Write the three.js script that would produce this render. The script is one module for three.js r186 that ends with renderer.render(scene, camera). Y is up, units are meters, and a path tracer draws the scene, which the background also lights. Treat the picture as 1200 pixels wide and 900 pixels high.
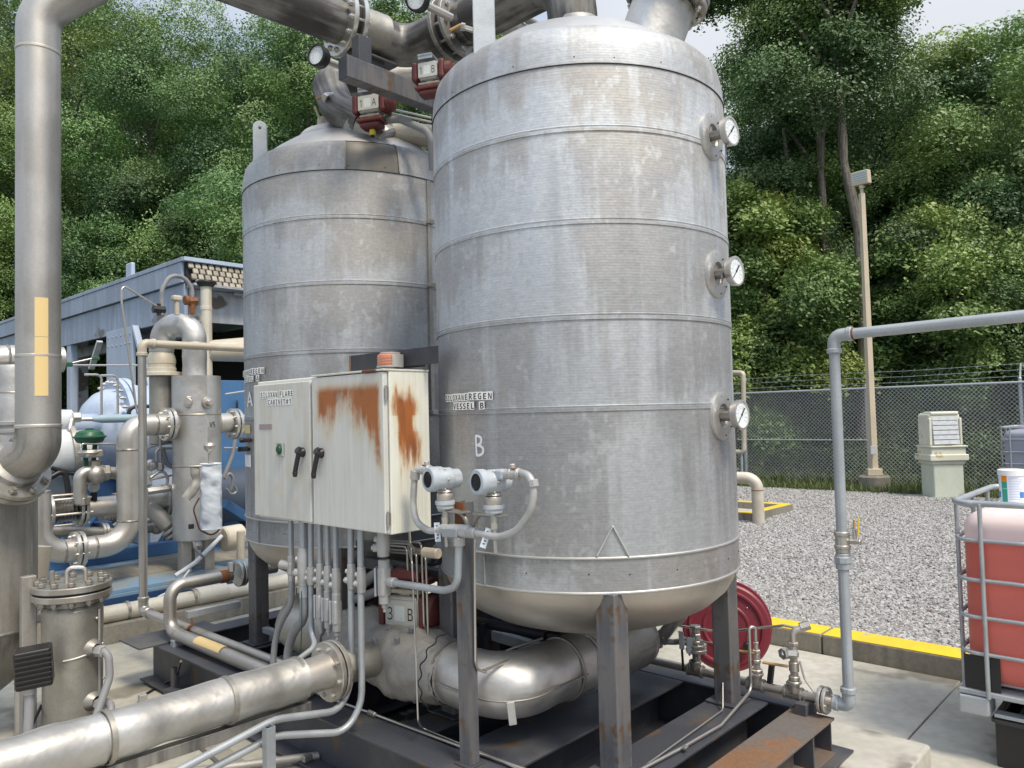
import * as THREE from 'three';
import { mergeGeometries, toCreasedNormals } from 'three/addons/utils/BufferGeometryUtils.js';
import { RoundedBoxGeometry } from 'three/addons/geometries/RoundedBoxGeometry.js';

// ---------------------------------------------------------------- camera, sky, sun, exposure
const scene = new THREE.Scene();
const camera = new THREE.PerspectiveCamera(53.13, 4 / 3, 0.05, 600);
camera.position.set(-3.234, 1.75, 2.473);
camera.rotation.set(0.0406, -47.3 * Math.PI / 180, -0.0249, 'YXZ');
camera.updateMatrixWorld(true);
const renderer = new THREE.WebGLRenderer({ antialias: true });
renderer.toneMapping = THREE.LinearToneMapping;
renderer.toneMappingExposure = 1.05;
renderer.shadowMap.enabled = true;
const SUNDIR = new THREE.Vector3(-0.16, 1.25, 0.8).normalize();
const sun = new THREE.DirectionalLight(0xfff0d8, 3.3);
sun.position.copy(SUNDIR).multiplyScalar(60);
sun.castShadow = true; sun.shadow.radius = 28;
Object.assign(sun.shadow.camera, { left: -40, right: 40, top: 40, bottom: -40, near: 1, far: 140 });
sun.shadow.mapSize.set(4096, 4096);
scene.add(sun); scene.add(sun.target);

// ---------------------------------------------------------------- noise and textures
const PERM = new Uint32Array(512);
let rs = 12345;
const rnd = () => { rs = (rs + 0x6d2b79f5) | 0; let t = Math.imul(rs ^ (rs >>> 15), 1 | rs); t = (t + Math.imul(t ^ (t >>> 7), 61 | t)) ^ t; return ((t ^ (t >>> 14)) >>> 0) / 4294967296; };
const rr = (a, b) => a + (b - a) * rnd();
{ const p = [...Array(256).keys()]; for (let i = 255; i > 0; i--) { const j = Math.floor(rnd() * (i + 1)); [p[i], p[j]] = [p[j], p[i]]; } for (let i = 0; i < 512; i++) PERM[i] = p[i & 255]; }
const sm = (t) => t * t * (3 - 2 * t), mix = (a, b, t) => a + (b - a) * t, clamp = (x, a = 0, b = 1) => Math.min(b, Math.max(a, x)), sstep = (a, b, x) => sm(clamp((x - a) / (b - a)));
const hsh = (i, j, k) => PERM[(PERM[(PERM[i & 255] + j) & 255] + k) & 255] / 255;
function pn(x, y, px, py, k = 0) {                      // periodic value noise
  const i = Math.floor(x), j = Math.floor(y), u = sm(x - i), v = sm(y - j);
  const a = ((i % px) + px) % px, b = ((j % py) + py) % py, a1 = (a + 1) % px, b1 = (b + 1) % py;
  return mix(mix(hsh(a, b, k), hsh(a1, b, k), u), mix(hsh(a, b1, k), hsh(a1, b1, k), u), v);
}
function fb(x, y, px, py, o = 4, k = 0) { let s = 0, a = 0.5, t = 0; for (let i = 0; i < o; i++) { s += a * pn(x, y, px, py, k + i * 17); t += a; a *= 0.5; x *= 2; y *= 2; px *= 2; py *= 2; } return s / t; }
function n3(x, y, z) {
  const i = Math.floor(x), j = Math.floor(y), k = Math.floor(z), u = sm(x - i), v = sm(y - j), w = sm(z - k);
  const L = (dk) => mix(mix(hsh(i, j, k + dk), hsh(i + 1, j, k + dk), u), mix(hsh(i, j + 1, k + dk), hsh(i + 1, j + 1, k + dk), u), v);
  return mix(L(0), L(1), w);
}
const s2 = (c) => c <= 0.0031308 ? c * 12.92 : 1.055 * Math.pow(c, 1 / 2.4) - 0.055;
function ctex(w, h, fn, mx = 1, my = 1, wrap = THREE.RepeatWrapping) {     // colour map from linear colours; mx, my = metres covered
  const d = new Uint8Array(w * h * 4);
  for (let y = 0; y < h; y++) for (let x = 0; x < w; x++) { const c = fn((x + 0.5) / w, (y + 0.5) / h), o = (y * w + x) * 4; d[o] = 255 * clamp(s2(c[0])); d[o + 1] = 255 * clamp(s2(c[1])); d[o + 2] = 255 * clamp(s2(c[2])); d[o + 3] = c.length > 3 ? 255 * c[3] : 255; }
  const t = new THREE.DataTexture(d, w, h); t.colorSpace = THREE.SRGBColorSpace; t.magFilter = THREE.LinearFilter; t.minFilter = THREE.LinearMipmapLinearFilter; t.wrapS = t.wrapT = wrap; t.repeat.set(1 / mx, 1 / my); t.needsUpdate = true; return t;
}
function gtex(w, h, fn, mx = 1, my = 1) {
  const d = new Uint8Array(w * h * 4);
  for (let y = 0; y < h; y++) for (let x = 0; x < w; x++) { const c = 255 * clamp(fn((x + 0.5) / w, (y + 0.5) / h)), o = (y * w + x) * 4; d[o] = d[o + 1] = d[o + 2] = c; d[o + 3] = 255; }
  const t = new THREE.DataTexture(d, w, h); t.magFilter = THREE.LinearFilter; t.minFilter = THREE.LinearMipmapLinearFilter; t.wrapS = t.wrapT = THREE.RepeatWrapping; t.repeat.set(1 / mx, 1 / my); t.needsUpdate = true; return t;
}
const mix3 = (a, b, t) => [mix(a[0], b[0], t), mix(a[1], b[1], t), mix(a[2], b[2], t)];
// weathered surface: base colour with blotches, fine grain and streaks along v
function worn({ base, alt, amount = 0.5, cut = 0.5, soft = 0.15, grain = 0.08, streak = 0, m = 1, size = 512, rough = [0.4, 0.6], metal = 0, bump = 0, k = 0, alt2, cut2 = 0.7, freq = 3, extra = {} }) {
  const map = ctex(size, size, (u, v) => {
    let b = fb(u * freq, v * freq, freq, freq, 5, k);
    if (streak) b = mix(b, fb(u * freq * 8, v * freq, freq * 8, freq, 3, k + 5), streak);
    let c = mix3(base, alt ?? base, amount * sstep(cut - soft, cut + soft, b));
    if (alt2) c = mix3(c, alt2, sstep(cut2 - 0.05, cut2 + 0.06, fb(u * freq * 2, v * freq * 2, freq * 2, freq * 2, 5, k + 40)));
    const g = 1 + grain * (fb(u * 90, v * 90, 90, 90, 2, k + 9) - 0.5) * 2;
    return [c[0] * g, c[1] * g, c[2] * g];
  }, m, m);
  const rg = pool('r' + (k % 3), () => gtex(256, 256, (u, v) => mix(0.68, 1, fb(u * 5, v * 5, 5, 5, 5, 3 + k % 3 * 7))), m);
  const o = { map, roughnessMap: rg, roughness: rough[1] * 1.02, metalness: metal, ...extra };
  if (bump) { o.bumpMap = pool('b', () => gtex(256, 256, (u, v) => fb(u * 14, v * 14, 14, 14, 4, 21)), m); o.bumpScale = bump; }
  return new THREE.MeshStandardMaterial(o);
}
const POOL = {};
function pool(key, make, m) { const t = (POOL[key] ??= make()).clone(); t.repeat.set(1 / m, 1 / m); t.needsUpdate = true; return t; }
const flat = (r, g, b, rough = 0.5, metal = 0, extra = {}) => { const m = new THREE.MeshPhysicalMaterial({ roughness: rough, metalness: metal, ...extra }); m.color.setRGB(r, g, b); return m; };

// sky: thin bright cloud over pale blue, computed for every direction (air and clouds only)
{
  const W = 1024, H = 512, d = new Float32Array(W * H * 4);
  for (let y = 0; y < H; y++) {
    const el = ((y + 0.5) / H - 0.5) * Math.PI, up = Math.max(0, Math.sin(el));
    for (let x = 0; x < W; x++) {
      const az = ((x + 0.5) / W - 0.5) * 2 * Math.PI, cx = Math.cos(az) * Math.cos(el), cz = Math.sin(az) * Math.cos(el);
      const kx = cx / (up + 0.25) * 1.6 + 40, kz = cz / (up + 0.25) * 1.6 + 40;
      let c = fb(kx, kz, 256, 256, 6, 3); c = sstep(0.36, 0.62, c + 0.05 * (1 - up));
      const sd = clamp(cx * SUNDIR.x + Math.sin(el) * SUNDIR.y + cz * SUNDIR.z), glow = Math.pow(sd, 8) * 0.6 + Math.pow(sd, 2) * 0.25;
      const blue = mix3([0.62, 0.74, 0.92], [0.33, 0.48, 0.76], Math.pow(up, 0.6)), white = [0.86, 0.90, 0.97];
      const col = mix3(blue, white, 0.12 + 0.88 * c), o = (y * W + x) * 4;
      for (let i = 0; i < 3; i++) d[o + i] = col[i] * (0.66 + 0.52 * up) * (1 + glow * [1, 0.96, 0.9][i]);
      d[o + 3] = 1;
    }
  }
  const t = new THREE.DataTexture(d, W, H, THREE.RGBAFormat, THREE.FloatType);
  t.mapping = THREE.EquirectangularReflectionMapping; t.magFilter = THREE.LinearFilter; t.needsUpdate = true;
  scene.background = t; scene.environment = t;
}

// ---------------------------------------------------------------- geometry helpers
const V = (p) => p.isVector3 ? p.clone() : new THREE.Vector3(...p);
// a point of the photograph (1200 x 900) put at a known plane or depth of the site
function at(px, py, k) {
  const dir = new THREE.Vector3((px - 600) / 900, -(py - 450) / 900, -1).applyQuaternion(camera.quaternion), C = camera.position;
  const t = k.x !== undefined ? (k.x - C.x) / dir.x : k.y !== undefined ? (k.y - C.y) / dir.y : k.z !== undefined ? (k.z - C.z) / dir.z : k.d;
  return [C.x + dir.x * t, C.y + dir.y * t, C.z + dir.z * t];
}
const aX = (px, py, x) => at(px, py, { x }), aY = (px, py, y) => at(px, py, { y }), aZ = (px, py, z) => at(px, py, { z }), aD = (px, py, d) => at(px, py, { d });
function prep(g) { if (g.index) g = g.toNonIndexed(); for (const n of Object.keys(g.attributes)) if (!['position', 'normal', 'uv'].includes(n)) g.deleteAttribute(n); g.morphAttributes = {}; return g; }
function boxUV(g) {                                      // uv in metres from the face's main direction
  const p = g.attributes.position, n = g.attributes.normal, uv = new Float32Array(p.count * 2);
  for (let i = 0; i < p.count; i += 3) {
    let a = 0, b = 0, c = 0; for (let k = 0; k < 3; k++) { a += Math.abs(n.getX(i + k)); b += Math.abs(n.getY(i + k)); c += Math.abs(n.getZ(i + k)); }
    for (let k = 0; k < 3; k++) {
      const x = p.getX(i + k), y = p.getY(i + k), z = p.getZ(i + k), o = (i + k) * 2;
      if (b >= a && b >= c) { uv[o] = x; uv[o + 1] = z; } else if (a >= c) { uv[o] = z; uv[o + 1] = y; } else { uv[o] = x; uv[o + 1] = y; }
    }
  }
  g.setAttribute('uv', new THREE.BufferAttribute(uv, 2)); return g;
}
const UP = new THREE.Vector3(0, 1, 0);
function orient(g, c, dir) { const q = new THREE.Quaternion().setFromUnitVectors(UP, V(dir).normalize()); g.applyQuaternion(q); g.translate(...V(c).toArray()); return g; }
function lathe(prof, c, dir = [0, 1, 0], n = 24, crease = 0.6) {            // profile [[radius, height]...] turned about dir at c
  let g = prep(new THREE.LatheGeometry(prof.map(([r, h]) => new THREE.Vector2(Math.max(r, 1e-5), h)), n));
  const uv = g.attributes.uv, p = g.attributes.position; let R = Math.max(...prof.map((q) => q[0]));
  for (let i = 0; i < uv.count; i++) uv.setXY(i, uv.getX(i) * 2 * Math.PI * R, p.getY(i));
  g = prep(toCreasedNormals(g, crease));
  return orient(g, c, dir);
}
function cyl(a, b, r, r2 = r, n = 14, ch = 0.12) {       // capped, softly chamfered cylinder from a to b
  const A = V(a), B = V(b), L = A.distanceTo(B), e = Math.min(ch * Math.min(r, r2), L * 0.2);
  return lathe([[0, 0], [r - e, 0], [r, e], [r2, L - e], [r2 - e, L], [0, L]], A, B.sub(A), n);
}
function box(cx, cy, cz, sx, sy, sz, bev = 0.004, rot) {
  const g = prep(bev ? new RoundedBoxGeometry(sx, sy, sz, 1, Math.min(bev, sx * 0.45, sy * 0.45, sz * 0.45)) : new THREE.BoxGeometry(sx, sy, sz));
  if (rot) g.applyMatrix4(new THREE.Matrix4().makeRotationFromEuler(new THREE.Euler(...rot)));
  g.translate(cx, cy, cz); return boxUV(g);
}
const boxAA = (a, b, bev) => box((a[0] + b[0]) / 2, (a[1] + b[1]) / 2, (a[2] + b[2]) / 2, Math.abs(b[0] - a[0]), Math.abs(b[1] - a[1]), Math.abs(b[2] - a[2]), bev);
function bar(a, b, w, h, bev = 0.003, hint = [0, 1, 0]) {  // rectangular bar from a to b, h measured along hint
  const A = V(a), B = V(b), L = A.distanceTo(B), d = B.clone().sub(A).normalize(); let s = new THREE.Vector3().crossVectors(V(hint), d); if (s.length() < 1e-3) s = new THREE.Vector3(1, 0, 0); s.normalize();
  const t = new THREE.Vector3().crossVectors(d, s), g = prep(bev ? new RoundedBoxGeometry(w, h, L, 1, Math.min(bev, w * 0.45, h * 0.45)) : new THREE.BoxGeometry(w, h, L));
  boxUV(g); g.applyMatrix4(new THREE.Matrix4().makeBasis(s, t, d)); const m = A.add(B).multiplyScalar(0.5); g.translate(m.x, m.y, m.z); return g;
}
// pipe along a polyline with rounded corners; uv in metres; dent = depth of dents
function tube(pts, r, { bend = 0.1, seg = 12, caps = true, dent = 0, df = 9, step = 0, arc = 7, squash = 1, wrinkle = 0 } = {}) {
  const P = pts.map(V), out = [P[0].clone()];
  for (let i = 1; i < P.length - 1; i++) {
    const a = P[i - 1].clone().sub(P[i]), b = P[i + 1].clone().sub(P[i]), la = a.length(), lb = b.length(); a.normalize(); b.normalize();
    const ang = Math.PI - a.angleTo(b); if (ang < 0.02) { out.push(P[i].clone()); continue; }
    const t = Math.min(bend * Math.tan(ang / 2), 0.48 * la, 0.48 * lb), s = P[i].clone().addScaledVector(a, t), e = P[i].clone().addScaledVector(b, t);
    const R = t / Math.tan(ang / 2), c = P[i].clone().addScaledVector(a.clone().add(b).normalize(), Math.hypot(R, t)), va = s.clone().sub(c), axis = new THREE.Vector3().crossVectors(va, e.clone().sub(c)).normalize();
    const n = Math.max(2, Math.round(arc * ang / (Math.PI / 2)));
    for (let k = 0; k <= n; k++) out.push(c.clone().add(va.clone().applyAxisAngle(axis, ang * k / n)));
  }
  out.push(P[P.length - 1].clone());
  let S = out.filter((p, i) => !i || p.distanceTo(out[i - 1]) > 1e-5);
  if (step) { const T = [S[0]]; for (let i = 1; i < S.length; i++) { const L = S[i].distanceTo(S[i - 1]), n = Math.max(1, Math.ceil(L / step)); for (let k = 1; k <= n; k++) T.push(S[i - 1].clone().lerp(S[i], k / n)); } S = T; }
  const N = S.length, tan = S.map((p, i) => S[Math.min(N - 1, i + 1)].clone().sub(S[Math.max(0, i - 1)]).normalize());
  let nrm = new THREE.Vector3(0, 1, 0); if (Math.abs(tan[0].y) > 0.9) nrm.set(1, 0, 0); nrm.addScaledVector(tan[0], -nrm.dot(tan[0])).normalize();
  const pos = [], nor = [], uv = [], idx = []; let len = 0, smax = 0; for (let i = 1; i < N; i++) smax += S[i].distanceTo(S[i - 1]);
  for (let i = 0; i < N; i++) {
    if (i) { len += S[i].distanceTo(S[i - 1]); nrm.applyQuaternion(new THREE.Quaternion().setFromUnitVectors(tan[i - 1], tan[i])); }
    nrm.addScaledVector(tan[i], -nrm.dot(tan[i])).normalize();
    const bi = new THREE.Vector3().crossVectors(tan[i], nrm), rad = typeof r === 'function' ? r(len, smax) : r;
    for (let j = 0; j <= seg; j++) {
      const th = j / seg * 2 * Math.PI, n = nrm.clone().multiplyScalar(Math.cos(th)).addScaledVector(bi, Math.sin(th));
      let q = rad; if (dent) { const w = S[i].clone().addScaledVector(n, rad); q -= dent * Math.pow(n3(w.x * df + 50, w.y * df + 50, w.z * df + 50), 2) * 2; if (wrinkle) q += wrinkle * Math.abs(n3(w.x * df * 3 + 20, w.y * df * 3, w.z * df * 3 + 9) - 0.5) * 2; }
      pos.push(S[i].x + n.x * q, S[i].y + n.y * q, S[i].z + n.z * q); nor.push(n.x, n.y, n.z); uv.push(th * rad, len);
      if (i && j < seg) { const a = i * (seg + 1) + j, b = a - seg - 1; idx.push(b, b + 1, a, a, b + 1, a + 1); }
    }
  }
  let g = new THREE.BufferGeometry(); g.setAttribute('position', new THREE.Float32BufferAttribute(pos, 3)); g.setAttribute('normal', new THREE.Float32BufferAttribute(nor, 3)); g.setAttribute('uv', new THREE.Float32BufferAttribute(uv, 2)); g.setIndex(idx);
  if (dent) { g.computeVertexNormals(); const n = g.attributes.normal; for (let i = 0; i < N; i++) { const a = i * (seg + 1), b = a + seg; const x = n.getX(a) + n.getX(b), y = n.getY(a) + n.getY(b), z = n.getZ(a) + n.getZ(b), l = Math.hypot(x, y, z); n.setXYZ(a, x / l, y / l, z / l); n.setXYZ(b, x / l, y / l, z / l); } }
  g = prep(g);
  if (!caps) return g;
  const disc = (i, s) => { const rad = (typeof r === 'function' ? r(i ? smax : 0, smax) : r) * 0.995, c = prep(new THREE.CircleGeometry(rad, seg)); c.applyQuaternion(new THREE.Quaternion().setFromUnitVectors(new THREE.Vector3(0, 0, 1), tan[i].clone().multiplyScalar(s))); c.translate(S[i].x, S[i].y, S[i].z); return c; };
  return mergeGeometries([g, disc(0, -1), disc(N - 1, 1)]);
}
const ball = (c, r, n = 12) => { const g = prep(new THREE.SphereGeometry(r, n, Math.max(6, n * 0.6 | 0))); g.translate(...V(c).toArray()); return g; };
const along = (c, dir, t) => { const d = V(dir).normalize(); return V(c).addScaledVector(d, t).toArray(); };
// one flange disc, thickness t centred on c
const flangeG = (c, dir, R, t, n = 24) => { const e = Math.min(0.004, t * 0.2); return lathe([[0, -t / 2], [R - e, -t / 2], [R, -t / 2 + e], [R, t / 2 - e], [R - e, t / 2], [0, t / 2]], c, dir, n); };
function boltsG(c, dir, R, n, L, rb, ph = 0.2) {
  const d = V(dir).normalize(), a = Math.abs(d.y) > 0.9 ? new THREE.Vector3(1, 0, 0) : new THREE.Vector3(0, 1, 0), u = new THREE.Vector3().crossVectors(d, a).normalize(), w = new THREE.Vector3().crossVectors(d, u), gs = [];
  for (let i = 0; i < n; i++) {
    const t = ph + i / n * 2 * Math.PI, p = V(c).addScaledVector(u, Math.cos(t) * R).addScaledVector(w, Math.sin(t) * R), A = p.clone().addScaledVector(d, -L / 2), B = p.clone().addScaledVector(d, L / 2), h = rb * 1.1;
    gs.push(cyl(A, B, rb * 0.55, rb * 0.55, 6, 0), cyl(A.clone().addScaledVector(d, L * 0.06), A.clone().addScaledVector(d, L * 0.06 + h), rb, rb, 6), cyl(B.clone().addScaledVector(d, -L * 0.06 - h), B.clone().addScaledVector(d, -L * 0.06), rb, rb, 6));
  }
  return gs;
}

// ---------------------------------------------------------------- things and parts
const used = new Map(), TOP = [];
const numbered = (n) => { const k = used.get(n) ?? 0; used.set(n, k + 1); return k ? n + '_' + String(k).padStart(3, '0') : n; };
function T(name, label, category, group) { const o = new THREE.Group(); o.name = numbered(name); o.userData = { label, category }; if (group) o.userData.group = group; scene.add(o); TOP.push(o); return o; }
function M(parent, name, mat, gs, label, stuff) {
  const m = new THREE.Mesh(Array.isArray(gs) ? (gs.length > 1 ? mergeGeometries(gs.map(prep)) : prep(gs[0])) : prep(gs), mat);
  m.name = name; m.castShadow = m.receiveShadow = true; if (label) m.userData.label = label; if (stuff) m.userData.kind = 'stuff'; parent.add(m); return m;
}
function S(name, mat, gs, label, category) { const m = M(scene, numbered(name), mat, gs); m.userData = { kind: 'structure', label, category }; return m; }
function SG(name, label, category) { const o = new THREE.Group(); o.name = numbered(name); o.userData = { kind: 'structure', label, category }; scene.add(o); return o; }
function flangeJoint(t, c, dir, R, th, nb, mats = [FLG, BOLT], gap = 0.006) {     // two flanges, gasket gap and bolts
  M(t, 'flange', mats[0], flangeG(along(c, dir, -(th + gap) / 2), dir, R, th)); M(t, 'flange', mats[0], flangeG(along(c, dir, (th + gap) / 2), dir, R, th));
  M(t, 'gasket', DARK, flangeG(c, dir, R * 0.82, gap * 1.02)); M(t, 'bolts', mats[1], boltsG(c, dir, R * 0.8, nb, th * 2 + gap + R * 0.22, R * 0.085), undefined, true);
}
const G0 = -0.08;                                        // level of the concrete

// ---------------------------------------------------------------- materials
const STEEL = worn({ base: [0.52, 0.51, 0.49], alt: [0.36, 0.34, 0.31], amount: 0.6, metal: 0.85, rough: [0.32, 0.52], k: 1, m: 0.9, grain: 0.06, streak: 0.3 });          // weathered stainless pipe
const STEELB = worn({ base: [0.60, 0.58, 0.55], alt: [0.42, 0.38, 0.33], amount: 0.5, metal: 0.8, rough: [0.3, 0.5], k: 60, m: 0.7, grain: 0.05 });                       // brighter stainless
const STEELD = worn({ base: [0.36, 0.35, 0.33], alt: [0.16, 0.155, 0.15], amount: 0.85, metal: 0.8, rough: [0.38, 0.6], k: 80, m: 0.8, streak: 0.4, freq: 4 });            // dark soiled stainless
const OVERH = worn({ base: [0.30, 0.295, 0.285], alt: [0.075, 0.072, 0.07], amount: 0.95, metal: 0.7, rough: [0.42, 0.65], k: 81, m: 1.1, streak: 0.45, freq: 4 });            // grimy overhead jacket
const GREYV = worn({ base: [0.40, 0.385, 0.36], alt: [0.24, 0.23, 0.21], amount: 0.6, metal: 0.55, rough: [0.45, 0.65], k: 33, m: 1.3, streak: 0.6 });                      // dull vessel steel
const CLAD = worn({ base: [0.58, 0.58, 0.575], alt: [0.38, 0.37, 0.35], amount: 0.75, freq: 4, metal: 0.85, rough: [0.38, 0.56], k: 12, m: 1.1, bump: 0.004, grain: 0.05 });            // aluminium jacket
const CLADD = worn({ base: [0.47, 0.465, 0.44], alt: [0.33, 0.31, 0.27], amount: 0.7, metal: 0.85, rough: [0.42, 0.6], k: 14, m: 1.0, bump: 0.003 });
const CANVAS = worn({ base: [0.34, 0.335, 0.32], alt: [0.25, 0.24, 0.22], amount: 0.7, metal: 0.15, rough: [0.6, 0.8], k: 22, m: 0.8, bump: 0.006 });
const FLG = worn({ base: [0.46, 0.45, 0.43], alt: [0.28, 0.25, 0.21], amount: 0.6, metal: 0.8, rough: [0.32, 0.5], k: 5, m: 0.35 });
const BOLT = flat(0.55, 0.54, 0.51, 0.34, 0.85);
const DARK = flat(0.02, 0.02, 0.022, 0.7);
const BLACK = flat(0.016, 0.016, 0.018, 0.42);
const CONDUIT = worn({ base: [0.42, 0.46, 0.50], alt: [0.33, 0.36, 0.39], amount: 0.6, metal: 0.45, rough: [0.42, 0.58], k: 25, m: 0.4 });
const FITTING = worn({ base: [0.46, 0.47, 0.48], alt: [0.35, 0.35, 0.35], amount: 0.6, metal: 0.4, rough: [0.45, 0.62], k: 26, m: 0.2 });
const FLEX = worn({ base: [0.24, 0.25, 0.27], alt: [0.18, 0.18, 0.20], amount: 0.7, rough: [0.5, 0.65], k: 27, m: 0.3 });
const SKID = worn({ base: [0.062, 0.068, 0.085], alt: [0.13, 0.127, 0.125], amount: 0.7, cut: 0.55, alt2: [0.12, 0.08, 0.055], cut2: 0.71, rough: [0.42, 0.62], metal: 0.15, k: 41, m: 0.8, grain: 0.1, bump: 0.001 });
const SKIDR = worn({ base: [0.19, 0.125, 0.085], alt: [0.14, 0.13, 0.125], amount: 0.9, cut: 0.5, soft: 0.18, rough: [0.6, 0.8], metal: 0.1, k: 44, m: 0.9, grain: 0.16, bump: 0.001, alt2: [0.22, 0.12, 0.065], cut2: 0.68 });
const LEGM = worn({ base: [0.10, 0.107, 0.125], alt: [0.19, 0.185, 0.185], amount: 0.6, alt2: [0.13, 0.085, 0.055], cut2: 0.78, rough: [0.42, 0.6], metal: 0.25, k: 47, m: 0.5, streak: 0.5 });
const GALV = worn({ base: [0.45, 0.49, 0.53], alt: [0.30, 0.33, 0.36], amount: 0.6, metal: 0.55, rough: [0.38, 0.55], k: 51, m: 0.3 });
const PGREY = worn({ base: [0.36, 0.40, 0.44], alt: [0.29, 0.32, 0.35], amount: 0.5, rough: [0.4, 0.55], metal: 0.1, k: 54, m: 0.5 });          // grey painted riser
const RED = worn({ base: [0.135, 0.028, 0.028], alt: [0.09, 0.024, 0.024], amount: 0.8, rough: [0.4, 0.6], k: 57, m: 0.3 });
const MAROON = worn({ base: [0.24, 0.032, 0.052], alt: [0.18, 0.028, 0.044], amount: 0.7, rough: [0.36, 0.5], k: 58, m: 0.6 });
const CREAM = worn({ base: [0.60, 0.60, 0.55], alt: [0.50, 0.49, 0.43], amount: 0.7, rough: [0.4, 0.55], k: 62, m: 0.9, streak: 0.8 });
const WGREY = worn({ base: [0.56, 0.60, 0.64], alt: [0.44, 0.47, 0.50], amount: 0.5, rough: [0.4, 0.55], k: 65, m: 0.2 });
const BLUEP = worn({ base: [0.022, 0.075, 0.19], alt: [0.015, 0.045, 0.12], amount: 0.7, rough: [0.4, 0.6], k: 68, m: 1.4 });
const BLUEM = worn({ base: [0.055, 0.155, 0.33], alt: [0.04, 0.11, 0.24], amount: 0.6, rough: [0.4, 0.6], k: 69, m: 1.2 });
const BLUED = worn({ base: [0.17, 0.29, 0.42], alt: [0.27, 0.25, 0.20], amount: 0.95, rough: [0.45, 0.7], k: 70, m: 1.5, freq: 4 });
const PALE = worn({ base: [0.42, 0.51, 0.66], alt: [0.36, 0.44, 0.57], amount: 0.6, rough: [0.4, 0.55], k: 72, m: 1.2 });
const BLDG = worn({ base: [0.33, 0.41, 0.54], alt: [0.26, 0.31, 0.39], amount: 0.75, alt2: [0.17, 0.17, 0.17], cut2: 0.74, rough: [0.5, 0.7], k: 74, m: 2.6, streak: 0.65 });
const BLDW = worn({ base: [0.37, 0.40, 0.44], alt: [0.27, 0.28, 0.30], amount: 0.8, alt2: [0.10, 0.085, 0.07], cut2: 0.72, rough: [0.5, 0.7], k: 76, m: 2.2, streak: 0.5 });
const GREEN = worn({ base: [0.013, 0.105, 0.05], alt: [0.012, 0.075, 0.04], amount: 0.8, rough: [0.35, 0.5], k: 77, m: 0.3 });
const OFFWH = worn({ base: [0.58, 0.56, 0.49], alt: [0.42, 0.36, 0.27], amount: 0.6, cut: 0.55, rough: [0.4, 0.6], metal: 0.1, k: 79, m: 0.8 });
const YEL = worn({ base: [0.80, 0.58, 0.03], alt: [0.62, 0.45, 0.05], amount: 0.6, rough: [0.55, 0.7], k: 83, m: 1.1, alt2: [0.42, 0.38, 0.28], cut2: 0.72 });
const TAPE = flat(0.72, 0.55, 0.27, 0.55);
const RUST = worn({ base: [0.22, 0.085, 0.03], alt: [0.10, 0.05, 0.03], amount: 0.8, rough: [0.7, 0.85], k: 85, m: 0.3 });
const BRASS = flat(0.45, 0.28, 0.11, 0.5, 0.2);
const TUBING = flat(0.55, 0.53, 0.50, 0.3, 0.85);
const GLASS = flat(0.9, 0.95, 1, 0.04, 0, { transmission: 1, thickness: 0 });
const CONC = worn({ base: [0.46, 0.45, 0.405], alt: [0.33, 0.32, 0.275], amount: 0.85, freq: 4, size: 1024, m: 4.2, grain: 0.14, rough: [0.75, 0.92], bump: 0.002, k: 90, alt2: [0.22, 0.205, 0.175], cut2: 0.65 });
const CONCD = worn({ base: [0.25, 0.235, 0.20], alt: [0.17, 0.16, 0.135], amount: 0.9, freq: 4, m: 1.6, grain: 0.16, rough: [0.8, 0.95], bump: 0.003, k: 92, streak: 0.4 });

// ---------------------------------------------------------------- ground, slabs, kerbs, gravel
const EARTH = worn({ base: [0.05, 0.065, 0.02], alt: [0.035, 0.035, 0.018], amount: 0.9, m: 5, rough: [0.9, 1], k: 95, grain: 0.2 });
{ const g = new THREE.PlaneGeometry(500, 500, 1, 1); g.rotateX(-Math.PI / 2); g.translate(0, -0.16, 0); const q = boxUV(prep(g)); S('ground', EARTH, q, 'dark earth under the trees and beyond the fence', 'ground'); }
{
  const pad = SG('concrete_pavement', 'stained grey concrete yard paved in large slabs around the tank skid', 'pavement');
  const xs = [-9.5, -6.5, -3.5, -0.5, 2.55], zs = [-4.45, -1.9, 1.12, 4.1, 7.1];
  for (let i = 0; i < 4; i++) for (let j = 0; j < 4; j++) M(pad, 'slab', CONC, boxAA([xs[i] + 0.004, -0.3, zs[j] + 0.004], [xs[i + 1] - 0.004, G0 - 0.001 * ((i * 3 + j) % 3), zs[j + 1] - 0.004], 0.006));
  M(pad, 'foundation_block', CONC, boxAA([0.55, G0, 0.62], [1.06, 0.045, 1.32], 0.02), 'raised concrete block under the right end of the skid');
  M(pad, 'foundation_block', CONCD, boxAA([-1.0, G0, 0.9], [0.5, 0.0, 1.12], 0.02));
}
{ const k = SG('kerb', 'concrete kerb with a worn yellow painted top in front of the gravel', 'kerb');
  let z = -4.4; for (let i = 0; i < 5; i++) { const L = [2.2, 2.4, 2.1, 2.6, 2.5][i]; M(k, 'kerb_stone', CONCD, boxAA([2.555, -0.3, z + 0.004], [2.80, 0.06, z + L - 0.004], 0.014)); M(k, 'yellow_paint', YEL, boxAA([2.559, 0.0565, z + 0.012], [2.796, 0.0635, z + L - 0.012], 0.003)); z += L; } }
{ const k = SG('kerb', 'low bare concrete kerb carrying the white pipe before the blue skid', 'kerb');
  for (let i = 0; i < 6; i++) M(k, 'kerb_stone', CONCD, boxAA([-9 + i * 2 + 0.004, -0.3, -4.68], [-7 + i * 2 - 0.004, 0.075, -4.455], 0.012)); }
const GRAVB = worn({ base: [0.28, 0.275, 0.265], alt: [0.16, 0.155, 0.15], amount: 0.9, freq: 60, m: 4, size: 1024, grain: 0.3, rough: [0.85, 1], k: 97, soft: 0.06 });
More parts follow.
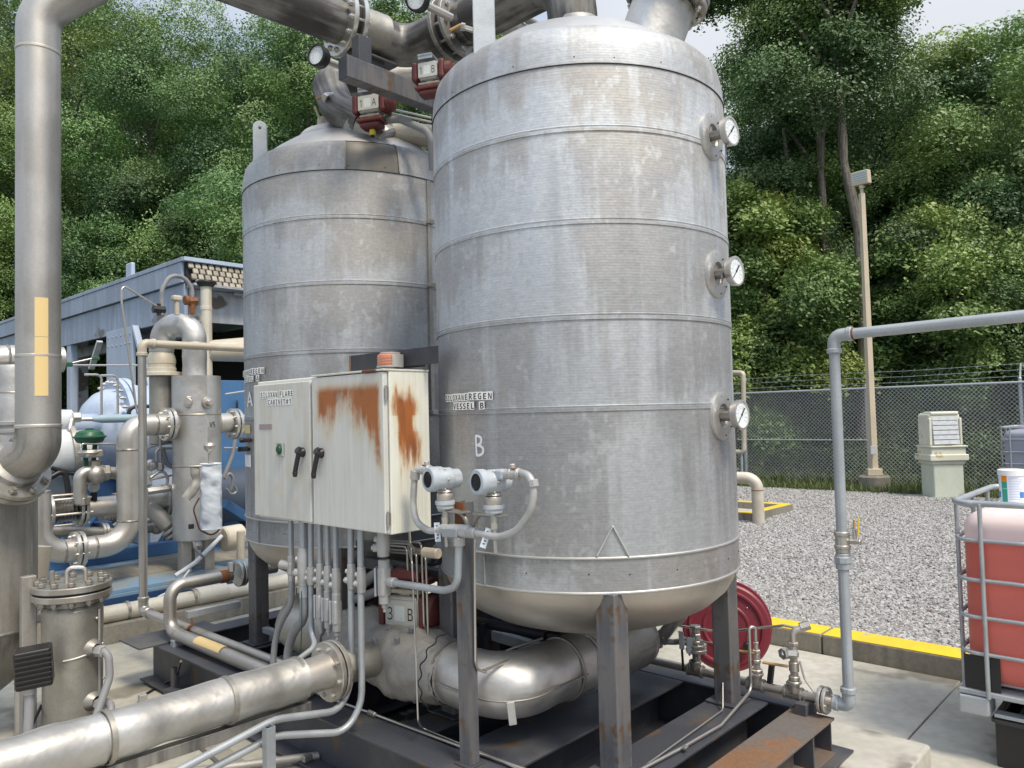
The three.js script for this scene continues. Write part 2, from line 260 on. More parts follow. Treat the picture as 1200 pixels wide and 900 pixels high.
S('gravel_bed', GRAVB, boxAA([2.80, -0.2, -9], [12.95, 0.03, 9.5], 0), 'crushed grey gravel yard behind the yellow kerb', 'gravel ground');
{ // loose stones on the gravel bed, the part of it that is in view and a margin
  const base = [0, 1, 2].map((s) => { const g = new THREE.IcosahedronGeometry(1, 0).toNonIndexed(), p = g.attributes.position; for (let i = 0; i < p.count; i++) { const x = p.getX(i), y = p.getY(i), z = p.getZ(i), f = 0.72 + 0.55 * n3(x * 1.7 + 9 + s * 5, y * 1.7 + 9, z * 1.7 + 9); p.setXYZ(i, x * f * 1.25, y * f * 0.72, z * f); } g.computeVertexNormals(); return g; });
  const holder = SG('gravel', 'loose grey crushed stones lying over the gravel yard', 'gravel'); holder.userData.kind = 'stuff';
  const mat = flat(1, 1, 1, 0.9), col = new THREE.Color(), m4 = new THREE.Matrix4(), e = new THREE.Euler(), q = new THREE.Quaternion();
  const vp = camera.projectionMatrix; camera.updateProjectionMatrix(); camera.updateMatrixWorld();
  base.forEach((g, s) => {
    const list = [];
    for (let i = 0; i < 80000; i++) {
      const t = Math.sqrt(rnd()), x = 2.815 + 10.1 * Math.pow(rnd(), 1.45), z = rr(-5.6, 5.5), v = new THREE.Vector3(x, 0.03, z).project(camera);
      const inView = v.z < 1 && Math.abs(v.x) < 1.25; if (!inView && rnd() < 0.85) continue;
      const w = Math.exp(rr(-0.8, 0.4)) * 0.0138; list.push([x, z, w]);
    }
    const im = new THREE.InstancedMesh(g, mat, list.length);
    list.forEach(([x, z, w], i) => { e.set(rr(-0.6, 0.6), rr(0, 6.3), rr(-0.6, 0.6)); m4.compose(new THREE.Vector3(x, 0.034 + w * 0.25, z), q.setFromEuler(e), new THREE.Vector3(w, w, w)); im.setMatrixAt(i, m4); const c = 0.20 + 0.27 * Math.pow(rnd(), 1.1) , t = rr(-0.015, 0.02); col.setRGB(c + t, c, c - t * 0.6 + 0.004); im.setColorAt(i, col); });
    im.name = 'stones'; im.userData.kind = 'stuff'; im.castShadow = im.receiveShadow = true; holder.add(im);
  });
}
{ // yellow edged kerb round a pit beyond the tank
  const k = SG('pit_kerb', 'low concrete kerb edged in yellow around a paved pit behind the tank', 'kerb');
  const x0 = 7.9, x1 = 9.35, z0 = -6.5, z1 = -2.85;
  for (const [a, b] of [[[x0, z1 - 0.16], [x1, z1]], [[x1 - 0.16, z0], [x1, z1 - 0.165]], [[x0, z0], [x0 + 0.16, z1 - 0.165]]]) { M(k, 'kerb_stone', CONCD, boxAA([a[0], 0, a[1]], [b[0], 0.16, b[1]], 0.01)); M(k, 'yellow_paint', YEL, boxAA([a[0] + 0.004, 0.157, a[1] + 0.004], [b[0] - 0.004, 0.164, b[1] - 0.004], 0.003)); }
  M(k, 'pit_floor', CONC, boxAA([x0 + 0.165, 0.0, z0], [x1 - 0.165, 0.05, z1 - 0.165], 0));
}

// ---------------------------------------------------------------- the two tanks
const TY = { sk: 0.984, b7: 1.132, b6: 1.771, b5: 2.167, b4: 2.583, b3: 2.991, b2: 3.281 };
function tankMat(k, dim = 1) {
  const W = 2048, H = 1024, Y0 = 0.9, YH = 2.65, seams = [TY.b7, TY.b6, TY.b5, TY.b4, TY.b3, TY.b2];
  const light = (u, v) => {
    const y = Y0 + v * YH, broad = fb(u * 26, v * 2, 26, 4, 4, k), fine = fb(u * 130, v * 6, 130, 8, 3, k + 4), blot = fb(u * 9, v * 7, 9, 8, 5, k + 8);
    let top = 9; for (const s of seams) if (s > y) top = Math.min(top, s - y);
    const drip = Math.exp(-top / (0.05 + 0.22 * fb(u * 60, 0.5, 60, 4, 3, k + 2)));
    let bot = 9; for (const s of seams) if (s < y) bot = Math.min(bot, y - s);
    const rise = Math.exp(-bot / (0.03 + 0.15 * fb(u * 45, 3.5, 45, 8, 3, k + 6)));
    return sstep(0.44, 0.72, 0.45 * broad + 0.3 * fine + 0.25 * blot + 0.14 * drip * (fine + 0.2) + 0.20 * rise * fine + 0.12 * sstep(1.9, 3.2, y) - 0.01);
  };
  const map = ctex(W, H, (u, v) => {
    const y = Y0 + v * YH, warm = fb(u * 7, v * 5, 7, 8, 4, k + 30), hi = sstep(0.12, 0.9, v + 0.3 * (warm - 0.5)); let lo = Y0, up = Y0 + YH; for (const s of seams) { if (s <= y) lo = Math.max(lo, s); else up = Math.min(up, s); }  // lower sheets less oxidised, and painted darker still to hold a dark reflection
    const t = (y - lo) / Math.max(0.05, up - lo), j = fb(u * 90, v * 5, 90, 8, 4, k + 41), jj = fb(u * 240, v * 14, 240, 16, 2, k + 43), patch = fb(u * 11 + 3 * seams.filter((s) => s > y).length, v * 4, 11, 8, 4, k + 50);
    // chalky bluish bloom that creeps up from each seam and down in drips, over a warmer grey sheet
    const sheet = sstep(0.34, 0.58, patch + 0.34 * (t - 0.42) + 0.36 * (j - 0.5) + 0.16 * (jj - 0.5)), drip = sstep(0.60, 0.80, fb(u * 55, v * 2.2, 55, 8, 4, k + 60) + 0.10 * (jj - 0.5));
    const g = 1 + 0.20 * (fb(u * 420, v * 260, 420, 512, 2, k + 3) - 0.5) + 0.15 * (fb(u * 130, v * 380, 130, 512, 2, k + 90) - 0.5) + 0.10 * (fb(u * 12, v * 10, 12, 16, 4, k + 95) - 0.5);
    let c = mix3([0.62, 0.655, 0.70], mix3([0.475, 0.487, 0.51], [0.515, 0.51, 0.505], sstep(0.42, 0.66, warm)), sheet); c = mix3(c, [0.67, 0.71, 0.76], 0.55 * drip); c = mix3(c, [0.70, 0.735, 0.775], 0.5 * sstep(0.60, 0.72, fb(u * 150, v * 60, 150, 64, 3, k + 64) * 0.55 + 0.45 * fb(u * 20, v * 14, 20, 16, 4, k + 66))); c = mix3(c, [0.38, 0.385, 0.40], 0.3 * sstep(0.62, 0.78, fb(u * 30, v * 1.8, 30, 4, 4, k + 70)) * (1 - 0.6 * drip));
    const q = g * mix(0.70, 0.97, hi) * dim * (1 - 0.20 * sstep(3.25, 3.30, y)); return [c[0] * q, c[1] * q, c[2] * q];  // stained top band also darkened in colour to offset its bright sky reflection
  });
  const rg = gtex(1024, 512, (u, v) => 0.50 + 0.18 * light(u, v) + 0.05 * (fb(u * 60, v * 30, 60, 32, 3, k + 11) - 0.5));
  const bump = gtex(2048, 1024, (u, v) => {                // embossed fine horizontal lines of the jacket sheet, and slight oil canning
    const line = 0.5 + 0.5 * Math.sin(v * YH / 0.0125 * 2 * Math.PI + 2 * fb(u * 80, v * 60, 80, 64, 2, k + 7)), dots = fb(u * 420, v * 230, 420, 256, 2, k + 13);
    return 0.3 * line * (0.2 + 0.8 * dots) + 0.25 * dots + 0.4 * fb(u * 10, v * 6, 10, 8, 3, k + 19);
  });
  return new THREE.MeshStandardMaterial({ map, roughnessMap: rg, roughness: 1, metalness: 0.72, bumpMap: bump, bumpScale: 0.0011 });
}
// turned shell about (cx, cz): profile [[r, y]...], from angle p0 to p1, uv for the tank texture
function shell(prof, cx, cz, n = 96, p0 = 0, p1 = 2 * Math.PI, off = 0) {
  const g = prep(toCreasedNormals(new THREE.LatheGeometry(prof.map(([r, y]) => new THREE.Vector2(Math.max(r, 1e-5), y)), n, p0, p1 - p0), 0.7)), p = g.attributes.position, uv = g.attributes.uv;
  for (let i = 0; i < p.count; i++) uv.setXY(i, uv.getX(i) * (p1 - p0) / (2 * Math.PI) + p0 / (2 * Math.PI) + off, (p.getY(i) - 0.9) / 2.65);
  g.translate(cx, 0, cz); return g;
}
const TR = 0.762;
// ring bead: small rounded bar round the tank
const ring = (r, y, h, t, cx, cz, p0, p1) => shell([[r - 0.004, y - h / 2], [r + t * 0.6, y - h / 2], [r + t, y - h * 0.25], [r + t, y + h * 0.25], [r + t * 0.6, y + h / 2], [r - 0.004, y + h / 2]], cx, cz, 96, p0, p1);
function onTank(px, py, cx, cz, R = TR) {
  const A = V(at(px, py, { d: 1 })), C = camera.position, d = A.sub(C), ox = C.x - cx, oz = C.z - cz, a = d.x * d.x + d.z * d.z, b = ox * d.x + oz * d.z, c = ox * ox + oz * oz - R * R, t = (-b - Math.sqrt(Math.max(0, b * b - a * c))) / a;
  const x = ox + d.x * t, z = oz + d.z * t; return { th: Math.atan2(x, z), y: C.y + d.y * t };
}
// a thin patch lying on the tank, between pixel corners; uv 0..1
function patch(px0, py0, px1, py1, cx, cz, lift = 0.0022, R = TR) {
  const a = onTank(px0, (py0 + py1) / 2, cx, cz, R), b = onTank(px1, (py0 + py1) / 2, cx, cz, R), m = onTank((px0 + px1) / 2, py0, cx, cz, R), o = onTank((px0 + px1) / 2, py1, cx, cz, R);
  return patchG(a.th, b.th, o.y, m.y, cx, cz, R + lift);
}
function patchG(t0, t1, y0, y1, cx, cz, R) {
  while (t1 < t0) t1 += 2 * Math.PI; if (t1 - t0 > Math.PI) { const q = t0 + 2 * Math.PI; t0 = t1; t1 = q; }
  const n = 10, pos = [], nor = [], uv = [], idx = [];
  for (let i = 0; i <= n; i++) for (let j = 0; j < 2; j++) { const t = mix(t0, t1, i / n); pos.push(cx + R * Math.sin(t), j ? y1 : y0, cz + R * Math.cos(t)); nor.push(Math.sin(t), 0, Math.cos(t)); uv.push(i / n, j); }
  for (let i = 0; i < n; i++) { const a = i * 2; idx.push(a, a + 2, a + 1, a + 1, a + 2, a + 3); }
  const g = new THREE.BufferGeometry(); g.setAttribute('position', new THREE.Float32BufferAttribute(pos, 3)); g.setAttribute('normal', new THREE.Float32BufferAttribute(nor, 3)); g.setAttribute('uv', new THREE.Float32BufferAttribute(uv, 2)); g.setIndex(idx); return prep(g);
}
function canvasMat(w, h, draw, o = {}) {
  const c = document.createElement('canvas'); c.width = w; c.height = h; const x = c.getContext('2d'); x.clearRect(0, 0, w, h); draw(x, w, h);
  const t = new THREE.CanvasTexture(c); t.colorSpace = THREE.SRGBColorSpace; t.magFilter = THREE.LinearFilter; t.wrapS = t.wrapT = THREE.ClampToEdgeWrapping;
  return new THREE.MeshStandardMaterial({ map: t, roughness: 0.55, ...o });
}
// rows of letter stickers: each letter black on its own slightly crooked white tile
function stickers(rows, w, h, seed = 3) {
  return canvasMat(w, h, (x) => {
    let s = seed; const r = () => { s = (s * 16807) % 2147483647; return s / 2147483647 - 0.5; };
    rows.forEach(({ t, x0, y0, cw, ch }) => { [...t].forEach((c, i) => {
      if (c === ' ') return; x.save(); x.translate(x0 + (i + 0.5) * cw, y0 + ch / 2 + r() * ch * 0.07); x.rotate(r() * 0.07);
      x.fillStyle = '#e9ebea'; x.fillRect(-cw * 0.52, -ch * 0.5, cw * 1.04, ch); x.fillStyle = '#15161c'; x.font = 'bold ' + Math.round(ch * 1.02) + 'px sans-serif'; x.textAlign = 'center'; x.textBaseline = 'middle'; x.scale(Math.min(1, cw * 0.84 / x.measureText(c).width), 1); x.fillText(c, 0, ch * 0.05); x.restore();
    }); });
  }, { alphaTest: 0.5, roughness: 0.5 });
}
const chalk = (c) => canvasMat(128, 160, (x, w, h) => {
  x.font = '130px sans-serif'; x.textAlign = 'center'; x.textBaseline = 'middle'; x.strokeStyle = '#dfe3ea'; x.lineWidth = 17; x.lineJoin = 'round';
  x.beginPath(); if (c === 'B') { x.moveTo(34, 18); x.lineTo(38, 142); x.moveTo(30, 20); x.quadraticCurveTo(96, 18, 78, 62); x.quadraticCurveTo(64, 78, 44, 78); x.quadraticCurveTo(108, 84, 94, 122); x.quadraticCurveTo(80, 146, 34, 140); } else { x.moveTo(28, 146); x.lineTo(62, 14); x.lineTo(96, 146); x.moveTo(40, 100); x.lineTo(86, 100); } x.stroke();
}, { alphaTest: 0.5, roughness: 0.9 });

function legGeo(x, z, y1) { return [box(x, (0.235 + y1) / 2, z, 0.102, y1 - 0.235, 0.102, 0.008)]; }
function tank(which, cz, label, mat) {
  const t = T('insulated_tank', label, 'tank', undefined), cx = 0, A = which === 'A';
  const sheets = [[TY.sk, TY.b7], [TY.b7, TY.b6], [TY.b6, TY.b5], [TY.b5, TY.b4], [TY.b4, TY.b3], [TY.b3, TY.b2]];
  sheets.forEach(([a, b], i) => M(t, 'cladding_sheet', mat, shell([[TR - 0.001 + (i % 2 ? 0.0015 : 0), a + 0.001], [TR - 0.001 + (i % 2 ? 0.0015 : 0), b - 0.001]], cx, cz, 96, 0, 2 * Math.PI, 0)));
  for (const y of [TY.b6, TY.b5, TY.b4, TY.b3]) M(t, 'seam_band', mat, [ring(TR, y + 0.011, 0.006, 0.0035, cx, cz), ring(TR, y - 0.011, 0.005, 0.0045, cx, cz), shell([[TR + 0.001, y - 0.01], [TR + 0.001, y + 0.01]], cx, cz)]);
  M(t, 'bead', CLAD, ring(TR, TY.b7, 0.011, 0.007, cx, cz)); M(t, 'bead', CLAD, ring(TR - 0.002, TY.sk, 0.012, 0.007, cx, cz));
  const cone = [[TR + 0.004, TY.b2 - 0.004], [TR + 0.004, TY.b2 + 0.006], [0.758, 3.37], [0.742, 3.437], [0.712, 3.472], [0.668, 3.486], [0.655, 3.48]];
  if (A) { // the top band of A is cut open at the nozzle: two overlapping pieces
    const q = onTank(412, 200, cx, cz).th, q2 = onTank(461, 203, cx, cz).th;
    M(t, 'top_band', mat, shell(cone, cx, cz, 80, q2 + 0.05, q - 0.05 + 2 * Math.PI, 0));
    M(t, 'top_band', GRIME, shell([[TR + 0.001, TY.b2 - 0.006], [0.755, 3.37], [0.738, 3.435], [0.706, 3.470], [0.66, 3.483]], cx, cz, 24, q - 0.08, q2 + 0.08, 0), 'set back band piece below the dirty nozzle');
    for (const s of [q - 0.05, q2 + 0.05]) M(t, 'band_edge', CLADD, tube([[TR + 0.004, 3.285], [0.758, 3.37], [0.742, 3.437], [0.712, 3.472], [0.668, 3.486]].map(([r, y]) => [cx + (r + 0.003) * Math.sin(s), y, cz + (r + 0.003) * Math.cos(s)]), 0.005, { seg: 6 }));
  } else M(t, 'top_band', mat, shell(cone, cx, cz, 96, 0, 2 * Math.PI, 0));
  M(t, 'dome', CLAD, shell([[0.668, 3.478], [0.64, 3.512], [0.57, 3.572], [0.47, 3.642], [0.35, 3.700], [0.2, 3.742], [0.08, 3.757], [0, 3.758]], cx, cz, 72));
  M(t, 'seam_lip', DARK, ring(TR + 0.002, TY.b2 - 0.006, 0.004, 0.0035, cx, cz)); M(t, 'seam_lip', DARK, ring(0.664, 3.488, 0.004, 0.002, cx, cz));
  M(t, 'bottom_dish', STEELB, shell([[0.752, 0.985], [0.735, 0.93], [0.70, 0.872], [0.63, 0.81], [0.53, 0.757], [0.4, 0.715], [0.25, 0.69], [0.1, 0.682], [0, 0.681]], cx, cz, 72));
  M(t, 'inner_skirt', CLADD, shell([[0.755, 0.985], [0.70, 0.985]], cx, cz, 72));
  for (const [sx, sz] of [[-1, 1], [1, 1], [-1, -1], [1, -1]]) { M(t, 'leg', LEGM, legGeo(0.504 * sx, cz + 0.504 * sz, 0.983)); M(t, 'base_plate', SKID, box(0.504 * sx, 0.2355, cz + 0.504 * sz, 0.17, 0.009, 0.17, 0.002)); }
  M(t, 'screws', BLACK, [...Array(17)].flatMap((_, i) => { const a = i / 17 * 6.283 + 0.1 + 0.12 * Math.sin(i * 5); return [[TY.b2 + 0.02, TR + 0.002], [1.06, TR]].map(([y, r]) => ball([cx + r * Math.sin(a), y + (i % 3) * 0.003, cz + r * Math.cos(a)], 0.0032, 6)); }), undefined, true);
  return t;
}
const GRIME = worn({ base: [0.33, 0.315, 0.29], alt: [0.15, 0.145, 0.135], amount: 0.9, metal: 0.5, rough: [0.5, 0.7], k: 170, m: 0.5, streak: 0.7 });
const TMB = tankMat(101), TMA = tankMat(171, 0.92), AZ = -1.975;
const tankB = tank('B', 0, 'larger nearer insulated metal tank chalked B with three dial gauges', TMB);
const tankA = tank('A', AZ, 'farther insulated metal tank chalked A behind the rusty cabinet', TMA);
// lettering on the tanks
M(tankB, 'letter_stickers', stickers([{ t: 'SILOXANE', x0: 6, y0: 8, cw: 30, ch: 54 }, { t: 'REGEN', x0: 250, y0: 4, cw: 35, ch: 56 }, { t: 'VESSEL', x0: 104, y0: 66, cw: 32, ch: 54 }, { t: 'B', x0: 332, y0: 66, cw: 38, ch: 54 }], 436, 126), patch(523.5, 459, 580.5, 481, 0, 0, 0.0066));
M(tankB, 'chalk_letter', chalk('B'), patch(554, 507, 571, 537, 0, 0));
M(tankA, 'letter_stickers', stickers([{ t: 'SILOXANE', x0: 6, y0: 8, cw: 30, ch: 54 }, { t: 'REGEN', x0: 250, y0: 4, cw: 35, ch: 56 }, { t: 'VESSEL', x0: 104, y0: 66, cw: 32, ch: 54 }, { t: 'A', x0: 332, y0: 66, cw: 38, ch: 54 }], 436, 126, 9), patch(283.8, 431, 312, 448, 0, AZ, 0.0066));
M(tankA, 'chalk_letter', chalk('A'), patch(289, 458, 299, 478, 0, AZ));
M(tankA, 'tag_plate', flat(0.6, 0.5, 0.22, 0.5), patch(287.5, 498, 294, 508, 0, AZ, 0.004)); M(tankA, 'tag_plate', flat(0.7, 0.74, 0.78, 0.5), patch(288, 533, 295, 547, 0, AZ, 0.004));
for (const [px, py] of [[292, 515.5], [290, 526]]) { const q = onTank(px, py, 0, AZ), n = [Math.sin(q.th), 0, Math.cos(q.th)], c = [n[0] * TR, q.y, AZ + n[2] * TR]; M(tankA, 'toggle_clamp', BLACK, [cyl(c, along(c, n, 0.06), 0.016), bar(along(c, n, 0.04), along(along(c, n, 0.04), [0.2, 0, 1], 0.075), 0.02, 0.02)]); }
{ // raised chevron at the foot of B, vertical jacket seams
  const a = onTank(699, 652, 0, 0), b = onTank(718, 616, 0, 0), c = onTank(737, 652, 0, 0), P = ({ th, y }, r = TR + 0.003) => [r * Math.sin(th), y, r * Math.cos(th)];
  M(tankB, 'chevron_cover', CLAD, [bar(P(a), P(b), 0.014, 0.008), bar(P(b), P(c), 0.014, 0.008)], 'raised triangular flashing over a seam');
  for (const [px, y0, y1, cz, tk] of [[568, TY.sk, TY.b7, 0, tankB], [304, TY.sk, TY.b7, AZ, tankA]]) { const q = onTank(px, 660, 0, cz).th; M(tk, 'vertical_seam', TMA, bar([TR * Math.sin(q), y0 + 0.008, cz + TR * Math.cos(q)], [TR * Math.sin(q), y1 - 0.008, cz + TR * Math.cos(q)], 0.014, 0.004, 0.001, [0, 0, 1])); }
  // vertical clad seam of A beside tank B, with clips
  const q = onTank(503, 300, 0, AZ).th, rr0 = TR + 0.006, X = rr0 * Math.sin(q), Z = AZ + rr0 * Math.cos(q);
  M(tankA, 'vertical_seam', CLADD, [bar([X, TY.b6, Z], [X, 3.27, Z], 0.03, 0.012, 0.002, [Math.sin(q), 0, Math.cos(q)])], 'folded upright seam next to the other tank');
  for (const y of [TY.b6, TY.b5, TY.b4, TY.b3]) M(tankA, 'clip', FLG, box(X, y + 0.01, Z, 0.05, 0.03, 0.05, 0.004));
}
// lifting lugs
function lug(t, c, w, h, th, ry) {
  const s = new THREE.Shape(); s.moveTo(-w / 2, 0); s.lineTo(-w / 2, h - w / 2); s.absarc(0, h - w / 2, w / 2, Math.PI, 0, true); s.lineTo(w / 2, 0); s.closePath();
  const hole = new THREE.Path(); hole.absarc(0, h - w * 0.55, w * 0.14, 0, 2 * Math.PI); s.holes.push(hole);
  const g = prep(new THREE.ExtrudeGeometry(s, { depth: th, bevelEnabled: true, bevelSize: 0.003, bevelThickness: 0.003, bevelSegments: 1, curveSegments: 14 })); g.translate(0, 0, -th / 2); g.rotateY(ry); g.translate(...c); M(t, 'lifting_lug', GALV, boxUV(g));
}
{ const q = onTank(568, 70, 0, 0, 0.69).th; lug(tankB, [0.69 * Math.sin(q), 3.38, 0.69 * Math.cos(q)], 0.098, 0.56, 0.025, -0.75); lug(tankB, [-0.69 * Math.sin(q), 3.38, -0.69 * Math.cos(q)], 0.098, 0.46, 0.025, -0.75);
  const p = onTank(305, 185, 0, AZ, 0.70).th; lug(tankA, [0.7 * Math.sin(p), 3.34, AZ + 0.7 * Math.cos(p)], 0.082, 0.36, 0.025, -0.6); }
// manway lid on A, inclined nozzle on B
M(tankA, 'manway_lid', CLAD, [lathe([[0, 0.16], [0.1, 0.155], [0.24, 0.12], [0.285, 0.075], [0.29, 0.06], [0.28, 0.055], [0.28, 0.01], [0.2, -0.05]], [-0.12, 3.64, AZ - 0.02], [-0.12, 1, -0.02], 40)], 'shallow white domed lid');
M(tankA, 'lid_vent', OFFWH, [cyl([-0.19, 3.76, AZ - 0.1], [-0.2, 3.87, AZ - 0.1], 0.05, 0.035), bar([-0.22, 3.85, AZ - 0.1], [-0.25, 3.94, AZ - 0.12], 0.04, 0.012)]);
{ const a = V([0.29, 3.50, 0.17]), d = V([0.27, 1, 0.29]).normalize(), p = (t) => a.clone().addScaledVector(d, t).toArray();
  M(tankB, 'inclined_nozzle', CLAD, [cyl(p(-0.05), p(0.52), 0.175, 0.175, 32, 0.01)]); M(tankB, 'flange', FLG, [flangeG(p(0.55), d, 0.235, 0.03, 32), flangeG(p(0.59), d, 0.235, 0.03, 32)]); M(tankB, 'bolts', BOLT, boltsG(p(0.57), d, 0.205, 12, 0.14, 0.016), undefined, true); M(tankB, 'nozzle_cap', STEEL, cyl(p(0.605), p(0.8), 0.16, 0.14, 24)); }

// dial gauges on B: the first is built, two copies
function gauge(y, label, tag) {
  const t = T('dial_gauge', label, 'gauge', undefined), n = V([0.07, 0, 1]).normalize(), c = n.clone().multiplyScalar(TR).setY(y), ca = c.toArray();
  M(t, 'escutcheon', CLAD, lathe([[0.056, 0.004], [0.058, 0.013], [0.104, 0.012], [0.112, 0.008], [0.114, 0.0], [0.112, -0.02], [0.05, -0.02]], ca, n, 40, 0.5)); M(t, 'recess', STEELD, lathe([[0.057, 0.008], [0.05, -0.0], [0, 0.001]], ca, n, 24));
  M(t, 'screws', BLACK, [...Array(8)].map((_, i) => { const a = i / 8 * 6.28 + 0.2; return ball([ca[0] + 0.092 * Math.cos(a), y + 0.092 * Math.sin(a), ca[2] + 0.011], 0.0042, 6); }), undefined, true);
  M(t, 'thermowell', STEELD, [cyl(ca, along(ca, n, 0.05), 0.024, 0.024, 6), cyl(along(ca, n, 0.04), along(ca, n, 0.075), 0.017), cyl(along(ca, n, 0.06), along(ca, n, 0.095), 0.012)]);
  const d = V([-0.03, 0.03, 1]).normalize(), f = V(along(ca, n, 0.088)).add(V([0.004, 0.004, 0])), fa = f.toArray();
  M(t, 'case', TUBING, [lathe([[0, -0.026], [0.055, -0.026], [0.066, -0.018], [0.069, 0.0], [0.069, 0.012], [0.061, 0.013], [0.060, 0.006], [0, 0.006]], fa, d, 40, 0.5), box(fa[0] + 0.006, fa[1] + 0.02, fa[2] - 0.035, 0.035, 0.04, 0.035, 0.006)]);
  const face = prep(new THREE.CircleGeometry(0.061, 36)); face.applyQuaternion(new THREE.Quaternion().setFromUnitVectors(new THREE.Vector3(0, 0, 1), d)); face.translate(...along(fa, d, 0.008)); M(t, 'dial_face', dialMat, face);
  const u = new THREE.Vector3().crossVectors(UP, d).normalize(); const tip = f.clone().addScaledVector(d, 0.0105), s1 = tip.clone().addScaledVector(u, 0.026).addScaledVector(UP, 0.03), s0 = tip.clone().addScaledVector(u, -0.036).addScaledVector(UP, -0.037);
  M(t, 'needle', BLACK, [bar(s0, tip, 0.003, 0.002, 0, d.toArray()), bar(tip, s1, 0.0065, 0.002, 0, d.toArray()), flangeG(tip, d, 0.006, 0.003, 12)]);
  if (tag) M(t, 'tag', tag > 1 ? flat(0.04, 0.04, 0.045, 0.5) : flat(0.16, 0.22, 0.32, 0.4), [box(ca[0] - 0.0, y - 0.09, ca[2] + 0.07, 0.042, 0.1, 0.004, 0.001, [0, 0.4, 0.05])]); else M(t, 'tag', flat(0.13, 0.13, 0.14, 0.5), [box(ca[0] - 0.05, y - 0.03, ca[2] + 0.055, 0.1, 0.03, 0.004, 0.001, [0, 0.4, 0.45])]);
  return t;
}
const dialMat = canvasMat(256, 256, (x) => {
  x.fillStyle = '#dfe6ec'; x.fillRect(0, 0, 256, 256); x.strokeStyle = '#20242a'; x.fillStyle = '#30343a'; x.font = '15px sans-serif'; x.textAlign = 'center'; x.textBaseline = 'middle';
  for (let i = 0; i <= 50; i++) { const a = (135 + 270 * i / 50) * Math.PI / 180, r0 = i % 5 ? 106 : 98; x.lineWidth = i % 5 ? 2 : 4; x.beginPath(); x.moveTo(128 + Math.cos(a) * r0, 128 + Math.sin(a) * r0); x.lineTo(128 + Math.cos(a) * 116, 128 + Math.sin(a) * 116); x.stroke(); if (i % 5 === 0) x.fillText(String(i * 10), 128 + Math.cos(a) * 80, 128 + Math.sin(a) * 80); }
  x.strokeStyle = '#2a62a0'; x.lineWidth = 2; x.beginPath(); x.arc(128, 128, 62, 2.36, 0.78); x.stroke();
});
gauge(3.04, 'round dial thermometer near the top of tank B, uppermost of three', 1);
gauge(2.385, 'round dial thermometer halfway up tank B with a dark tag tilted left', 0);
gauge(1.722, 'round dial thermometer low on tank B, above the distant curved pipe', 2);

// ---------------------------------------------------------------- the skid
const YS = 0.23;
function ibeam(a, b, w, h, tf = 0.012) {                 // I-beam whose top lies on a-b, w wide, h deep
  const dn = (p, d) => [p[0], p[1] - d, p[2]];
  return [bar(dn(a, tf / 2), dn(b, tf / 2), w, tf, 0.002), bar(dn(a, h / 2), dn(b, h / 2), 0.01, h - 2 * tf - 0.001, 0), bar(dn(a, h - tf / 2), dn(b, h - tf / 2), w, tf, 0.002)];
}
{
  const t = T('equipment_skid', 'dark steel beam skid frame that carries both tanks', 'skid frame');
  const long = (x, w, z0, z1) => M(t, 'long_beam', SKID, ibeam([x, YS, z0], [x, YS, z1], w, 0.29));
  long(-0.90, 0.2, -3.25, 1.02); long(0.73, 0.2, -3.25, 0.78);
  for (const [z, w] of [[0.54, 0.26], [-0.01, 0.36], [-0.504, 0.2], [-1.47, 0.24], [-1.975, 0.24], [-2.48, 0.24], [-3.1, 0.2]]) M(t, 'cross_beam', SKID, ibeam([-0.795, YS - 0.003, z], [0.625, YS - 0.003, z], w, 0.27));
  M(t, 'end_beam', SKIDR, ibeam([-1.05, YS, 0.90], [0.625, YS, 0.90], 0.215, 0.18), 'rusty brown I-beam at the right end');
  M(t, 'end_plate', SKID, [boxAA([0.626, 0.05, 0.80], [0.638, YS - 0.02, 0.985], 0.001), boxAA([0.4, 0.046, 0.796], [0.72, 0.058, 1.06], 0.003)]);
  M(t, 'stiffener', SKID, boxAA([0.37, 0.064, 0.908], [0.382, YS - 0.013, 1.0], 0.001));
  M(t, 'gusset', SKID, boxAA([0.545, YS, 0.84], [0.60, 0.285, 0.90], 0.003));
  M(t, 'corner_plate', SKID, boxAA([-1.12, YS + 0.001, -3.3], [-0.5, YS + 0.013, -2.95], 0.002));
  M(t, 'outrigger', SKID, ibeam([-1.25, 0.06, -0.2], [-1.02, 0.06, 0.3], 0.12, 0.1));
  M(t, 'strut', GALV, [bar([-0.9, 0.46, -2.72], [-0.52, 0.46, -2.72], 0.045, 0.045), bar([-0.505, 0.33, -2.4], [-0.505, 0.33, -1.55], 0.04, 0.04)]);
}
S('skid_floor', worn({ base: [0.055, 0.052, 0.045], alt: [0.02, 0.02, 0.018], amount: 0.9, m: 1.2, freq: 5, rough: [0.6, 0.95], k: 120, alt2: [0.18, 0.17, 0.15], cut2: 0.66, bump: 0.006 }), boxAA([-0.85, -0.09, -3.1], [0.66, G0 + 0.006, 0.85], 0), 'dirty wet floor littered with debris inside the skid', 'floor');
{ const h = M(scene, 'debris', flat(0.32, 0.27, 0.2, 0.9), [...Array(150)].map(() => { const r = rr(0.004, 0.012), g = prep(new THREE.IcosahedronGeometry(r, 0)); g.scale(rr(0.7, 2.2), 0.5, 1); g.rotateY(rr(0, 6)); g.translate(rr(-0.3, 0.55), G0 + 0.01, rr(0.18, 0.42) - 0.0); return g; }), undefined, true); h.userData = { kind: 'stuff', label: 'scattered leaf litter and grit lying between the skid beams', category: 'debris' }; }

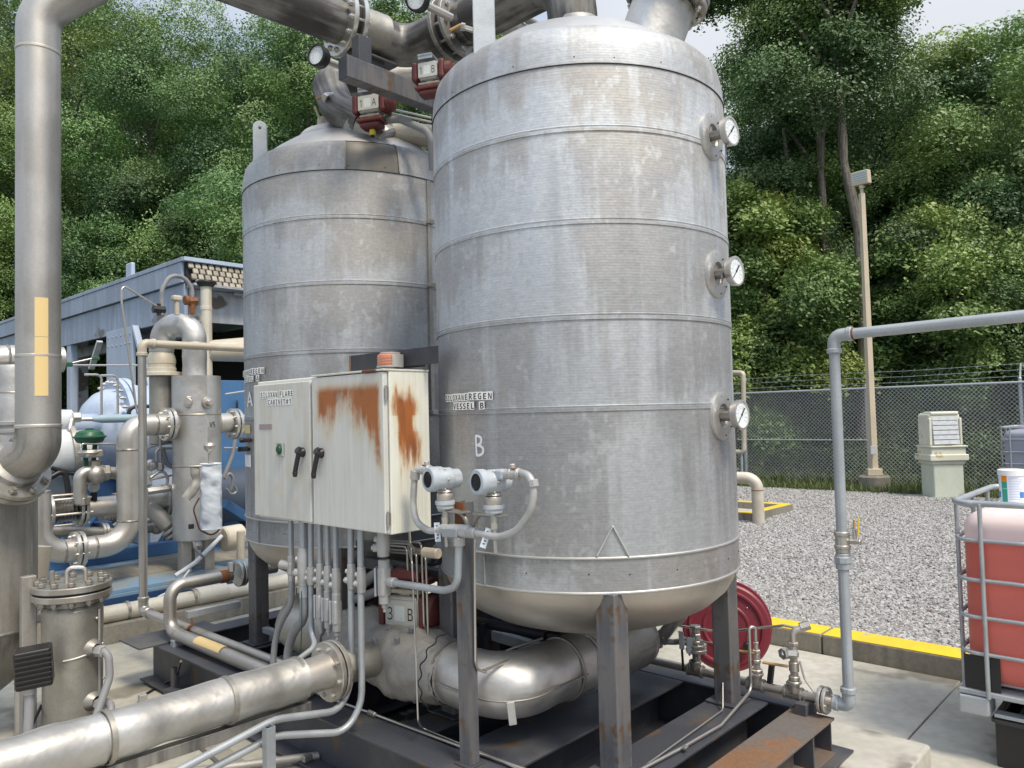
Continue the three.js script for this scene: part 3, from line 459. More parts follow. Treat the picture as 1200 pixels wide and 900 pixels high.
// ---------------------------------------------------------------- large header under the tanks
{
  const t = T('header_pipe', 'fat metal jacketed pipe with a dented elbow running low beneath both tanks', 'pipe');
  const y = 0.495, x = -0.65;
  M(t, 'elbow', CLAD, tube([[-0.64, y, -0.38], [x, y, 0.02], [-0.12, y, 0.02]], 0.150, { bend: 0.36, seg: 40, step: 0.035, arc: 16, dent: 0.012, df: 8, wrinkle: 0.003, caps: false }));
  const rb = (c, d, r = 0.154) => lathe([[r - 0.008, -0.008], [r, -0.007], [r + 0.002, 0], [r, 0.007], [r - 0.008, 0.008]], c, d, 40);
  M(t, 'clamp_band', CLADD, [rb([x, y, -0.36], [0, 0, 1])]); M(t, 'clamp_band', CLADD, [rb([-0.27, y, 0.02], [1, 0, 0])]); M(t, 'clamp_band', CLAD, rb([-0.12, y, 0.02], [1, 0, 0], 0.157));
  M(t, 'elbow_seam', STEELD, tube([[x - 0.151, y, -0.3], [x - 0.151, y - 0.01, 0.171], [-0.25, y, 0.171]], 0.005, { bend: 0.5, seg: 6, arc: 14 }), 'folded seam round the elbow');
  M(t, 'patch_plate', CLAD, box(x - 0.105, y - 0.045, 0.135, 0.035, 0.1, 0.012, 0.003, [0, -0.75, 0.1]));
  M(t, 'branch', STEELD, [tube([[-0.12, y, 0.02], [0.35, y, 0.02]], 0.156, { seg: 32, step: 0.1, caps: false }), lathe([[0.156, 0], [0.148, 0.05], [0.11, 0.085], [0, 0.1]], [0.35, y, 0.02], [1, 0, 0], 32, 1.2)]);
  M(t, 'bottom_nozzle', STEELD, cyl([0, y + 0.05, 0], [0, 0.72, 0], 0.15, 0.16, 32, 0.02));
  M(t, 'canvas_wrap', CANVAS, tube([[x, y + 0.01, -1.27], [x, y + 0.005, -0.34]], (s, L) => 0.19 + 0.022 * Math.sin(s * 9) * Math.sin(s * 5 + 1) - 0.03 * Math.pow(Math.abs(s / L - 0.5) * 2, 6), { seg: 44, step: 0.02, dent: 0.03, df: 6, wrinkle: 0.022 }), 'grey removable insulation blanket laced round a tee');
  M(t, 'lacing_cord', DARK, tube([...Array(14)].map((_, i) => { const a = -1.2 + i * 0.2, r = 0.2; return [x - r * Math.cos(a), y + r * Math.sin(a), -0.37 + 0.018 * (i % 2 ? 1 : -1)]; }), 0.0035, { bend: 0.02, seg: 5 }));
  M(t, 'buckle', FLEX, [...Array(5)].map((_, i) => box(x - 0.19 + i * 0.045, y + 0.13 + i * 0.016, -0.72 + (i % 2) * 0.12, 0.02, 0.055, 0.025, 0.004, [0.3, 0.2 * i, 0.4])), undefined, true);
  M(t, 'run', CLADD, tube([[x, y, -1.26], [x, y, -1.975], [0.3, y, -1.975]], 0.150, { bend: 0.36, seg: 32, step: 0.06, dent: 0.008, arc: 12 }));
  M(t, 'bottom_nozzle', STEELD, cyl([0, y + 0.05, -1.975], [0, 0.72, -1.975], 0.15, 0.16, 32, 0.02));
  M(t, 'tee_neck', CLADD, cyl([-0.70, 0.53, -0.75], [-1.03, 0.54, -0.75], 0.088, 0.085, 28));
  // the flange pair where the jacketed pipe arrives
}
{
  const t = T('jacketed_pipe', 'dented shiny aluminium jacketed pipe crossing the lower left foreground', 'pipe');
  const y = 0.545, z = -0.745;
  M(t, 'jacket', CLAD, tube([[-1.25, y, z], [-1.62, y, z - 0.01]], 0.099, { seg: 40, step: 0.018, dent: 0.005, df: 13, wrinkle: 0.002 }));
  M(t, 'jacket', CLAD, tube([[-1.616, y, z - 0.01], [-2.12, y, z - 0.02]], 0.101, { seg: 40, step: 0.018, dent: 0.009, df: 9, wrinkle: 0.002 }));
  M(t, 'jacket', CLAD, tube([[-2.116, y, z - 0.02], [-3.2, y, z - 0.04]], 0.099, { seg: 40, step: 0.022, dent: 0.007, df: 10, wrinkle: 0.002 }));
  for (const x of [-1.27, -1.61, -2.1]) M(t, 'jacket_seam', CLADD, lathe([[0.098, -0.012], [0.1025, -0.01], [0.1035, 0], [0.1025, 0.01], [0.098, 0.012]], [x, y, z - 0.01], [1, 0, 0], 40));
  M(t, 'neck', STEELB, cyl([-1.25, y, z], [-1.10, y, z], 0.078, 0.085, 28)); flangeJoint(t, [-1.085, 0.54, z], [1, 0, 0], 0.142, 0.024, 8, [FLG, BOLT], 0.008);
  M(t, 'support_angle', STEELD, [bar([-1.22, y - 0.112, z + 0.012], [-3.2, y - 0.112, z - 0.03], 0.05, 0.012), bar([-1.22, y - 0.13, z + 0.035], [-3.2, y - 0.13, z - 0.007], 0.008, 0.05)]);
}
function strutPost(name, label, x, z, y0, y1) {
  const t = T(name, label, 'post'); M(t, 'channel', GALV, [boxAA([x - 0.021, y0, z + 0.016], [x + 0.021, y1, z + 0.02], 0.001), boxAA([x - 0.021, y0, z - 0.02], [x - 0.0175, y1, z + 0.0155], 0.001), boxAA([x + 0.0175, y0, z - 0.02], [x + 0.021, y1, z + 0.0155], 0.001)]); M(t, 'base_plate', GALV, box(x, y0 + 0.004, z, 0.11, 0.008, 0.11, 0.002));
  return t;
}
strutPost('channel_post', 'galvanised channel post under the shiny jacketed pipe, in the foreground', -1.50, -0.60, G0, 0.44);

// ---------------------------------------------------------------- control cabinet
const CX = -1.018, CB = -0.764, CZ0 = -1.555, CZ1 = -0.358, CY0 = 1.213, CY1 = 1.974;
function rustMat(w, h, seed, shape, lift = 1) {                 // cream enamel with rust that ran down from bare spots (wear that belongs to the sheet); lift bakes sunlight into the enamel colour
  const map = ctex(w, h, (u, v) => {
    const b = fb(u * 3, v * 3, 3, 3, 5, seed), st = fb(u * 40, v * 2, 40, 4, 3, seed + 3), g = 1 + 0.05 * (fb(u * 120, v * 120, 120, 120, 2, seed + 8) - 0.5);
    let c = mix3([0.60, 0.615, 0.60], [0.54, 0.55, 0.525], sstep(0.35, 0.7, 0.5 * b + 0.5 * st)); c = mix3(c, [0.66, 0.67, 0.655], 0.4 * sstep(0.55, 0.75, fb(u * 16, v * 1.5, 16, 2, 3, seed + 20)));
    const edge = fb(u * 12, v * 9, 12, 9, 4, seed + 30), r = shape(u, v, edge, fb(u * 60, v * 4, 60, 4, 3, seed + 34));
    const tan = sstep(-0.35, 0.12, r) * 0.55, full = sstep(-0.10, 0.34, r + 0.10 * (fb(u * 50, v * 40, 50, 40, 3, seed + 60) - 0.5));
    c = mix3(c, [0.52, 0.40, 0.24], tan); c = mix3(c, mix3([0.35, 0.122, 0.036], [0.20, 0.072, 0.034], 0.75 * sstep(0.35, 0.8, fb(u * 7, v * 6, 7, 6, 4, seed + 40))), full);
    const q = g * mix(lift, 1, full); return [c[0] * q, c[1] * q, c[2] * q * mix(0.955, 1, lift > 1 ? 0 : 1)];
  });
  return new THREE.MeshStandardMaterial({ map, roughness: 0.46, metalness: 0.05 });
}
const DOORL = rustMat(256, 384, 200, (u, v, e) => (e - 0.97) * 0.6), DOORR = rustMat(512, 640, 210, (u, v, e, s) => {
  const top = 0.94 - 0.02 * e, d = v > top ? -(v - top) * 12 : 0, w = Math.min((u - 0.08) * 5, (0.955 - u) * 9);
  const len = u < 0.36 ? 0.20 + 0.10 * Math.sin((u - 0.08) * 11) : u < 0.52 ? 0.15 + 0.02 * u : 0.15 + 0.33 * Math.pow((u - 0.5) / 0.45, 1.25);
  const below = (len + 0.10 * (s - 0.5) + 0.05 * (e - 0.5)) - (top - v); return Math.min((top - v) * 7 + 0.02, w, below * 2.2, (top - v) * 4 + (u - 0.08) * 3 - 0.1, (top - v) * 4 + (0.955 - u) * 4 - 0.1) + 0.34 * (e - 0.5);
}), SIDEM = rustMat(320, 640, 220, (u, v, e, s) => {
  const c = 0.30 + 0.30 * clamp((0.9 - v) * 1.4) , hw = v > 0.72 ? 0.30 : v > 0.62 ? 0.25 : 0.27, t = Math.min((0.885 - v) * 4, (v - 0.40 + 0.14 * s - 0.07) * 2.6);
  return Math.min(t, (hw - Math.abs(u - c)) * 2.6, (0.885 - v) * 3 + (hw - Math.abs(u - c)) * 2 - 0.25) + 0.55 * (e - 0.5);
}, 1.2);  // side enamel painted brighter and warmer, as sun falling on that face
function panel(a, b, face, bev = 0.006) {                // a box whose big face is mapped 0..1 ('x' faces -x, 'z' faces +z)
  const g = prep(new RoundedBoxGeometry(b[0] - a[0], b[1] - a[1], b[2] - a[2], 2, bev)); g.translate((a[0] + b[0]) / 2, (a[1] + b[1]) / 2, (a[2] + b[2]) / 2);
  const p = g.attributes.position, uv = g.attributes.uv; for (let i = 0; i < p.count; i++) uv.setXY(i, face === 'x' ? (p.getZ(i) - a[2]) / (b[2] - a[2]) : 1 - (p.getX(i) - a[0]) / (b[0] - a[0]) , (p.getY(i) - a[1]) / (b[1] - a[1]));
  if (face === 'z') for (let i = 0; i < p.count; i++) uv.setX(i, (p.getX(i) - a[0]) / (b[0] - a[0]));
  return g;
}
{
  const t = T('control_cabinet', 'pale double door control cabinet with large rust stains hung before the tanks', 'cabinet');
  M(t, 'body', SIDEM, panel([CX + 0.012, CY0, CZ0], [CB, CY1, CZ1], 'z'));
  const zm = aX(368.5, 520, CX)[2];
  M(t, 'door', DOORL, panel([CX - 0.018, CY0 + 0.012, CZ0 + 0.008], [CX + 0.008, CY1 - 0.02, zm - 0.012], 'x'), 'narrower clean left door');
  M(t, 'door', DOORR, panel([CX - 0.02, CY0 + 0.008, zm + 0.012], [CX + 0.008, CY1 - 0.008, CZ1 - 0.006], 'x'), 'rust streaked right door');
  M(t, 'centre_post', CREAM, boxAA([CX - 0.004, CY0 + 0.008, zm - 0.009], [CX + 0.01, CY1 - 0.01, zm + 0.009], 0.002)); M(t, 'gutter', CREAM, boxAA([CX - 0.024, CY1 - 0.004, zm + 0.014], [CB, CY1 + 0.006, CZ1 + 0.004], 0.003));
  for (const py of [0.1, 0.86]) M(t, 'hinge', FLG, [box(CX - 0.006, CY0 + (CY1 - CY0) * py, CZ1 + 0.004, 0.014, 0.06, 0.012, 0.003), cyl([CX - 0.012, CY0 + (CY1 - CY0) * py - 0.035, CZ1 + 0.006], [CX - 0.012, CY0 + (CY1 - CY0) * py + 0.035, CZ1 + 0.006], 0.006)]);
  for (const [px, py] of [[355, 530], [377, 531]]) {
    const h = aX(px, py, CX - 0.02), o = M(t, 'handle', BLACK, [cyl([CX - 0.018, h[1], h[2]], [CX - 0.045, h[1], h[2]], 0.026, 0.022), bar([CX - 0.045, h[1] + 0.03, h[2] + 0.012], [CX - 0.052, h[1] - 0.105, h[2] - 0.028], 0.026, 0.02, 0.008, [1, 0, 0]), cyl([CX - 0.052, h[1] - 0.1, h[2] - 0.026], [CX - 0.05, h[1] - 0.125, h[2] - 0.03], 0.014, 0.011)]);
    M(o, 'lock_cap', flat(0.03, 0.03, 0.033, 0.3), cyl([CX - 0.04, h[1] + 0.005, h[2]], [CX - 0.06, h[1] + 0.012, h[2]], 0.02, 0.016));
  }
  const b = aX(329.5, 526.5, CX - 0.02); const bp = M(t, 'push_button', FITTING, box(b[0] - 0.006, b[1], b[2], 0.012, 0.075, 0.062, 0.004)); M(bp, 'button', GREEN, lathe([[0, 0.012], [0.018, 0.01], [0.022, 0.003], [0.028, 0.002], [0.028, 0]], [b[0] - 0.012, b[1], b[2]], [-1, 0, 0], 20));
  const l0 = aX(304.5, 461, CX), l1 = aX(352.5, 472, CX), sg = prep(new THREE.PlaneGeometry(0.345, 0.088)); sg.rotateY(-Math.PI / 2); sg.rotateX(0.0); sg.translate(CX - 0.0195, (l0[1] + l1[1]) / 2, (l0[2] + l1[2]) / 2 - 0.0);
  M(t, 'letter_stickers', stickers([{ t: 'SILOXAN', x0: 4, y0: 6, cw: 32, ch: 52 }, { t: 'FLARE', x0: 248, y0: 6, cw: 34, ch: 52 }, { t: 'CABINET', x0: 100, y0: 62, cw: 32, ch: 50 }, { t: '#1', x0: 328, y0: 62, cw: 36, ch: 50 }], 424, 116, 77), sg);
  const q = aX(309, 500, CX - 0.02); M(t, 'faded_strip', flat(0.30, 0.255, 0.27, 0.7), box(CX - 0.0195, q[1], q[2] + 0.02, 0.003, 0.028, 0.135, 0.001));
  M(t, 'rust_blister', RUST, [box(aX(438, 440, CX)[0] - 0.02, CY1 - 0.001, aX(438, 440, CX)[2], 0.03, 0.012, 0.1, 0.004)]);
  for (const z of [-1.28, -0.62]) M(t, 'mounting_bracket', SKID, boxAA([CB + 0.001, 1.26, z - 0.03], [CB + 0.2, 1.31, z + 0.03], 0.004));
  
}
{ const t = T('strobe_beacon', 'round copper and grey beacon on top of the rusty cabinet', 'beacon'), c = aX(457, 420, -0.86), y = CY1 + 0.0;
  M(t, 'stem', FLG, cyl([c[0], y, c[2]], [c[0], y + 0.03, c[2]], 0.03)); const R = 0.062;
  M(t, 'lens', flat(0.62, 0.24, 0.14, 0.4, 0.1), [lathe([[R, 0.028], [R, 0.085], [0.056, 0.09], [0, 0.09]], [c[0], y, c[2]], UP, 30)], 'sun bleached copper coloured band'); M(t, 'guard', FITTING, [...Array(3)].map((_, i) => lathe([[R + 0.001, 0], [R + 0.003, 0.001], [R + 0.001, 0.002]], [c[0], y + 0.042 + i * 0.014, c[2]], UP, 30)));
  M(t, 'housing', FITTING, lathe([[0, 0.026], [R + 0.004, 0.026], [R + 0.004, 0.034]], [c[0], y, c[2]], UP, 30)); M(t, 'top_cap', FITTING, cyl([c[0], y + 0.09, c[2]], [c[0], y + 0.10, c[2]], 0.05)); M(t, 'cover_half', FITTING, shellHalf(c[0], c[2], R + 0.0045, y + 0.03, y + 0.088), 'plain grey shield round the right half'); }
function shellHalf(cx, cz, R, y0, y1) { const g = prep(new THREE.CylinderGeometry(R, R, y1 - y0, 20, 1, true, Math.PI * -0.16, Math.PI * 0.9)); g.translate(cx, (y0 + y1) / 2, cz); return boxUV(g); }
{ const NAVY = worn({ base: [0.03, 0.034, 0.045], alt: [0.055, 0.055, 0.06], amount: 0.6, k: 150, m: 0.5 }), t = T('support_channel', 'dark steel channel running level behind the cabinet top between tanks', 'steel beam'), a = aX(413, 430, -0.79), b = aX(512.5, 430, -0.80); M(t, 'channel', NAVY, [boxAA([-0.80, 2.005, a[2] + 0.0], [-0.79, 2.09, b[2]], 0.002), boxAA([-0.79, 2.08, a[2]], [-0.70, 2.09, b[2] - 0.2], 0.002), boxAA([-0.79, 2.005, a[2]], [-0.70, 2.015, b[2] - 0.2], 0.002)]); M(t, 'rusty_end', SKIDR, boxAA([-0.803, 2.003, a[2] - 0.012], [-0.69, 2.092, a[2] - 0.001], 0.002)); }

// ---------------------------------------------------------------- conduits below the cabinet
const XC = -0.99;
function sealFitting(c, h, r, side) {                    // conduit seal: swollen body with two plugged bosses
  const [x, y, z] = c; return [lathe([[r * 1.15, 0], [r * 1.35, 0.004], [r * 1.35, 0.02], [r * 1.55, 0.03], [r * 1.55, h - 0.03], [r * 1.35, h - 0.02], [r * 1.35, h - 0.004], [r * 1.1, h]], [x, y, z], UP, 16), cyl([x, y + h * 0.36, z], [x - r * 1.5, y + h * 0.36, z + side * r * 1.7], r * 1.05, r * 0.95, 12), cyl([x - r * 1.5, y + h * 0.36, z + side * r * 1.7], [x - r * 1.75, y + h * 0.36, z + side * r * 2.0], r * 0.6, r * 0.6, 4), cyl([x, y + h * 0.68, z], [x - r * 1.4, y + h * 0.72, z + side * r * 1.4], r * 0.8, r * 0.7, 12)];
}
const plug = (c, r) => [cyl([c[0], c[1] - 0.02, c[2]], [c[0], c[1] + 0.03, c[2]], r * 0.95), cyl([c[0], c[1] - 0.04, c[2]], [c[0], c[1] - 0.02, c[2]], r * 0.5, r * 0.5, 6)];
function condulet(c, h, r) { const [x, y, z] = c; return [box(x, y + h / 2, z, r * 3, h, r * 2.6, r * 0.9), cyl([x, y + h * 0.9, z], [x, y + h + 0.03, z], r * 1.35), cyl([x, y - 0.03, z], [x, y + h * 0.1, z], r * 1.3)]; }
const cover = (c, h, r) => box(c[0] - r * 0.9, c[1] + h / 2, c[2] - r * 1.45, r * 2.1, h * 0.92, r * 0.5, r * 0.24, [0, 0.6, 0]);
const cp = (px, py, x = XC) => aX(px, py, x), TOPY = CY0 + 0.01;
const upTo = (p) => [p[0], TOPY, p[2]];
const CR = 0.0145;
{ const t = T('flexible_conduit', 'dark flexible conduit dropping from an elbow fitting, leftmost under the cabinet', 'conduit'), a = cp(341.5, 668), r = CR;
  M(t, 'pipe', CONDUIT, cyl(upTo(a), [a[0], a[1], a[2]], r)); M(t, 'elbow_fitting', FITTING, [...condulet([a[0], a[1] - 0.03, a[2]], 0.075, r), cyl([a[0], a[1] + 0.02, a[2]], [a[0] - 0.03, a[1] + 0.03, a[2] - 0.06], r * 1.5, r * 1.7)]); const e = aX(322, 785, -0.98);
  M(t, 'hose', FLEX, tube([[a[0], a[1] - 0.05, a[2]], [a[0], a[1] - 0.18, a[2]], [e[0], e[1] + 0.2, e[2]], [e[0] - 0.01, e[1] - 0.2, e[2] - 0.02]], r * 1.15, { bend: 0.4 })); }
{ const t = T('flexible_conduit', 'thickest dark flexible conduit below a large seal fitting, second from left', 'conduit'), a = cp(356, 662), r = 0.023, e = aX(338, 770, -0.95);
  M(t, 'pipe', CONDUIT, cyl(upTo(a), a, r)); M(t, 'seal_fitting', FITTING, sealFitting([a[0], a[1] - 0.11, a[2]], 0.2, r * 0.95, -1)); M(t, 'connector', GALV, cyl([a[0], a[1] - 0.17, a[2]], [a[0], a[1] - 0.1, a[2]], r * 1.15, r * 1.2, 8)); M(t, 'hose', FLEX, tube([[a[0], a[1] - 0.16, a[2]], [a[0], a[1] - 0.28, a[2]], [e[0], e[1] + 0.1, e[2]], [e[0], e[1] - 0.25, e[2] - 0.03]], r * 1.05, { bend: 0.5 }));
  M(t, 'ground_wire', GREEN, tube([[a[0] - r, a[1] - 0.13, a[2] + 0.01], [a[0] - r * 1.2, a[1] - 0.3, a[2] + 0.02], aX(352, 768, -0.93)], 0.0025, { bend: 0.3, seg: 5 })); }
{ const t = T('rigid_conduit', 'grey rigid conduit curving left over the jacketed pipe, third from left', 'conduit'), a = cp(365, 674), e = aX(365, 742, XC);
  M(t, 'pipe', CONDUIT, tube([upTo(a), e, [-1.02, 0.60, -0.97], [-1.25, 0.545, -0.91], [-2.4, 0.53, -0.93]], CR, { bend: 0.18 })); M(t, 'union', FITTING, [lathe([[CR, 0], [CR * 1.6, 0.004], [CR * 1.75, 0.02], [CR * 1.75, 0.07], [CR * 1.6, 0.09], [CR, 0.094]], [a[0], a[1] - 0.05, a[2]], UP, 14), ...sealFitting([a[0], a[1] - 0.045, a[2]], 0.085, CR, -1).slice(1)]); }
[[375.5, 676, 'fourth'], [384.5, 679, 'fifth'], [394, 682, 'sixth']].forEach(([px, py, nth], i) => {
  const t = T('capped_conduit', `grey conduit stub ending in a covered fitting and plug, ${nth} from left`, 'conduit'), a = cp(px, py);
  M(t, 'pipe', CONDUIT, cyl(upTo(a), a, CR)); M(t, 'seal_fitting', FITTING, sealFitting([a[0], a[1] - 0.06, a[2]], 0.13, CR * 1.05, -1)); const b = [a[0], a[1] - 0.215, a[2]];
  M(t, 'junction_fitting', FITTING, condulet(b, 0.13, CR * 1.15)); M(t, 'cover_plate', GALV, cover(b, 0.13, CR * 1.2)); M(t, 'plug', FITTING, plug([b[0], b[1] - 0.03, b[2]], CR));
});
[[412, 676, 'seventh', [[412, 800, -0.99], [398, 833, -1.09], [322, 843, -1.45], [205, 905, -1.9]]], [423.5, 680, 'eighth', [[424, 826, -0.99], [405, 858, -1.08], [322, 862, -1.43], [235, 908, -1.78]]]].forEach(([px, py, nth, path]) => {
  const t = T('rigid_conduit', `long blue grey conduit sweeping down and out to the bottom left, ${nth} from left`, 'conduit'), a = cp(px, py);
  M(t, 'pipe', CONDUIT, tube([upTo(a), ...path.map(([x, y, X]) => aX(x, y, X))], CR * 1.12, { bend: 0.22 })); M(t, 'seal_fitting', FITTING, sealFitting([a[0], a[1] - 0.06, a[2]], 0.125, CR * 1.05, -1));
});
{ const t = T('rigid_conduit', 'conduit with a covered elbow that turns right towards the two transmitters', 'conduit'), a = cp(449, 640, -0.93), r = 0.024, b = cp(450.5, 700, -0.93);
  M(t, 'pipe', CONDUIT, cyl(upTo(a), a, r * 0.95)); M(t, 'seal_fitting', FITTING, sealFitting([a[0], a[1] - 0.05, a[2]], 0.12, r * 0.9, -1)); M(t, 'junction_fitting', FITTING, condulet(b, 0.15, r * 0.85)); M(t, 'cover_plate', GALV, cover(b, 0.15, r * 0.95)); M(t, 'plug', FITTING, plug([b[0], b[1] - 0.03, b[2]], r * 0.6));
  const s = cp(456, 682, -0.92); M(t, 'run', CONDUIT, tube([s, cp(520, 692, -0.94), cp(536, 688, -0.95), cp(538, 632, -0.95)], 0.0165, { bend: 0.13 })); M(t, 'collar', FITTING, [cyl(s, cp(463, 683, -0.92), 0.024), cyl(cp(538, 640, -0.95), cp(538, 629, -0.95), 0.026, 0.026, 8)]); }

// ---------------------------------------------------------------- instrument post, transmitters
{ const t = T('instrument_post', 'narrow dark steel post with rusty top standing before tank B', 'post'), x = -0.865, z = -0.02; const top = aX(548, 588, x)[1];
  M(t, 'channel', LEGM, [boxAA([x - 0.032, YS, z - 0.03], [x - 0.026, top - 0.2, z + 0.03], 0.001), boxAA([x - 0.0255, YS, z + 0.024], [x + 0.03, top, z + 0.03], 0.001), boxAA([x - 0.0255, YS, z - 0.03], [x + 0.03, top, z - 0.024], 0.001)]); M(t, 'rusty_top', RUST, boxAA([x - 0.032, top - 0.199, z - 0.03], [x - 0.026, top, z + 0.03], 0.001), 'rusted upper web'); M(t, 'base_plate', SKID, box(x, YS + 0.004, z, 0.1, 0.008, 0.1, 0.002)); }
const XMIT = worn({ base: [0.42, 0.47, 0.53], alt: [0.33, 0.37, 0.42], amount: 0.6, rough: [0.4, 0.55], k: 66, m: 0.2 });
function transmitter(c, label, mirror, tagTilt) {
  const t = T('pressure_transmitter', label, 'transmitter'), [x, y, z] = c, d = V([-1, 0.02, -0.18]).normalize(), b = (k) => along(c, d, k);
  M(t, 'housing', XMIT, [lathe([[0, -0.075], [0.034, -0.075], [0.042, -0.068], [0.043, -0.03], [0.05, -0.024], [0.05, 0.02], [0.046, 0.026], [0.046, 0.05], [0.054, 0.054], [0.054, 0.082], [0.05, 0.087], [0.036, 0.088]], c, d, 28), box(x, y + 0.03, z + mirror * 0.05, 0.05, 0.045, 0.05, 0.012)]);
  M(t, 'display_window', flat(0.015, 0.02, 0.025, 0.08), lathe([[0.0365, 0.0875], [0.034, 0.083], [0, 0.083]], c, d, 24)); M(t, 'screws', BOLT, [...Array(6)].map((_, i) => ball([x - 0.02, y + 0.05 * Math.sin(i * 1.05), z + 0.05 * Math.cos(i * 1.05)], 0.006, 6)), undefined, true);
  M(t, 'neck', STEELB, [cyl([x, y - 0.045, z], [x, y - 0.06, z], 0.03, 0.034), lathe([[0.034, -0.062], [0.036, -0.066], [0.036, -0.092], [0.034, -0.096]], c, UP, 20)]); M(t, 'sensor_body', XMIT, [lathe([[0, -0.096], [0.043, -0.096], [0.044, -0.1], [0.044, -0.112], [0.038, -0.118], [0.038, -0.128], [0.03, -0.135], [0, -0.135]], c, UP, 24)]);
  M(t, 'bracket', FLG, [box(x + 0.015, y - 0.142, z - mirror * 0.04, 0.05, 0.008, 0.16, 0.002), tube([[x + 0.015, y - 0.142, z - mirror * -0.03], [x + 0.02, y - 0.143, z - mirror * (mirror > 0 ? 0.13 : 0.105)], [x + 0.03, y - 0.25, z - mirror * (mirror > 0 ? 0.15 : 0.12)]], 0.011, { bend: 0.06, seg: 8, arc: 6 })]);
  M(t, 'fitting', BOLT, [cyl([x, y - 0.135, z], [x, y - 0.175, z], 0.014, 0.014, 6), cyl([x, y - 0.17, z], [x, y - 0.2, z], 0.018, 0.016, 8), cyl([x, y - 0.2, z], [x, y - 0.30, z + 0.005], 0.009)]);
  M(t, 'valve_tag', canvasMat(48, 128, (g) => { g.fillStyle = '#cfdbe6'; g.fillRect(0, 0, 48, 128); g.fillStyle = '#26324a'; for (let i = 0; i < 5; i++) g.fillRect(14 + (i % 2) * 4, 18 + i * 20, 16, 9); }), (() => { const g = prep(new THREE.PlaneGeometry(0.026, 0.085)); g.rotateZ(tagTilt); g.rotateY(-0.9); g.translate(x - 0.022, y - 0.235, z - 0.03); return g; })());
  const q = [x - 0.0, y + 0.035, z + mirror * 0.085]; M(t, 'conduit_fitting', FITTING, [cyl([x, y + 0.03, z + mirror * 0.045], [q[0], q[1], q[2] + mirror * 0.07], 0.02, 0.02), ...[0.01, 0.05].map((k) => cyl([q[0], q[1], q[2] + mirror * k], [q[0], q[1], q[2] + mirror * (k + 0.015)], 0.025, 0.025, 8)), cyl([q[0], q[1] + 0.01, q[2] + mirror * 0.03], [q[0] - 0.005, q[1] + 0.04, q[2] + mirror * 0.03], 0.012, 0.012, 6)]);
  M(t, 'rust_spot', RUST, box(q[0] - 0.002, q[1] + 0.021, q[2] + mirror * 0.04, 0.022, 0.006, 0.028, 0.002));
  return t;
}
transmitter(aX(521, 561, -0.93), 'grey pressure transmitter beside the cabinet, left of the two on the post', -1, 0.05);
transmitter(aX(578, 564, -0.93), 'grey pressure transmitter in front of tank B, right of the two', 1, -0.35);
{ const t = T('flexible_conduit', 'two pale conduit loops joined at a tee box between the transmitters', 'conduit'), X = -0.945;
  M(t, 'tee_fitting', FITTING, [box(...cp(537, 622, X), 0.05, 0.055, 0.15, 0.02, [-0.05, 0, 0]), cyl(cp(518, 620, X), cp(527, 621, X), 0.024), cyl(cp(548, 624, X), cp(558, 625, X), 0.024)]); M(t, 'cover_plate', GALV, box(cp(532, 623, X)[0] - 0.026, cp(532, 623, X)[1] - 0.002, cp(532, 623, X)[2], 0.012, 0.04, 0.095, 0.006, [-0.05, 0, 0]));
  M(t, 'hose', FITTING, tube([cp(521, 620, X), cp(503, 623, X), cp(487, 612, X), cp(484, 590, X), cp(486, 556, X), cp(489, 550, X - 0.0), cp(500, 549, -0.93)], 0.0155, { bend: 0.12, arc: 8 }), 'left hose loop'); M(t, 'hose', FITTING, tube([cp(556, 624, X), cp(585, 630, X), cp(606, 622, X), cp(622, 600, X), cp(626, 575, X), cp(621, 557, X), cp(610, 554, -0.93)], 0.0155, { bend: 0.14, arc: 8 }), 'right hose loop');
  M(t, 'hose_connector', FITTING, [cyl(cp(486, 562, X), cp(487, 551, X), 0.022, 0.022, 8), cyl(cp(625.5, 571, X), cp(624, 562, X), 0.022, 0.022, 8)]); }

// ---------------------------------------------------------------- small bore pipe and valves at the right end, grey riser
const XR = 0.62, yP = 0.306;
const hex = (a, b, r) => cyl(a, b, r, r, 6, 0.1);
function tee(c, r, up = 0.05) { return [cyl([c[0], c[1], c[2] - r * 1.9], [c[0], c[1], c[2] + r * 1.9], r * 1.38), cyl([c[0], c[1], c[2] - r * 2.1], [c[0], c[1], c[2] - r * 1.5], r * 1.55), cyl([c[0], c[1], c[2] + r * 1.5], [c[0], c[1], c[2] + r * 2.1], r * 1.55), cyl(c, [c[0], c[1] + up, c[2]], r * 1.38), cyl([c[0], c[1] + up - r * 0.6, c[2]], [c[0], c[1] + up, c[2]], r * 1.55)]; }
const zAt = (px, py) => aX(px, py, XR)[2];
{
  const t = T('gauge_pipe', 'small stainless pipe with tees lying along the right end of the skid', 'pipe');
  M(t, 'pipe', STEELB, cyl([XR, yP, -0.45], [XR, yP, 1.0], 0.0215, 0.0215, 18, 0.02));
  for (const [px, py] of [[815, 783], [886, 800], [930, 813]]) { const z = zAt(px, py); M(t, 'tee', FLG, tee([XR, yP, z], 0.0225, 0.055)); }
  const z = zAt(966, 825); flangeJoint(t, [XR, yP, z], [0, 0, 1], 0.066, 0.018, 4, [BOLT, BOLT], 0.006); M(t, 'hose_clamp', BOLT, lathe([[0.02, -0.006], [0.026, -0.006], [0.026, 0.006], [0.02, 0.006]], [XR, yP, z - 0.09], [0, 0, 1], 18));
  const ze = zAt(994, 830); M(t, 'nipple', STEELB, cyl([XR, yP, z + 0.02], [XR, yP, ze], 0.021)); M(t, 'clip', SKID, box(XR, yP - 0.05, z - 0.07, 0.05, 0.06, 0.05, 0.004));
}
const ZR = zAt(995, 826), YTOP = aX(977, 393, XR)[1];
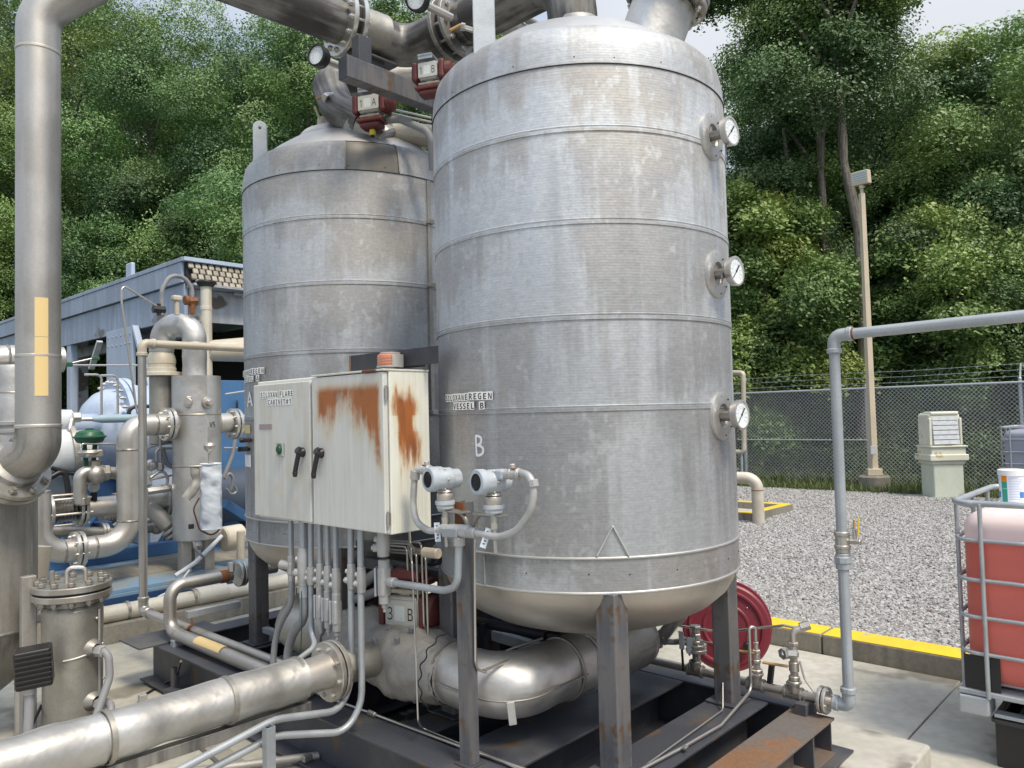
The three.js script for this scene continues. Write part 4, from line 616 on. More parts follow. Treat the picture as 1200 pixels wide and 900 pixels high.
{
  const t = T('grey_riser_pipe', 'grey painted pipe rising from the skid and turning right at the top', 'pipe'), r = 0.0275;
  M(t, 'elbow', PGREY, [tube([[XR, yP, ZR - 0.055], [XR, yP, ZR], [XR, yP + 0.08, ZR]], r * 1.12, { bend: 0.045, seg: 18 }), cyl([XR, yP, ZR - 0.075], [XR, yP, ZR - 0.045], r * 1.35), cyl([XR, yP + 0.06, ZR], [XR, yP + 0.09, ZR], r * 1.35)]);
  const yu = aX(987, 655, XR)[1]; M(t, 'lower_pipe', PGREY, cyl([XR, yP + 0.06, ZR], [XR, yu - 0.03, ZR], r * 0.92, r * 0.92, 18, 0.02)); M(t, 'union', PGREY, [cyl([XR, yu - 0.05, ZR], [XR, yu + 0.03, ZR], r * 1.25), cyl([XR, yu - 0.02, ZR], [XR, yu + 0.015, ZR], r * 1.5, r * 1.5, 8)]);
  M(t, 'tee', STEEL, [cyl([XR, yu + 0.03, ZR], [XR, yu + 0.13, ZR], r * 1.2), cyl([XR, yu + 0.05, ZR], [XR, yu + 0.07, ZR], r * 1.4), cyl([XR, yu + 0.11, ZR], [XR, yu + 0.135, ZR], r * 1.4)]);
  M(t, 'vent_valve', BOLT, [hex([XR, yu + 0.09, ZR], [XR - 0.01, yu + 0.09, ZR + 0.09], 0.014), cyl([XR, yu + 0.09, ZR + 0.06], [XR, yu + 0.15, ZR + 0.06], 0.01), bar([XR, yu + 0.12, ZR + 0.06], [XR, yu + 0.125, ZR - 0.01], 0.014, 0.006)]); M(t, 'valve_handle', YEL, bar([XR - 0.01, yu + 0.12, ZR + 0.08], [XR - 0.01, yu + 0.21, ZR + 0.085], 0.014, 0.006));
  M(t, 'upper_pipe', PGREY, cyl([XR, yu + 0.13, ZR], [XR, YTOP - 0.06, ZR], r * 0.92, r * 0.92, 18, 0.02));
  M(t, 'elbow', PGREY, [tube([[XR, YTOP - 0.085, ZR], [XR, YTOP, ZR], [XR, YTOP, ZR + 0.085]], r * 1.12, { bend: 0.06, seg: 18 }), cyl([XR, YTOP - 0.09, ZR], [XR, YTOP - 0.065, ZR], r * 1.32), cyl([XR, YTOP, ZR + 0.065], [XR, YTOP, ZR + 0.09], r * 1.32)]);
  M(t, 'rust_ring', RUST, cyl([XR, YTOP, ZR + 0.091], [XR, YTOP, ZR + 0.098], r * 1.1)); M(t, 'top_pipe', PGREY, cyl([XR, YTOP, ZR + 0.09], [XR - 0.01, YTOP + 0.025, ZR + 1.6], r * 0.95, r * 0.95, 18, 0.02));
}
function stem(z, parts) { let y = yP + 0.05; return parts.map(([h, r, n]) => { const g = cyl([XR, y, z], [XR, y + h, z], r, r, n ?? 14, 0.15); y += h; return g; }); }
{ const t = T('relief_valve', 'soiled steel pressure regulator and angled valve body under tank B', 'valve'), z = zAt(816, 770), y = yP;
  M(t, 'body', STEEL, [...stem(z, [[0.035, 0.022], [0.02, 0.026], [0.018, 0.058, 24], [0.012, 0.05, 24], [0.016, 0.058, 24], [0.02, 0.04], [0.035, 0.03, 6], [0.03, 0.024], [0.012, 0.032, 6]])]); M(t, 'bolts', BOLT, boltsG([XR, y + 0.125, z], UP, 0.048, 6, 0.07, 0.008), undefined, true);
  const a = [XR - 0.02, y + 0.175, z], b = [XR - 0.02, y + 0.13, z - 0.16]; M(t, 'inlet_pipe', STEEL, [tube([[XR, y + 0.2, z], a, [XR - 0.02, y + 0.14, z - 0.12], [XR - 0.1, y + 0.13, z - 0.32]], 0.017, { bend: 0.05 }), hex([XR - 0.045, y + 0.135, z - 0.19], [XR - 0.06, y + 0.133, z - 0.23], 0.04), cyl([XR - 0.06, y + 0.133, z - 0.23], [XR - 0.09, y + 0.13, z - 0.29], 0.033)]);
  M(t, 'flange', STEELD, [flangeG([XR - 0.10, y + 0.13, z - 0.32], [0.3, 0, 1], 0.078, 0.016), flangeG([XR - 0.108, y + 0.13, z - 0.345], [0.3, 0, 1], 0.078, 0.016)]);
  M(t, 'angle_body', STEEL, [cyl([XR - 0.05, y + 0.16, z - 0.19], [XR - 0.04, y + 0.27, z - 0.10], 0.037, 0.034), hex([XR - 0.04, y + 0.265, z - 0.105], [XR - 0.035, y + 0.335, z - 0.055], 0.046), hex([XR - 0.05, y + 0.14, z - 0.20], [XR - 0.048, y + 0.18, z - 0.175], 0.042)], 'Y shaped strainer body');
  M(t, 'valve_tag', WGREY, [box(XR - 0.06, y + 0.17, z - 0.055, 0.004, 0.1, 0.032, 0.001, [0, 0, 0.05]), box(XR - 0.06, y + 0.15, z - 0.005, 0.004, 0.09, 0.03, 0.001, [0.1, 0.5, 0])]); M(t, 'lever', BLACK, bar([XR - 0.05, y + 0.12, z - 0.06], [XR - 0.05, y - 0.0, z - 0.055], 0.014, 0.01)); M(t, 'small_valve', BOLT, [hex([XR - 0.03, y + 0.155, z - 0.09], [XR - 0.03, y + 0.15, z - 0.03], 0.017), ball([XR - 0.045, y + 0.15, z - 0.06], 0.017)]); }
const tubeT = (name, label, pts, r = 0.006, bend = 0.04, mat = TUBING) => { const t = T(name, label, 'tubing'); M(t, 'line', mat, tube(pts, r, { bend, seg: 7, arc: 6 })); return t; };
tubeT('instrument_tubing', 'thin steel tube bent down past the right leg of tank B', [aX(800, 747, XR), aX(845, 756, XR - 0.02), aX(847, 762, XR - 0.03), aY(847, 832, YS + 0.01), aY(762, 893, YS + 0.008), aY(735, 912, YS + 0.008)], 0.005);
{ const z = zAt(887, 785), t = T('needle_valve', 'stainless valve stack with a looped tube, beside the tank leg', 'valve'); M(t, 'body', STEELB, stem(z, [[0.012, 0.034, 16], [0.02, 0.03], [0.03, 0.02, 6], [0.02, 0.024, 8], [0.03, 0.018], [0.02, 0.022, 6], [0.025, 0.011], [0.015, 0.014, 6]]));
  M(t, 'handle', BRASS, bar([XR - 0.01, yP + 0.165, z], [XR - 0.03, yP + 0.165, z - 0.11], 0.018, 0.012, 0.005)); M(t, 'stop_plate', BLACK, box(XR + 0.01, yP + 0.06, z + 0.07, 0.03, 0.11, 0.025, 0.003, [0.15, 0, 0]));
  const y = yP + 0.225, q = aX(879, 770, XR - 0.03); M(t, 'line', TUBING, tube([[XR, y, z], [XR, y + 0.075, z], [q[0], y + 0.075, q[2]], [q[0], YS + 0.05, q[2]], aY(845, 850, YS + 0.012), aY(800, 876, YS + 0.012), aY(745, 905, YS + 0.012)], 0.0085, { bend: 0.05, seg: 9, arc: 8 })); M(t, 'tube_clip', BOLT, box(...aY(803, 876, YS + 0.02), 0.03, 0.012, 0.02, 0.003)); }
{ const z = zAt(931, 795), t = T('ball_valve', 'stainless ball valve with an orange lever, nearest the grey riser', 'valve'); M(t, 'body', STEELB, stem(z, [[0.014, 0.035, 16], [0.025, 0.028], [0.02, 0.022, 6], [0.05, 0.025, 16], [0.022, 0.02, 6], [0.03, 0.026, 12], [0.03, 0.02], [0.018, 0.027, 6]]));
  M(t, 'handle', BRASS, bar([XR - 0.02, yP + 0.135, z - 0.02], [XR - 0.04, yP + 0.135, z - 0.15], 0.02, 0.012, 0.006), 'orange dipped lever'); M(t, 'side_valve', BOLT, [hex([XR - 0.03, yP + 0.2, z - 0.05], [XR, yP + 0.2, z + 0.02], 0.026), hex([XR - 0.045, yP + 0.2, z - 0.04], [XR - 0.015, yP + 0.2, z - 0.03], 0.03)]);
  const y = yP + 0.26; M(t, 'elbow', STEELB, [tube([[XR, y, z], [XR, y + 0.05, z], [XR + 0.03, y + 0.075, z + 0.05]], 0.017, { bend: 0.03 }), hex([XR + 0.02, y + 0.07, z + 0.03], [XR + 0.045, y + 0.085, z + 0.07], 0.024)]); M(t, 'line', TUBING, tube([[XR + 0.02, y + 0.065, z + 0.03], [XR + 0.01, y + 0.07, z - 0.05], aX(845, 741, XR + 0.04), aX(795, 733, XR + 0.1)], 0.007, { bend: 0.03, seg: 7 })); M(t, 'braided_wire', BOLT, tube([[XR - 0.01, yP + 0.17, z + 0.035], [XR - 0.02, yP + 0.09, z + 0.06], [XR - 0.02, yP + 0.03, z + 0.11]], 0.005, { bend: 0.05, seg: 6 })); }
{ // tubing along the long beam and little lines under B
  tubeT('instrument_tubing', 'pair of thin tubes running along the front skid beam, upper one', [aY(368, 812, YS + 0.012), aY(430, 834, YS + 0.012), aY(548, 878, YS + 0.012), aY(625, 905, YS + 0.012)], 0.0075);
  tubeT('instrument_tubing', 'thin tube dropping from the cabinet to the front skid beam', [aX(478, 640, -0.80), aX(483, 660, -0.83), aX(490, 845, -0.90), aY(494, 853, YS + 0.01), aY(560, 880, YS + 0.01), aY(622, 908, YS + 0.01)], 0.0048, 0.02);
  const u = T('tube_union', 'small tube union on the front skid beam', 'fitting'); M(u, 'body', FLG, hex(aY(432, 834.5, YS + 0.014), aY(440, 838, YS + 0.014), 0.014));
  tubeT('instrument_tubing', 'thin upright tube from the right transmitter past the post', [aX(557, 612, -0.86), aX(556, 640, -0.86), aX(557, 775, -0.86), aX(560, 785, -0.84), aX(570, 788, -0.80)], 0.006, 0.03);
  tubeT('instrument_tubing', 'crooked thin tube over the dented elbow', [aX(566, 786, -0.80), aX(611, 768, -0.55), aX(588, 765, -0.5), aX(600, 760, -0.45), aX(636, 748, -0.3)], 0.007, 0.02);
  const g = T('dark_pipe_rack', 'dark level pipe with brackets behind the dented elbow', 'pipe'); M(g, 'pipe', SKID, cyl(aX(556, 728, -0.15), aX(680, 752, 0.1), 0.028)); M(g, 'flange', SKID, [flangeG(aX(668, 750, 0.08), [0.3, 0, 1], 0.075, 0.02), flangeG(aX(640, 744, 0.02), [0.3, 0, 1], 0.05, 0.02)]); M(g, 'post', SKID, [bar(aX(567, 730, -0.15), aX(567, 775, -0.15), 0.035, 0.035)]);
  const w = T('white_angle', 'pale angle bar lying behind the dented elbow', 'steel angle'); M(w, 'bar', WGREY, bar(aX(556, 737, 0.2), aX(660, 768, 0.2), 0.05, 0.06));
}

// ---------------------------------------------------------------- hose reel
{ const t = T('hose_reel', 'dark red round hose reel standing behind the tank leg near the kerb', 'hose reel'), c = aX(851, 735, 1.42), d = V([-0.93, 0.06, 0.42]).normalize(), R = 0.282, back = (k) => along(c, d, k);
  M(t, 'front_disc', MAROON, lathe([[0, 0.02], [0.13, 0.02], [0.137, 0.026], [0.147, 0.026], [0.154, 0.02], [R - 0.065, 0.016], [R - 0.058, 0.03], [R - 0.045, 0.031], [R - 0.038, 0.018], [R - 0.012, 0.016], [R, 0.006], [R, -0.004], [R - 0.02, -0.008], [0, 0.0]], c, d, 56, 0.4));
  M(t, 'rear_disc', MAROON, lathe([[0, -0.13], [R, -0.13], [R + 0.004, -0.122], [R, -0.114], [0, -0.114]], c, d, 56, 0.4)); M(t, 'coiled_hose', flat(0.09, 0.012, 0.02, 0.6), [-0.03, -0.055, -0.08, -0.103].map((k) => { const g = prep(new THREE.TorusGeometry(R - 0.05, 0.0135, 8, 40)); return orient((g.rotateX(Math.PI / 2), g), back(k), d); }));
  M(t, 'hub', BOLT, [cyl(back(0.02), back(0.075), 0.02), hex(back(0.05), back(0.075), 0.026)]); M(t, 'label_plate', WGREY, box(...along(c, [d.z, 0, -d.x], 0).map((v, i) => v + [-0.03, 0.015, -0.075][i]), 0.006, 0.07, 0.032, 0.001, [0, -0.42, 0])); M(t, 'label_plate', WGREY, box(c[0] - 0.02, c[1] + 0.215, c[2] - 0.02, 0.005, 0.022, 0.05, 0.001, [0, -0.42, 0]));
  M(t, 'bolts', BOLT, [...Array(8)].map((_, i) => { const u = new THREE.Vector3().crossVectors(d, UP).normalize(), w = new THREE.Vector3().crossVectors(d, u), a = i * 0.785; return ball(V(back(0.02)).addScaledVector(u, 0.19 * Math.cos(a)).addScaledVector(w, 0.19 * Math.sin(a)), 0.006, 6); }), undefined, true);
  M(t, 'stand', MAROON, [bar([c[0] + 0.03, G0, c[2] - 0.03], [c[0] + 0.05, c[1], c[2] - 0.01], 0.05, 0.05), box(c[0] + 0.02, G0 + 0.01, c[2] - 0.02, 0.2, 0.02, 0.12, 0.003)]); M(t, 'crank_knob', BLACK, [cyl(along(back(0.01), [0.4, -0.72, 0.9], 0.16), along(along(back(0.01), [0.4, -0.72, 0.9], 0.16), d, 0.09), 0.022)]); }

// ---------------------------------------------------------------- liquid tote with cage, plastic tub, crate
const TYB0 = 0.165;
const PLAST = new THREE.MeshPhysicalMaterial({ roughness: 0.42, transmission: 0.3, thickness: 0, ior: 1.3 }); PLAST.map = ctex(64, 512, (u, v) => { const y = v * 2, L = TYB0 + 0.135 + 0.94 * 0.79; return mix3([0.80, 0.23, 0.19], [0.90, 0.84, 0.85], sstep(L - 0.012, L + 0.004, y + 0.004 * Math.sin(u * 6.28))); }, 1, 2);
function tote(x0, z0, ybase, label, w, dz, plast, liquid, level, group) {
  const t = T('liquid_tote', label, 'tote'), x1 = x0 + w, z1 = z0 + dz, H = 1.075, yT = ybase + H, yb = ybase + 0.135, r = 0.0105;
  const rect = (y, o, rad, q, zz = 0) => tube([[x0 - o + 0.2, y, z0 - o], [x0 - o, y, z0 - o], [x0 - o, y, z1 + o], [x1 + o, y, z1 + o], [x1 + o, y, z0 - o], [x0 - o + 0.19, y, z0 - o]], rad, { bend: 0.09, seg: 8, arc: 6 });
  M(t, 'top_rail', GALV, rect(yT, 0.012, 0.0165)); for (const k of [0.80, 0.585, 0.385, 0.19]) M(t, 'cage_ring', GALV, rect(yb + (H - 0.135) * k, 0.012, r));
  const vs = (x, z) => M(t, 'cage_bar', GALV, cyl([x, yb - 0.04, z], [x, yT, z], r * 1.05, r * 1.05, 10)); for (const k of [0.1, 0.36, 0.63, 0.9]) { vs(x0 - 0.02, mix(z0, z1, k)); vs(x1 + 0.02, mix(z0, z1, k)); } for (const k of [0.12, 0.5, 0.88]) { vs(mix(x0, x1, k), z0 - 0.02); vs(mix(x0, x1, k), z1 + 0.02); }
  const bg = prep(new RoundedBoxGeometry(w - 0.03, H - 0.18, dz - 0.03, 6, 0.1)); bg.translate((x0 + x1) / 2, yb + (H - 0.18) / 2, (z0 + z1) / 2); M(t, 'bottle', plast, boxUV(bg));
  if (liquid) { const yl = yb + (H - 0.135) * level, hh = H - 0.184, g = prep(new RoundedBoxGeometry(w - 0.036, hh, dz - 0.036, 6, 0.1)); g.translate((x0 + x1) / 2, yb + 0.002 + hh / 2, (z0 + z1) / 2); const p = g.attributes.position; for (let i = 0; i < p.count; i++) p.setY(i, Math.min(yl, p.getY(i))); g.computeVertexNormals(); M(t, 'liquid', liquid, boxUV(g)); }
  M(t, 'cap', flat(0.75, 0.75, 0.72, 0.5), lathe([[0, 0.03], [0.1, 0.03], [0.11, 0.02], [0.115, -0.02], [0, -0.02]], [(x0 + x1) / 2, yb + H - 0.16, (z0 + z1) / 2], UP, 28));
  M(t, 'pallet_deck', GALV, [boxAA([x0 - 0.02, ybase + 0.1, z0 - 0.02], [x1 + 0.02, ybase + 0.128, z1 + 0.02], 0.008)]); for (const x of [x0, x1 - 0.11]) for (const z of [z0, z1 - 0.11]) M(t, 'corner_foot', GALV, boxAA([x - 0.024, ybase, z - 0.024], [x + 0.12, ybase + 0.098, z + 0.12], 0.015)); M(t, 'skid_rail', GALV, [boxAA([x0 + 0.01, ybase, z0 + 0.13], [x0 + 0.08, ybase + 0.02, z1 - 0.13], 0.004), boxAA([x1 - 0.08, ybase, z0 + 0.13], [x1 - 0.01, ybase + 0.02, z1 - 0.13], 0.004)]);
  return t;
}
const LIQ = new THREE.MeshPhysicalMaterial({ roughness: 0.5 }); LIQ.color.setRGB(0.72, 0.12, 0.10);
const TX = 1.28, TZ = 1.425, TYB = 0.165;
{ const t = tote(TX, TZ, TYB, 'caged liquid tote two thirds full of red fluid on the concrete', 0.98, 1.16, PLAST, LIQ, 0.79);
  M(t, 'side_panel', BLACK, boxAA([TX - 0.006, TYB + 0.13, TZ + 0.01], [TX + 0.003, TYB + 0.30, TZ + 0.17], 0.003), 'black board behind the lowest bars'); }
{ const t = T('plastic_crate', 'black plastic crates stacked under the tote with red fluid', 'crate'), y0 = G0;
  const wall = (a, b) => M(t, 'wall', BLACK, boxAA(a, b, 0.006)); const x0 = TX + 0.02, x1 = TX + 0.92, z0 = TZ + 0.13, z1 = TZ + 1.1, h = TYB - 0.005;
  wall([x0, y0, z0], [x0 + 0.02, h, z1]); wall([x1 - 0.02, y0, z0], [x1, h, z1]); wall([x0 + 0.021, y0, z0], [x1 - 0.021, h, z0 + 0.02]); wall([x0 + 0.021, y0, z1 - 0.02], [x1 - 0.021, h, z1]);
  M(t, 'rim', flat(0.035, 0.036, 0.04, 0.4), [bar([x0 - 0.006, h - 0.012, z0], [x0 - 0.006, h - 0.012, z1], 0.02, 0.022), bar([x0, h - 0.012, z0 - 0.006], [x1, h - 0.012, z0 - 0.006], 0.02, 0.022)]); M(t, 'floor', BLACK, boxAA([x0 + 0.021, y0, z0 + 0.021], [x1 - 0.021, y0 + 0.015, z1 - 0.021], 0)); M(t, 'rib', BLACK, [...Array(8)].map((_, i) => boxAA([x0 + 0.03, h - 0.07, z0 + 0.07 + i * 0.11], [x1 - 0.03, h - 0.02, z0 + 0.085 + i * 0.11], 0.002)), undefined, true); }
{ const t = T('plastic_tub', 'white lidded plastic tub with orange and teal label on the tote', 'tub'), yb = TYB + 0.135 + 1.075 - 0.18, c = aY(1187, 590, yb + 0.006); const R = 0.062, y0 = c[1], H = 0.155;
  M(t, 'body', canvasMat(512, 160, (g) => { g.fillStyle = '#dfe6f2'; g.fillRect(0, 0, 512, 160); for (let k = 0; k < 3; k++) { const o = k * 171; g.fillStyle = '#e08a1c'; g.fillRect(o, 0, 42, 34); g.fillStyle = '#3a9c8c'; g.fillRect(o, 34, 42, 126); g.fillStyle = '#7fc4bb'; g.fillRect(o, 70, 42, 6); g.fillStyle = '#9fb0cf'; for (let i = 0; i < 14; i++) g.fillRect(o + 52, 12 + i * 9, 60 + (i * 37) % 45, 3); g.fillStyle = '#3f7bc4'; g.fillRect(o + 120, 90, 40, 34); } }, { roughness: 0.4 }), (() => { const g = prep(new THREE.CylinderGeometry(R, R * 0.96, H, 36, 1, true)); g.rotateY(-0.2); g.translate(c[0], y0 + H / 2, c[2]); return g; })());
  M(t, 'lid', flat(0.78, 0.80, 0.82, 0.4), lathe([[0, 0.032], [R - 0.004, 0.032], [R + 0.004, 0.027], [R + 0.005, 0.0], [0, -0.002]], [c[0], y0 + H, c[2]], UP, 36)); M(t, 'base', flat(0.7, 0.73, 0.78, 0.4), cyl([c[0], y0, c[2]], [c[0], y0 + 0.006, c[2]], R * 0.96, R * 0.96, 36)); 
  const s = T('paper_sheet', 'white sheet and pens lying on top of the tote', 'paper'); M(s, 'sheet', flat(0.8, 0.8, 0.8, 0.7), box(c[0] - 0.05, yb + 0.002, c[2] + 0.03, 0.22, 0.004, 0.3, 0.001, [0, 0.3, 0])); M(s, 'pen', BLACK, bar([c[0] - 0.13, yb + 0.008, c[2] - 0.0], [c[0] - 0.06, yb + 0.008, c[2] - 0.06], 0.008, 0.008)); M(s, 'pen', BLACK, bar([c[0] - 0.12, yb + 0.008, c[2] + 0.08], [c[0] - 0.07, yb + 0.008, c[2] + 0.12], 0.008, 0.008)); }

// ---------------------------------------------------------------- left: tall pipe, side vessel, filter vessel
const mid = (a, b, t) => a.map((v, i) => mix(v, b[i], t));
{ const t = T('tall_pipe', 'tall weathered steel pipe with a strip of tan tape at the far left', 'pipe'), z = -2.4, b = aZ(45, 300, z), x = b[0], yb = aZ(42, 533, z)[1] + 0.0, r = 0.112;
  const yt = aZ(45, 62, z)[1];
  M(t, 'upright', STEEL, tube([[x, yb + 0.16, z], [x, yt, z]], r, { seg: 36, step: 0.2 }));
  M(t, 'top_elbow', STEEL, tube([[x, yt, z], [x, yt + 0.24, z], [x + 0.32, yt + 0.52, z + 0.16], [x + 0.42, yt + 1.25, z + 0.3]], r * 1.01, { bend: 0.34, seg: 32, arc: 14 }), 'streaked elbow leaning right');
  for (const [y, w] of [[yt, 0.004], [yb + 0.16, 0.005], [mix(yb, yt, 0.24), 0.003]]) M(t, 'weld', STEELB, lathe([[r - 0.001, -0.012], [r + w, -0.005], [r + w, 0.005], [r - 0.001, 0.012]], [x, y, z], UP, 36));
  M(t, 'bottom_elbow', STEELD, tube([[x, yb + 0.16, z], [x, yb + 0.02, z], [x - 0.09, yb - 0.07, z - 0.17]], r * 1.01, { bend: 0.2, seg: 36, arc: 16 }), 'dark lower elbow');
  const f = [x - 0.09, yb - 0.07, z - 0.17], d = [-0.30, -0.62, -0.80]; M(t, 'flange', FLG, [lathe([[0, -0.018], [0.215, -0.018], [0.22, -0.013], [0.22, 0.013], [0.215, 0.018], [0.15, 0.018], [0.145, 0.05], [0.115, 0.07], [0, 0.07]], f, V(d).negate(), 48)]); M(t, 'bolts', FLG, boltsG(along(f, d, 0.01), d, 0.185, 10, 0.12, 0.024, 0.1), undefined, true); M(t, 'rear_flange', FLG, flangeG(along(f, d, 0.04), d, 0.22, 0.035, 48));
  const a = aZ(44.5, 349, z), c = aZ(44.5, 464, z), dep = V([-0.52, 0, 1]).normalize(), th0 = Math.atan2(dep.x, dep.z);
  const yA = aZ(46, 349, z + r * 0.8)[1], yB = aZ(46, 464, z + r * 0.8)[1], ym = mix(yA, yB, 0.4); const th = th0 + 0.34; for (const [p, q] of [[yB, ym - 0.001], [ym + 0.001, yA]]) M(t, 'tape_strip', TAPE, patchG(th - 0.29, th + 0.29, p, q, x, z, r + 0.002)); }
{ const t = T('process_vessel', 'tall grey steel vessel with dished bottom cut by the left edge', 'vessel'), z = -2.95, c = aZ(-34, 650, z), r = 0.335, x = c[0], y0 = aZ(10, 733, z + 0.1)[1];
  M(t, 'shell', GREYV, lathe([[r, y0], [r, aZ(0, 580, z)[1]], [r - 0.03, aZ(0, 580, z)[1] + 0.02], [0, aZ(0, 580, z)[1] + 0.03]], [x, 0, z], UP, 56)); M(t, 'bottom_dish', STEELD, lathe([[0, y0 - 0.42], [r * 0.35, y0 - 0.40], [r * 0.62, y0 - 0.33], [r * 0.85, y0 - 0.19], [r * 0.97, y0 - 0.07], [r, y0 - 0.002]], [x, 0, z], UP, 56, 1)); M(t, 'weld', STEELD, lathe([[r, -0.012], [r + 0.006, 0], [r, 0.012]], [x, y0, z], UP, 56)); M(t, 'shell_seam', STEELD, bar([x + r * 0.75, y0, z + r * 0.66], [x + r * 0.75, y0 + 0.8, z + r * 0.66], 0.012, 0.004));
  for (const s of [[0.22, 0.12], [0.05, -0.26]]) M(t, 'leg', STEEL, cyl([x + s[0], G0, z + s[1]], [x + s[0], y0 - 0.2, z + s[1]], 0.03)); M(t, 'nozzle', STEEL, [tube([[x + 0.2, y0 + 0.06, z + 0.25], [x + 0.36, y0 + 0.05, z + 0.32], [x + 0.6, y0 + 0.06, z + 0.34]], 0.024, { bend: 0.05 }), hex([x + 0.27, y0 + 0.055, z + 0.27], [x + 0.33, y0 + 0.05, z + 0.3], 0.036)]); M(t, 'lever', FLG, bar([x + 0.25, y0 + 0.1, z + 0.3], [x + 0.36, y0 + 0.12, z + 0.33], 0.02, 0.008));
  M(t, 'yellow_plate', YEL, box(x + 0.27, y0 - 0.3, z - 0.2, 0.12, 0.22, 0.01, 0.002)); }
{ const t = T('filter_vessel', 'small upright clad vessel with a bolted round lid and lifting handle', 'vessel'), z = -2.4, c = aZ(85, 700, z), x = c[0], yt = aZ(82, 682, z)[1] + 0.015, r = 0.158, R = 0.203;
  M(t, 'jacket', CLADD, [tube([[x, G0 + 0.02, z], [x, yt - 0.16, z]], r, { seg: 44, step: 0.03, dent: 0.006, df: 8, caps: false }), lathe([[r * 0.99, 0], [r * 0.9, 0.02], [r * 0.7, 0.025]], [x, yt - 0.16, z], UP, 40)]); M(t, 'neck', STEELD, cyl([x, yt - 0.17, z], [x, yt - 0.08, z], r * 0.86, r * 0.9, 36)); M(t, 'lower_flange', FLG, flangeG([x, yt - 0.082, z], UP, R, 0.035, 48)); M(t, 'gasket', DARK, flangeG([x, yt - 0.058, z], UP, R * 0.93, 0.013, 40)); M(t, 'lid', FLG, flangeG([x, yt - 0.035, z], UP, R, 0.035, 48)); M(t, 'bolts', FLG, boltsG([x, yt - 0.058, z], UP, R * 0.83, 12, 0.15, 0.021), undefined, true);
  M(t, 'lift_handle', STEELB, tube([[x - 0.03, yt - 0.02, z], [x - 0.03, yt + 0.07, z], [x + 0.06, yt + 0.06, z + 0.03], [x + 0.06, yt - 0.02, z + 0.03]], 0.011, { bend: 0.03 })); M(t, 'lid_stud', FLG, cyl([x - 0.1, yt - 0.02, z - 0.02], [x - 0.1, yt + 0.06, z - 0.02], 0.014)); M(t, 'jacket_seam', CLAD, [bar([x + r * 0.62, G0 + 0.05, z + r * 0.81], [x + r * 0.62, yt - 0.17, z + r * 0.81], 0.012, 0.006), tube([...Array(17)].map((_, i) => { const a = -0.6 + i * 0.2; return [x + r * 1.0 * Math.sin(a), 0.47 + 0.012 * Math.sin(a * 2), z + r * 1.0 * Math.cos(a)]; }), 0.006, { seg: 6 })]); M(t, 'screws', BOLT, [[0.55, 0.66], [0.95, 0.5], [1.0, 0.3], [0.9, 0.12]].map(([a, y]) => ball([x + r * Math.sin(a), y, z + r * Math.cos(a)], 0.009, 6)), undefined, true);
  for (const y of [aZ(97, 755, z)[1], aZ(97, 815, z)[1]]) M(t, 'nozzle_collar', STEELD, lathe([[0.06, -0.02], [0.045, 0.012], [0.03, 0.03]], [x + 0.06, y, z + r * 0.92], [0.35, 0, 1], 20));
  M(t, 'gland', BLACK, [cyl([x + 0.09, 0.04, z + 0.13], [x + 0.13, 0.04, z + 0.24], 0.03), box(x + 0.1, -0.02, z + 0.17, 0.08, 0.06, 0.1, 0.01)]); M(t, 'foot', SKID, box(x, G0 + 0.01, z, 0.42, 0.02, 0.42, 0.003));
  const A = [x + 0.09, aZ(97, 757, z)[1], z + 0.19], B = [x + 0.09, aZ(97, 818, z)[1], z + 0.19];
  const c1 = T('flexible_conduit', 'grey flexible conduit from the upper socket of the small lidded vessel', 'conduit'); M(c1, 'hose', FLEX, tube([[A[0] - 0.03, A[1], A[2] - 0.05], [A[0] + 0.02, A[1], A[2] + 0.04], [A[0] + 0.02, A[1] - 0.14, A[2] + 0.06], [A[0] - 0.1, 0.10, A[2] + 0.12], [A[0] - 0.3, G0 + 0.05, A[2] + 0.25]], 0.021, { bend: 0.1 })); M(c1, 'connector', FITTING, hex([A[0] - 0.02, A[1], A[2] - 0.03], [A[0], A[1], A[2] + 0.02], 0.032));
  const c2 = T('flexible_conduit', 'grey flexible conduit from the lower socket of the small lidded vessel', 'conduit'); M(c2, 'hose', FLEX, tube([[B[0] - 0.03, B[1], B[2] - 0.05], [B[0] + 0.03, B[1] + 0.02, B[2] + 0.06], [B[0] + 0.0, B[1] - 0.05, B[2] + 0.12], [B[0] - 0.2, B[1] - 0.05, B[2] + 0.16], [B[0] - 0.34, G0 + 0.04, B[2] + 0.22]], 0.02, { bend: 0.07 })); M(c2, 'connector', FITTING, hex([B[0] - 0.02, B[1], B[2] - 0.03], [B[0], B[1], B[2] + 0.03], 0.03)); }
{ const t = T('finned_box', 'black finned terminal box on a grey post beside the small lidded vessel', 'terminal box'), c = aZ(40, 781, -2.22); M(t, 'housing', BLACK, box(...c, 0.17, 0.2, 0.14, 0.012, [0, -0.35, 0.06])); M(t, 'fin', BLACK, [...Array(7)].map((_, i) => box(c[0] - 0.01, c[1] - 0.075 + i * 0.025, c[2] + 0.035, 0.165, 0.009, 0.09, 0.002, [0, -0.35, 0.06])), undefined, true); M(t, 'gland', FITTING, cyl([c[0] - 0.02, c[1] - 0.14, c[2]], [c[0] - 0.02, c[1] - 0.09, c[2]], 0.03)); M(t, 'hose', FLEX, tube([[c[0] - 0.02, c[1] - 0.12, c[2]], [c[0] - 0.03, c[1] - 0.26, c[2] + 0.02], [c[0] - 0.06, G0 + 0.02, c[2] + 0.06]], 0.024, { bend: 0.2 })); }
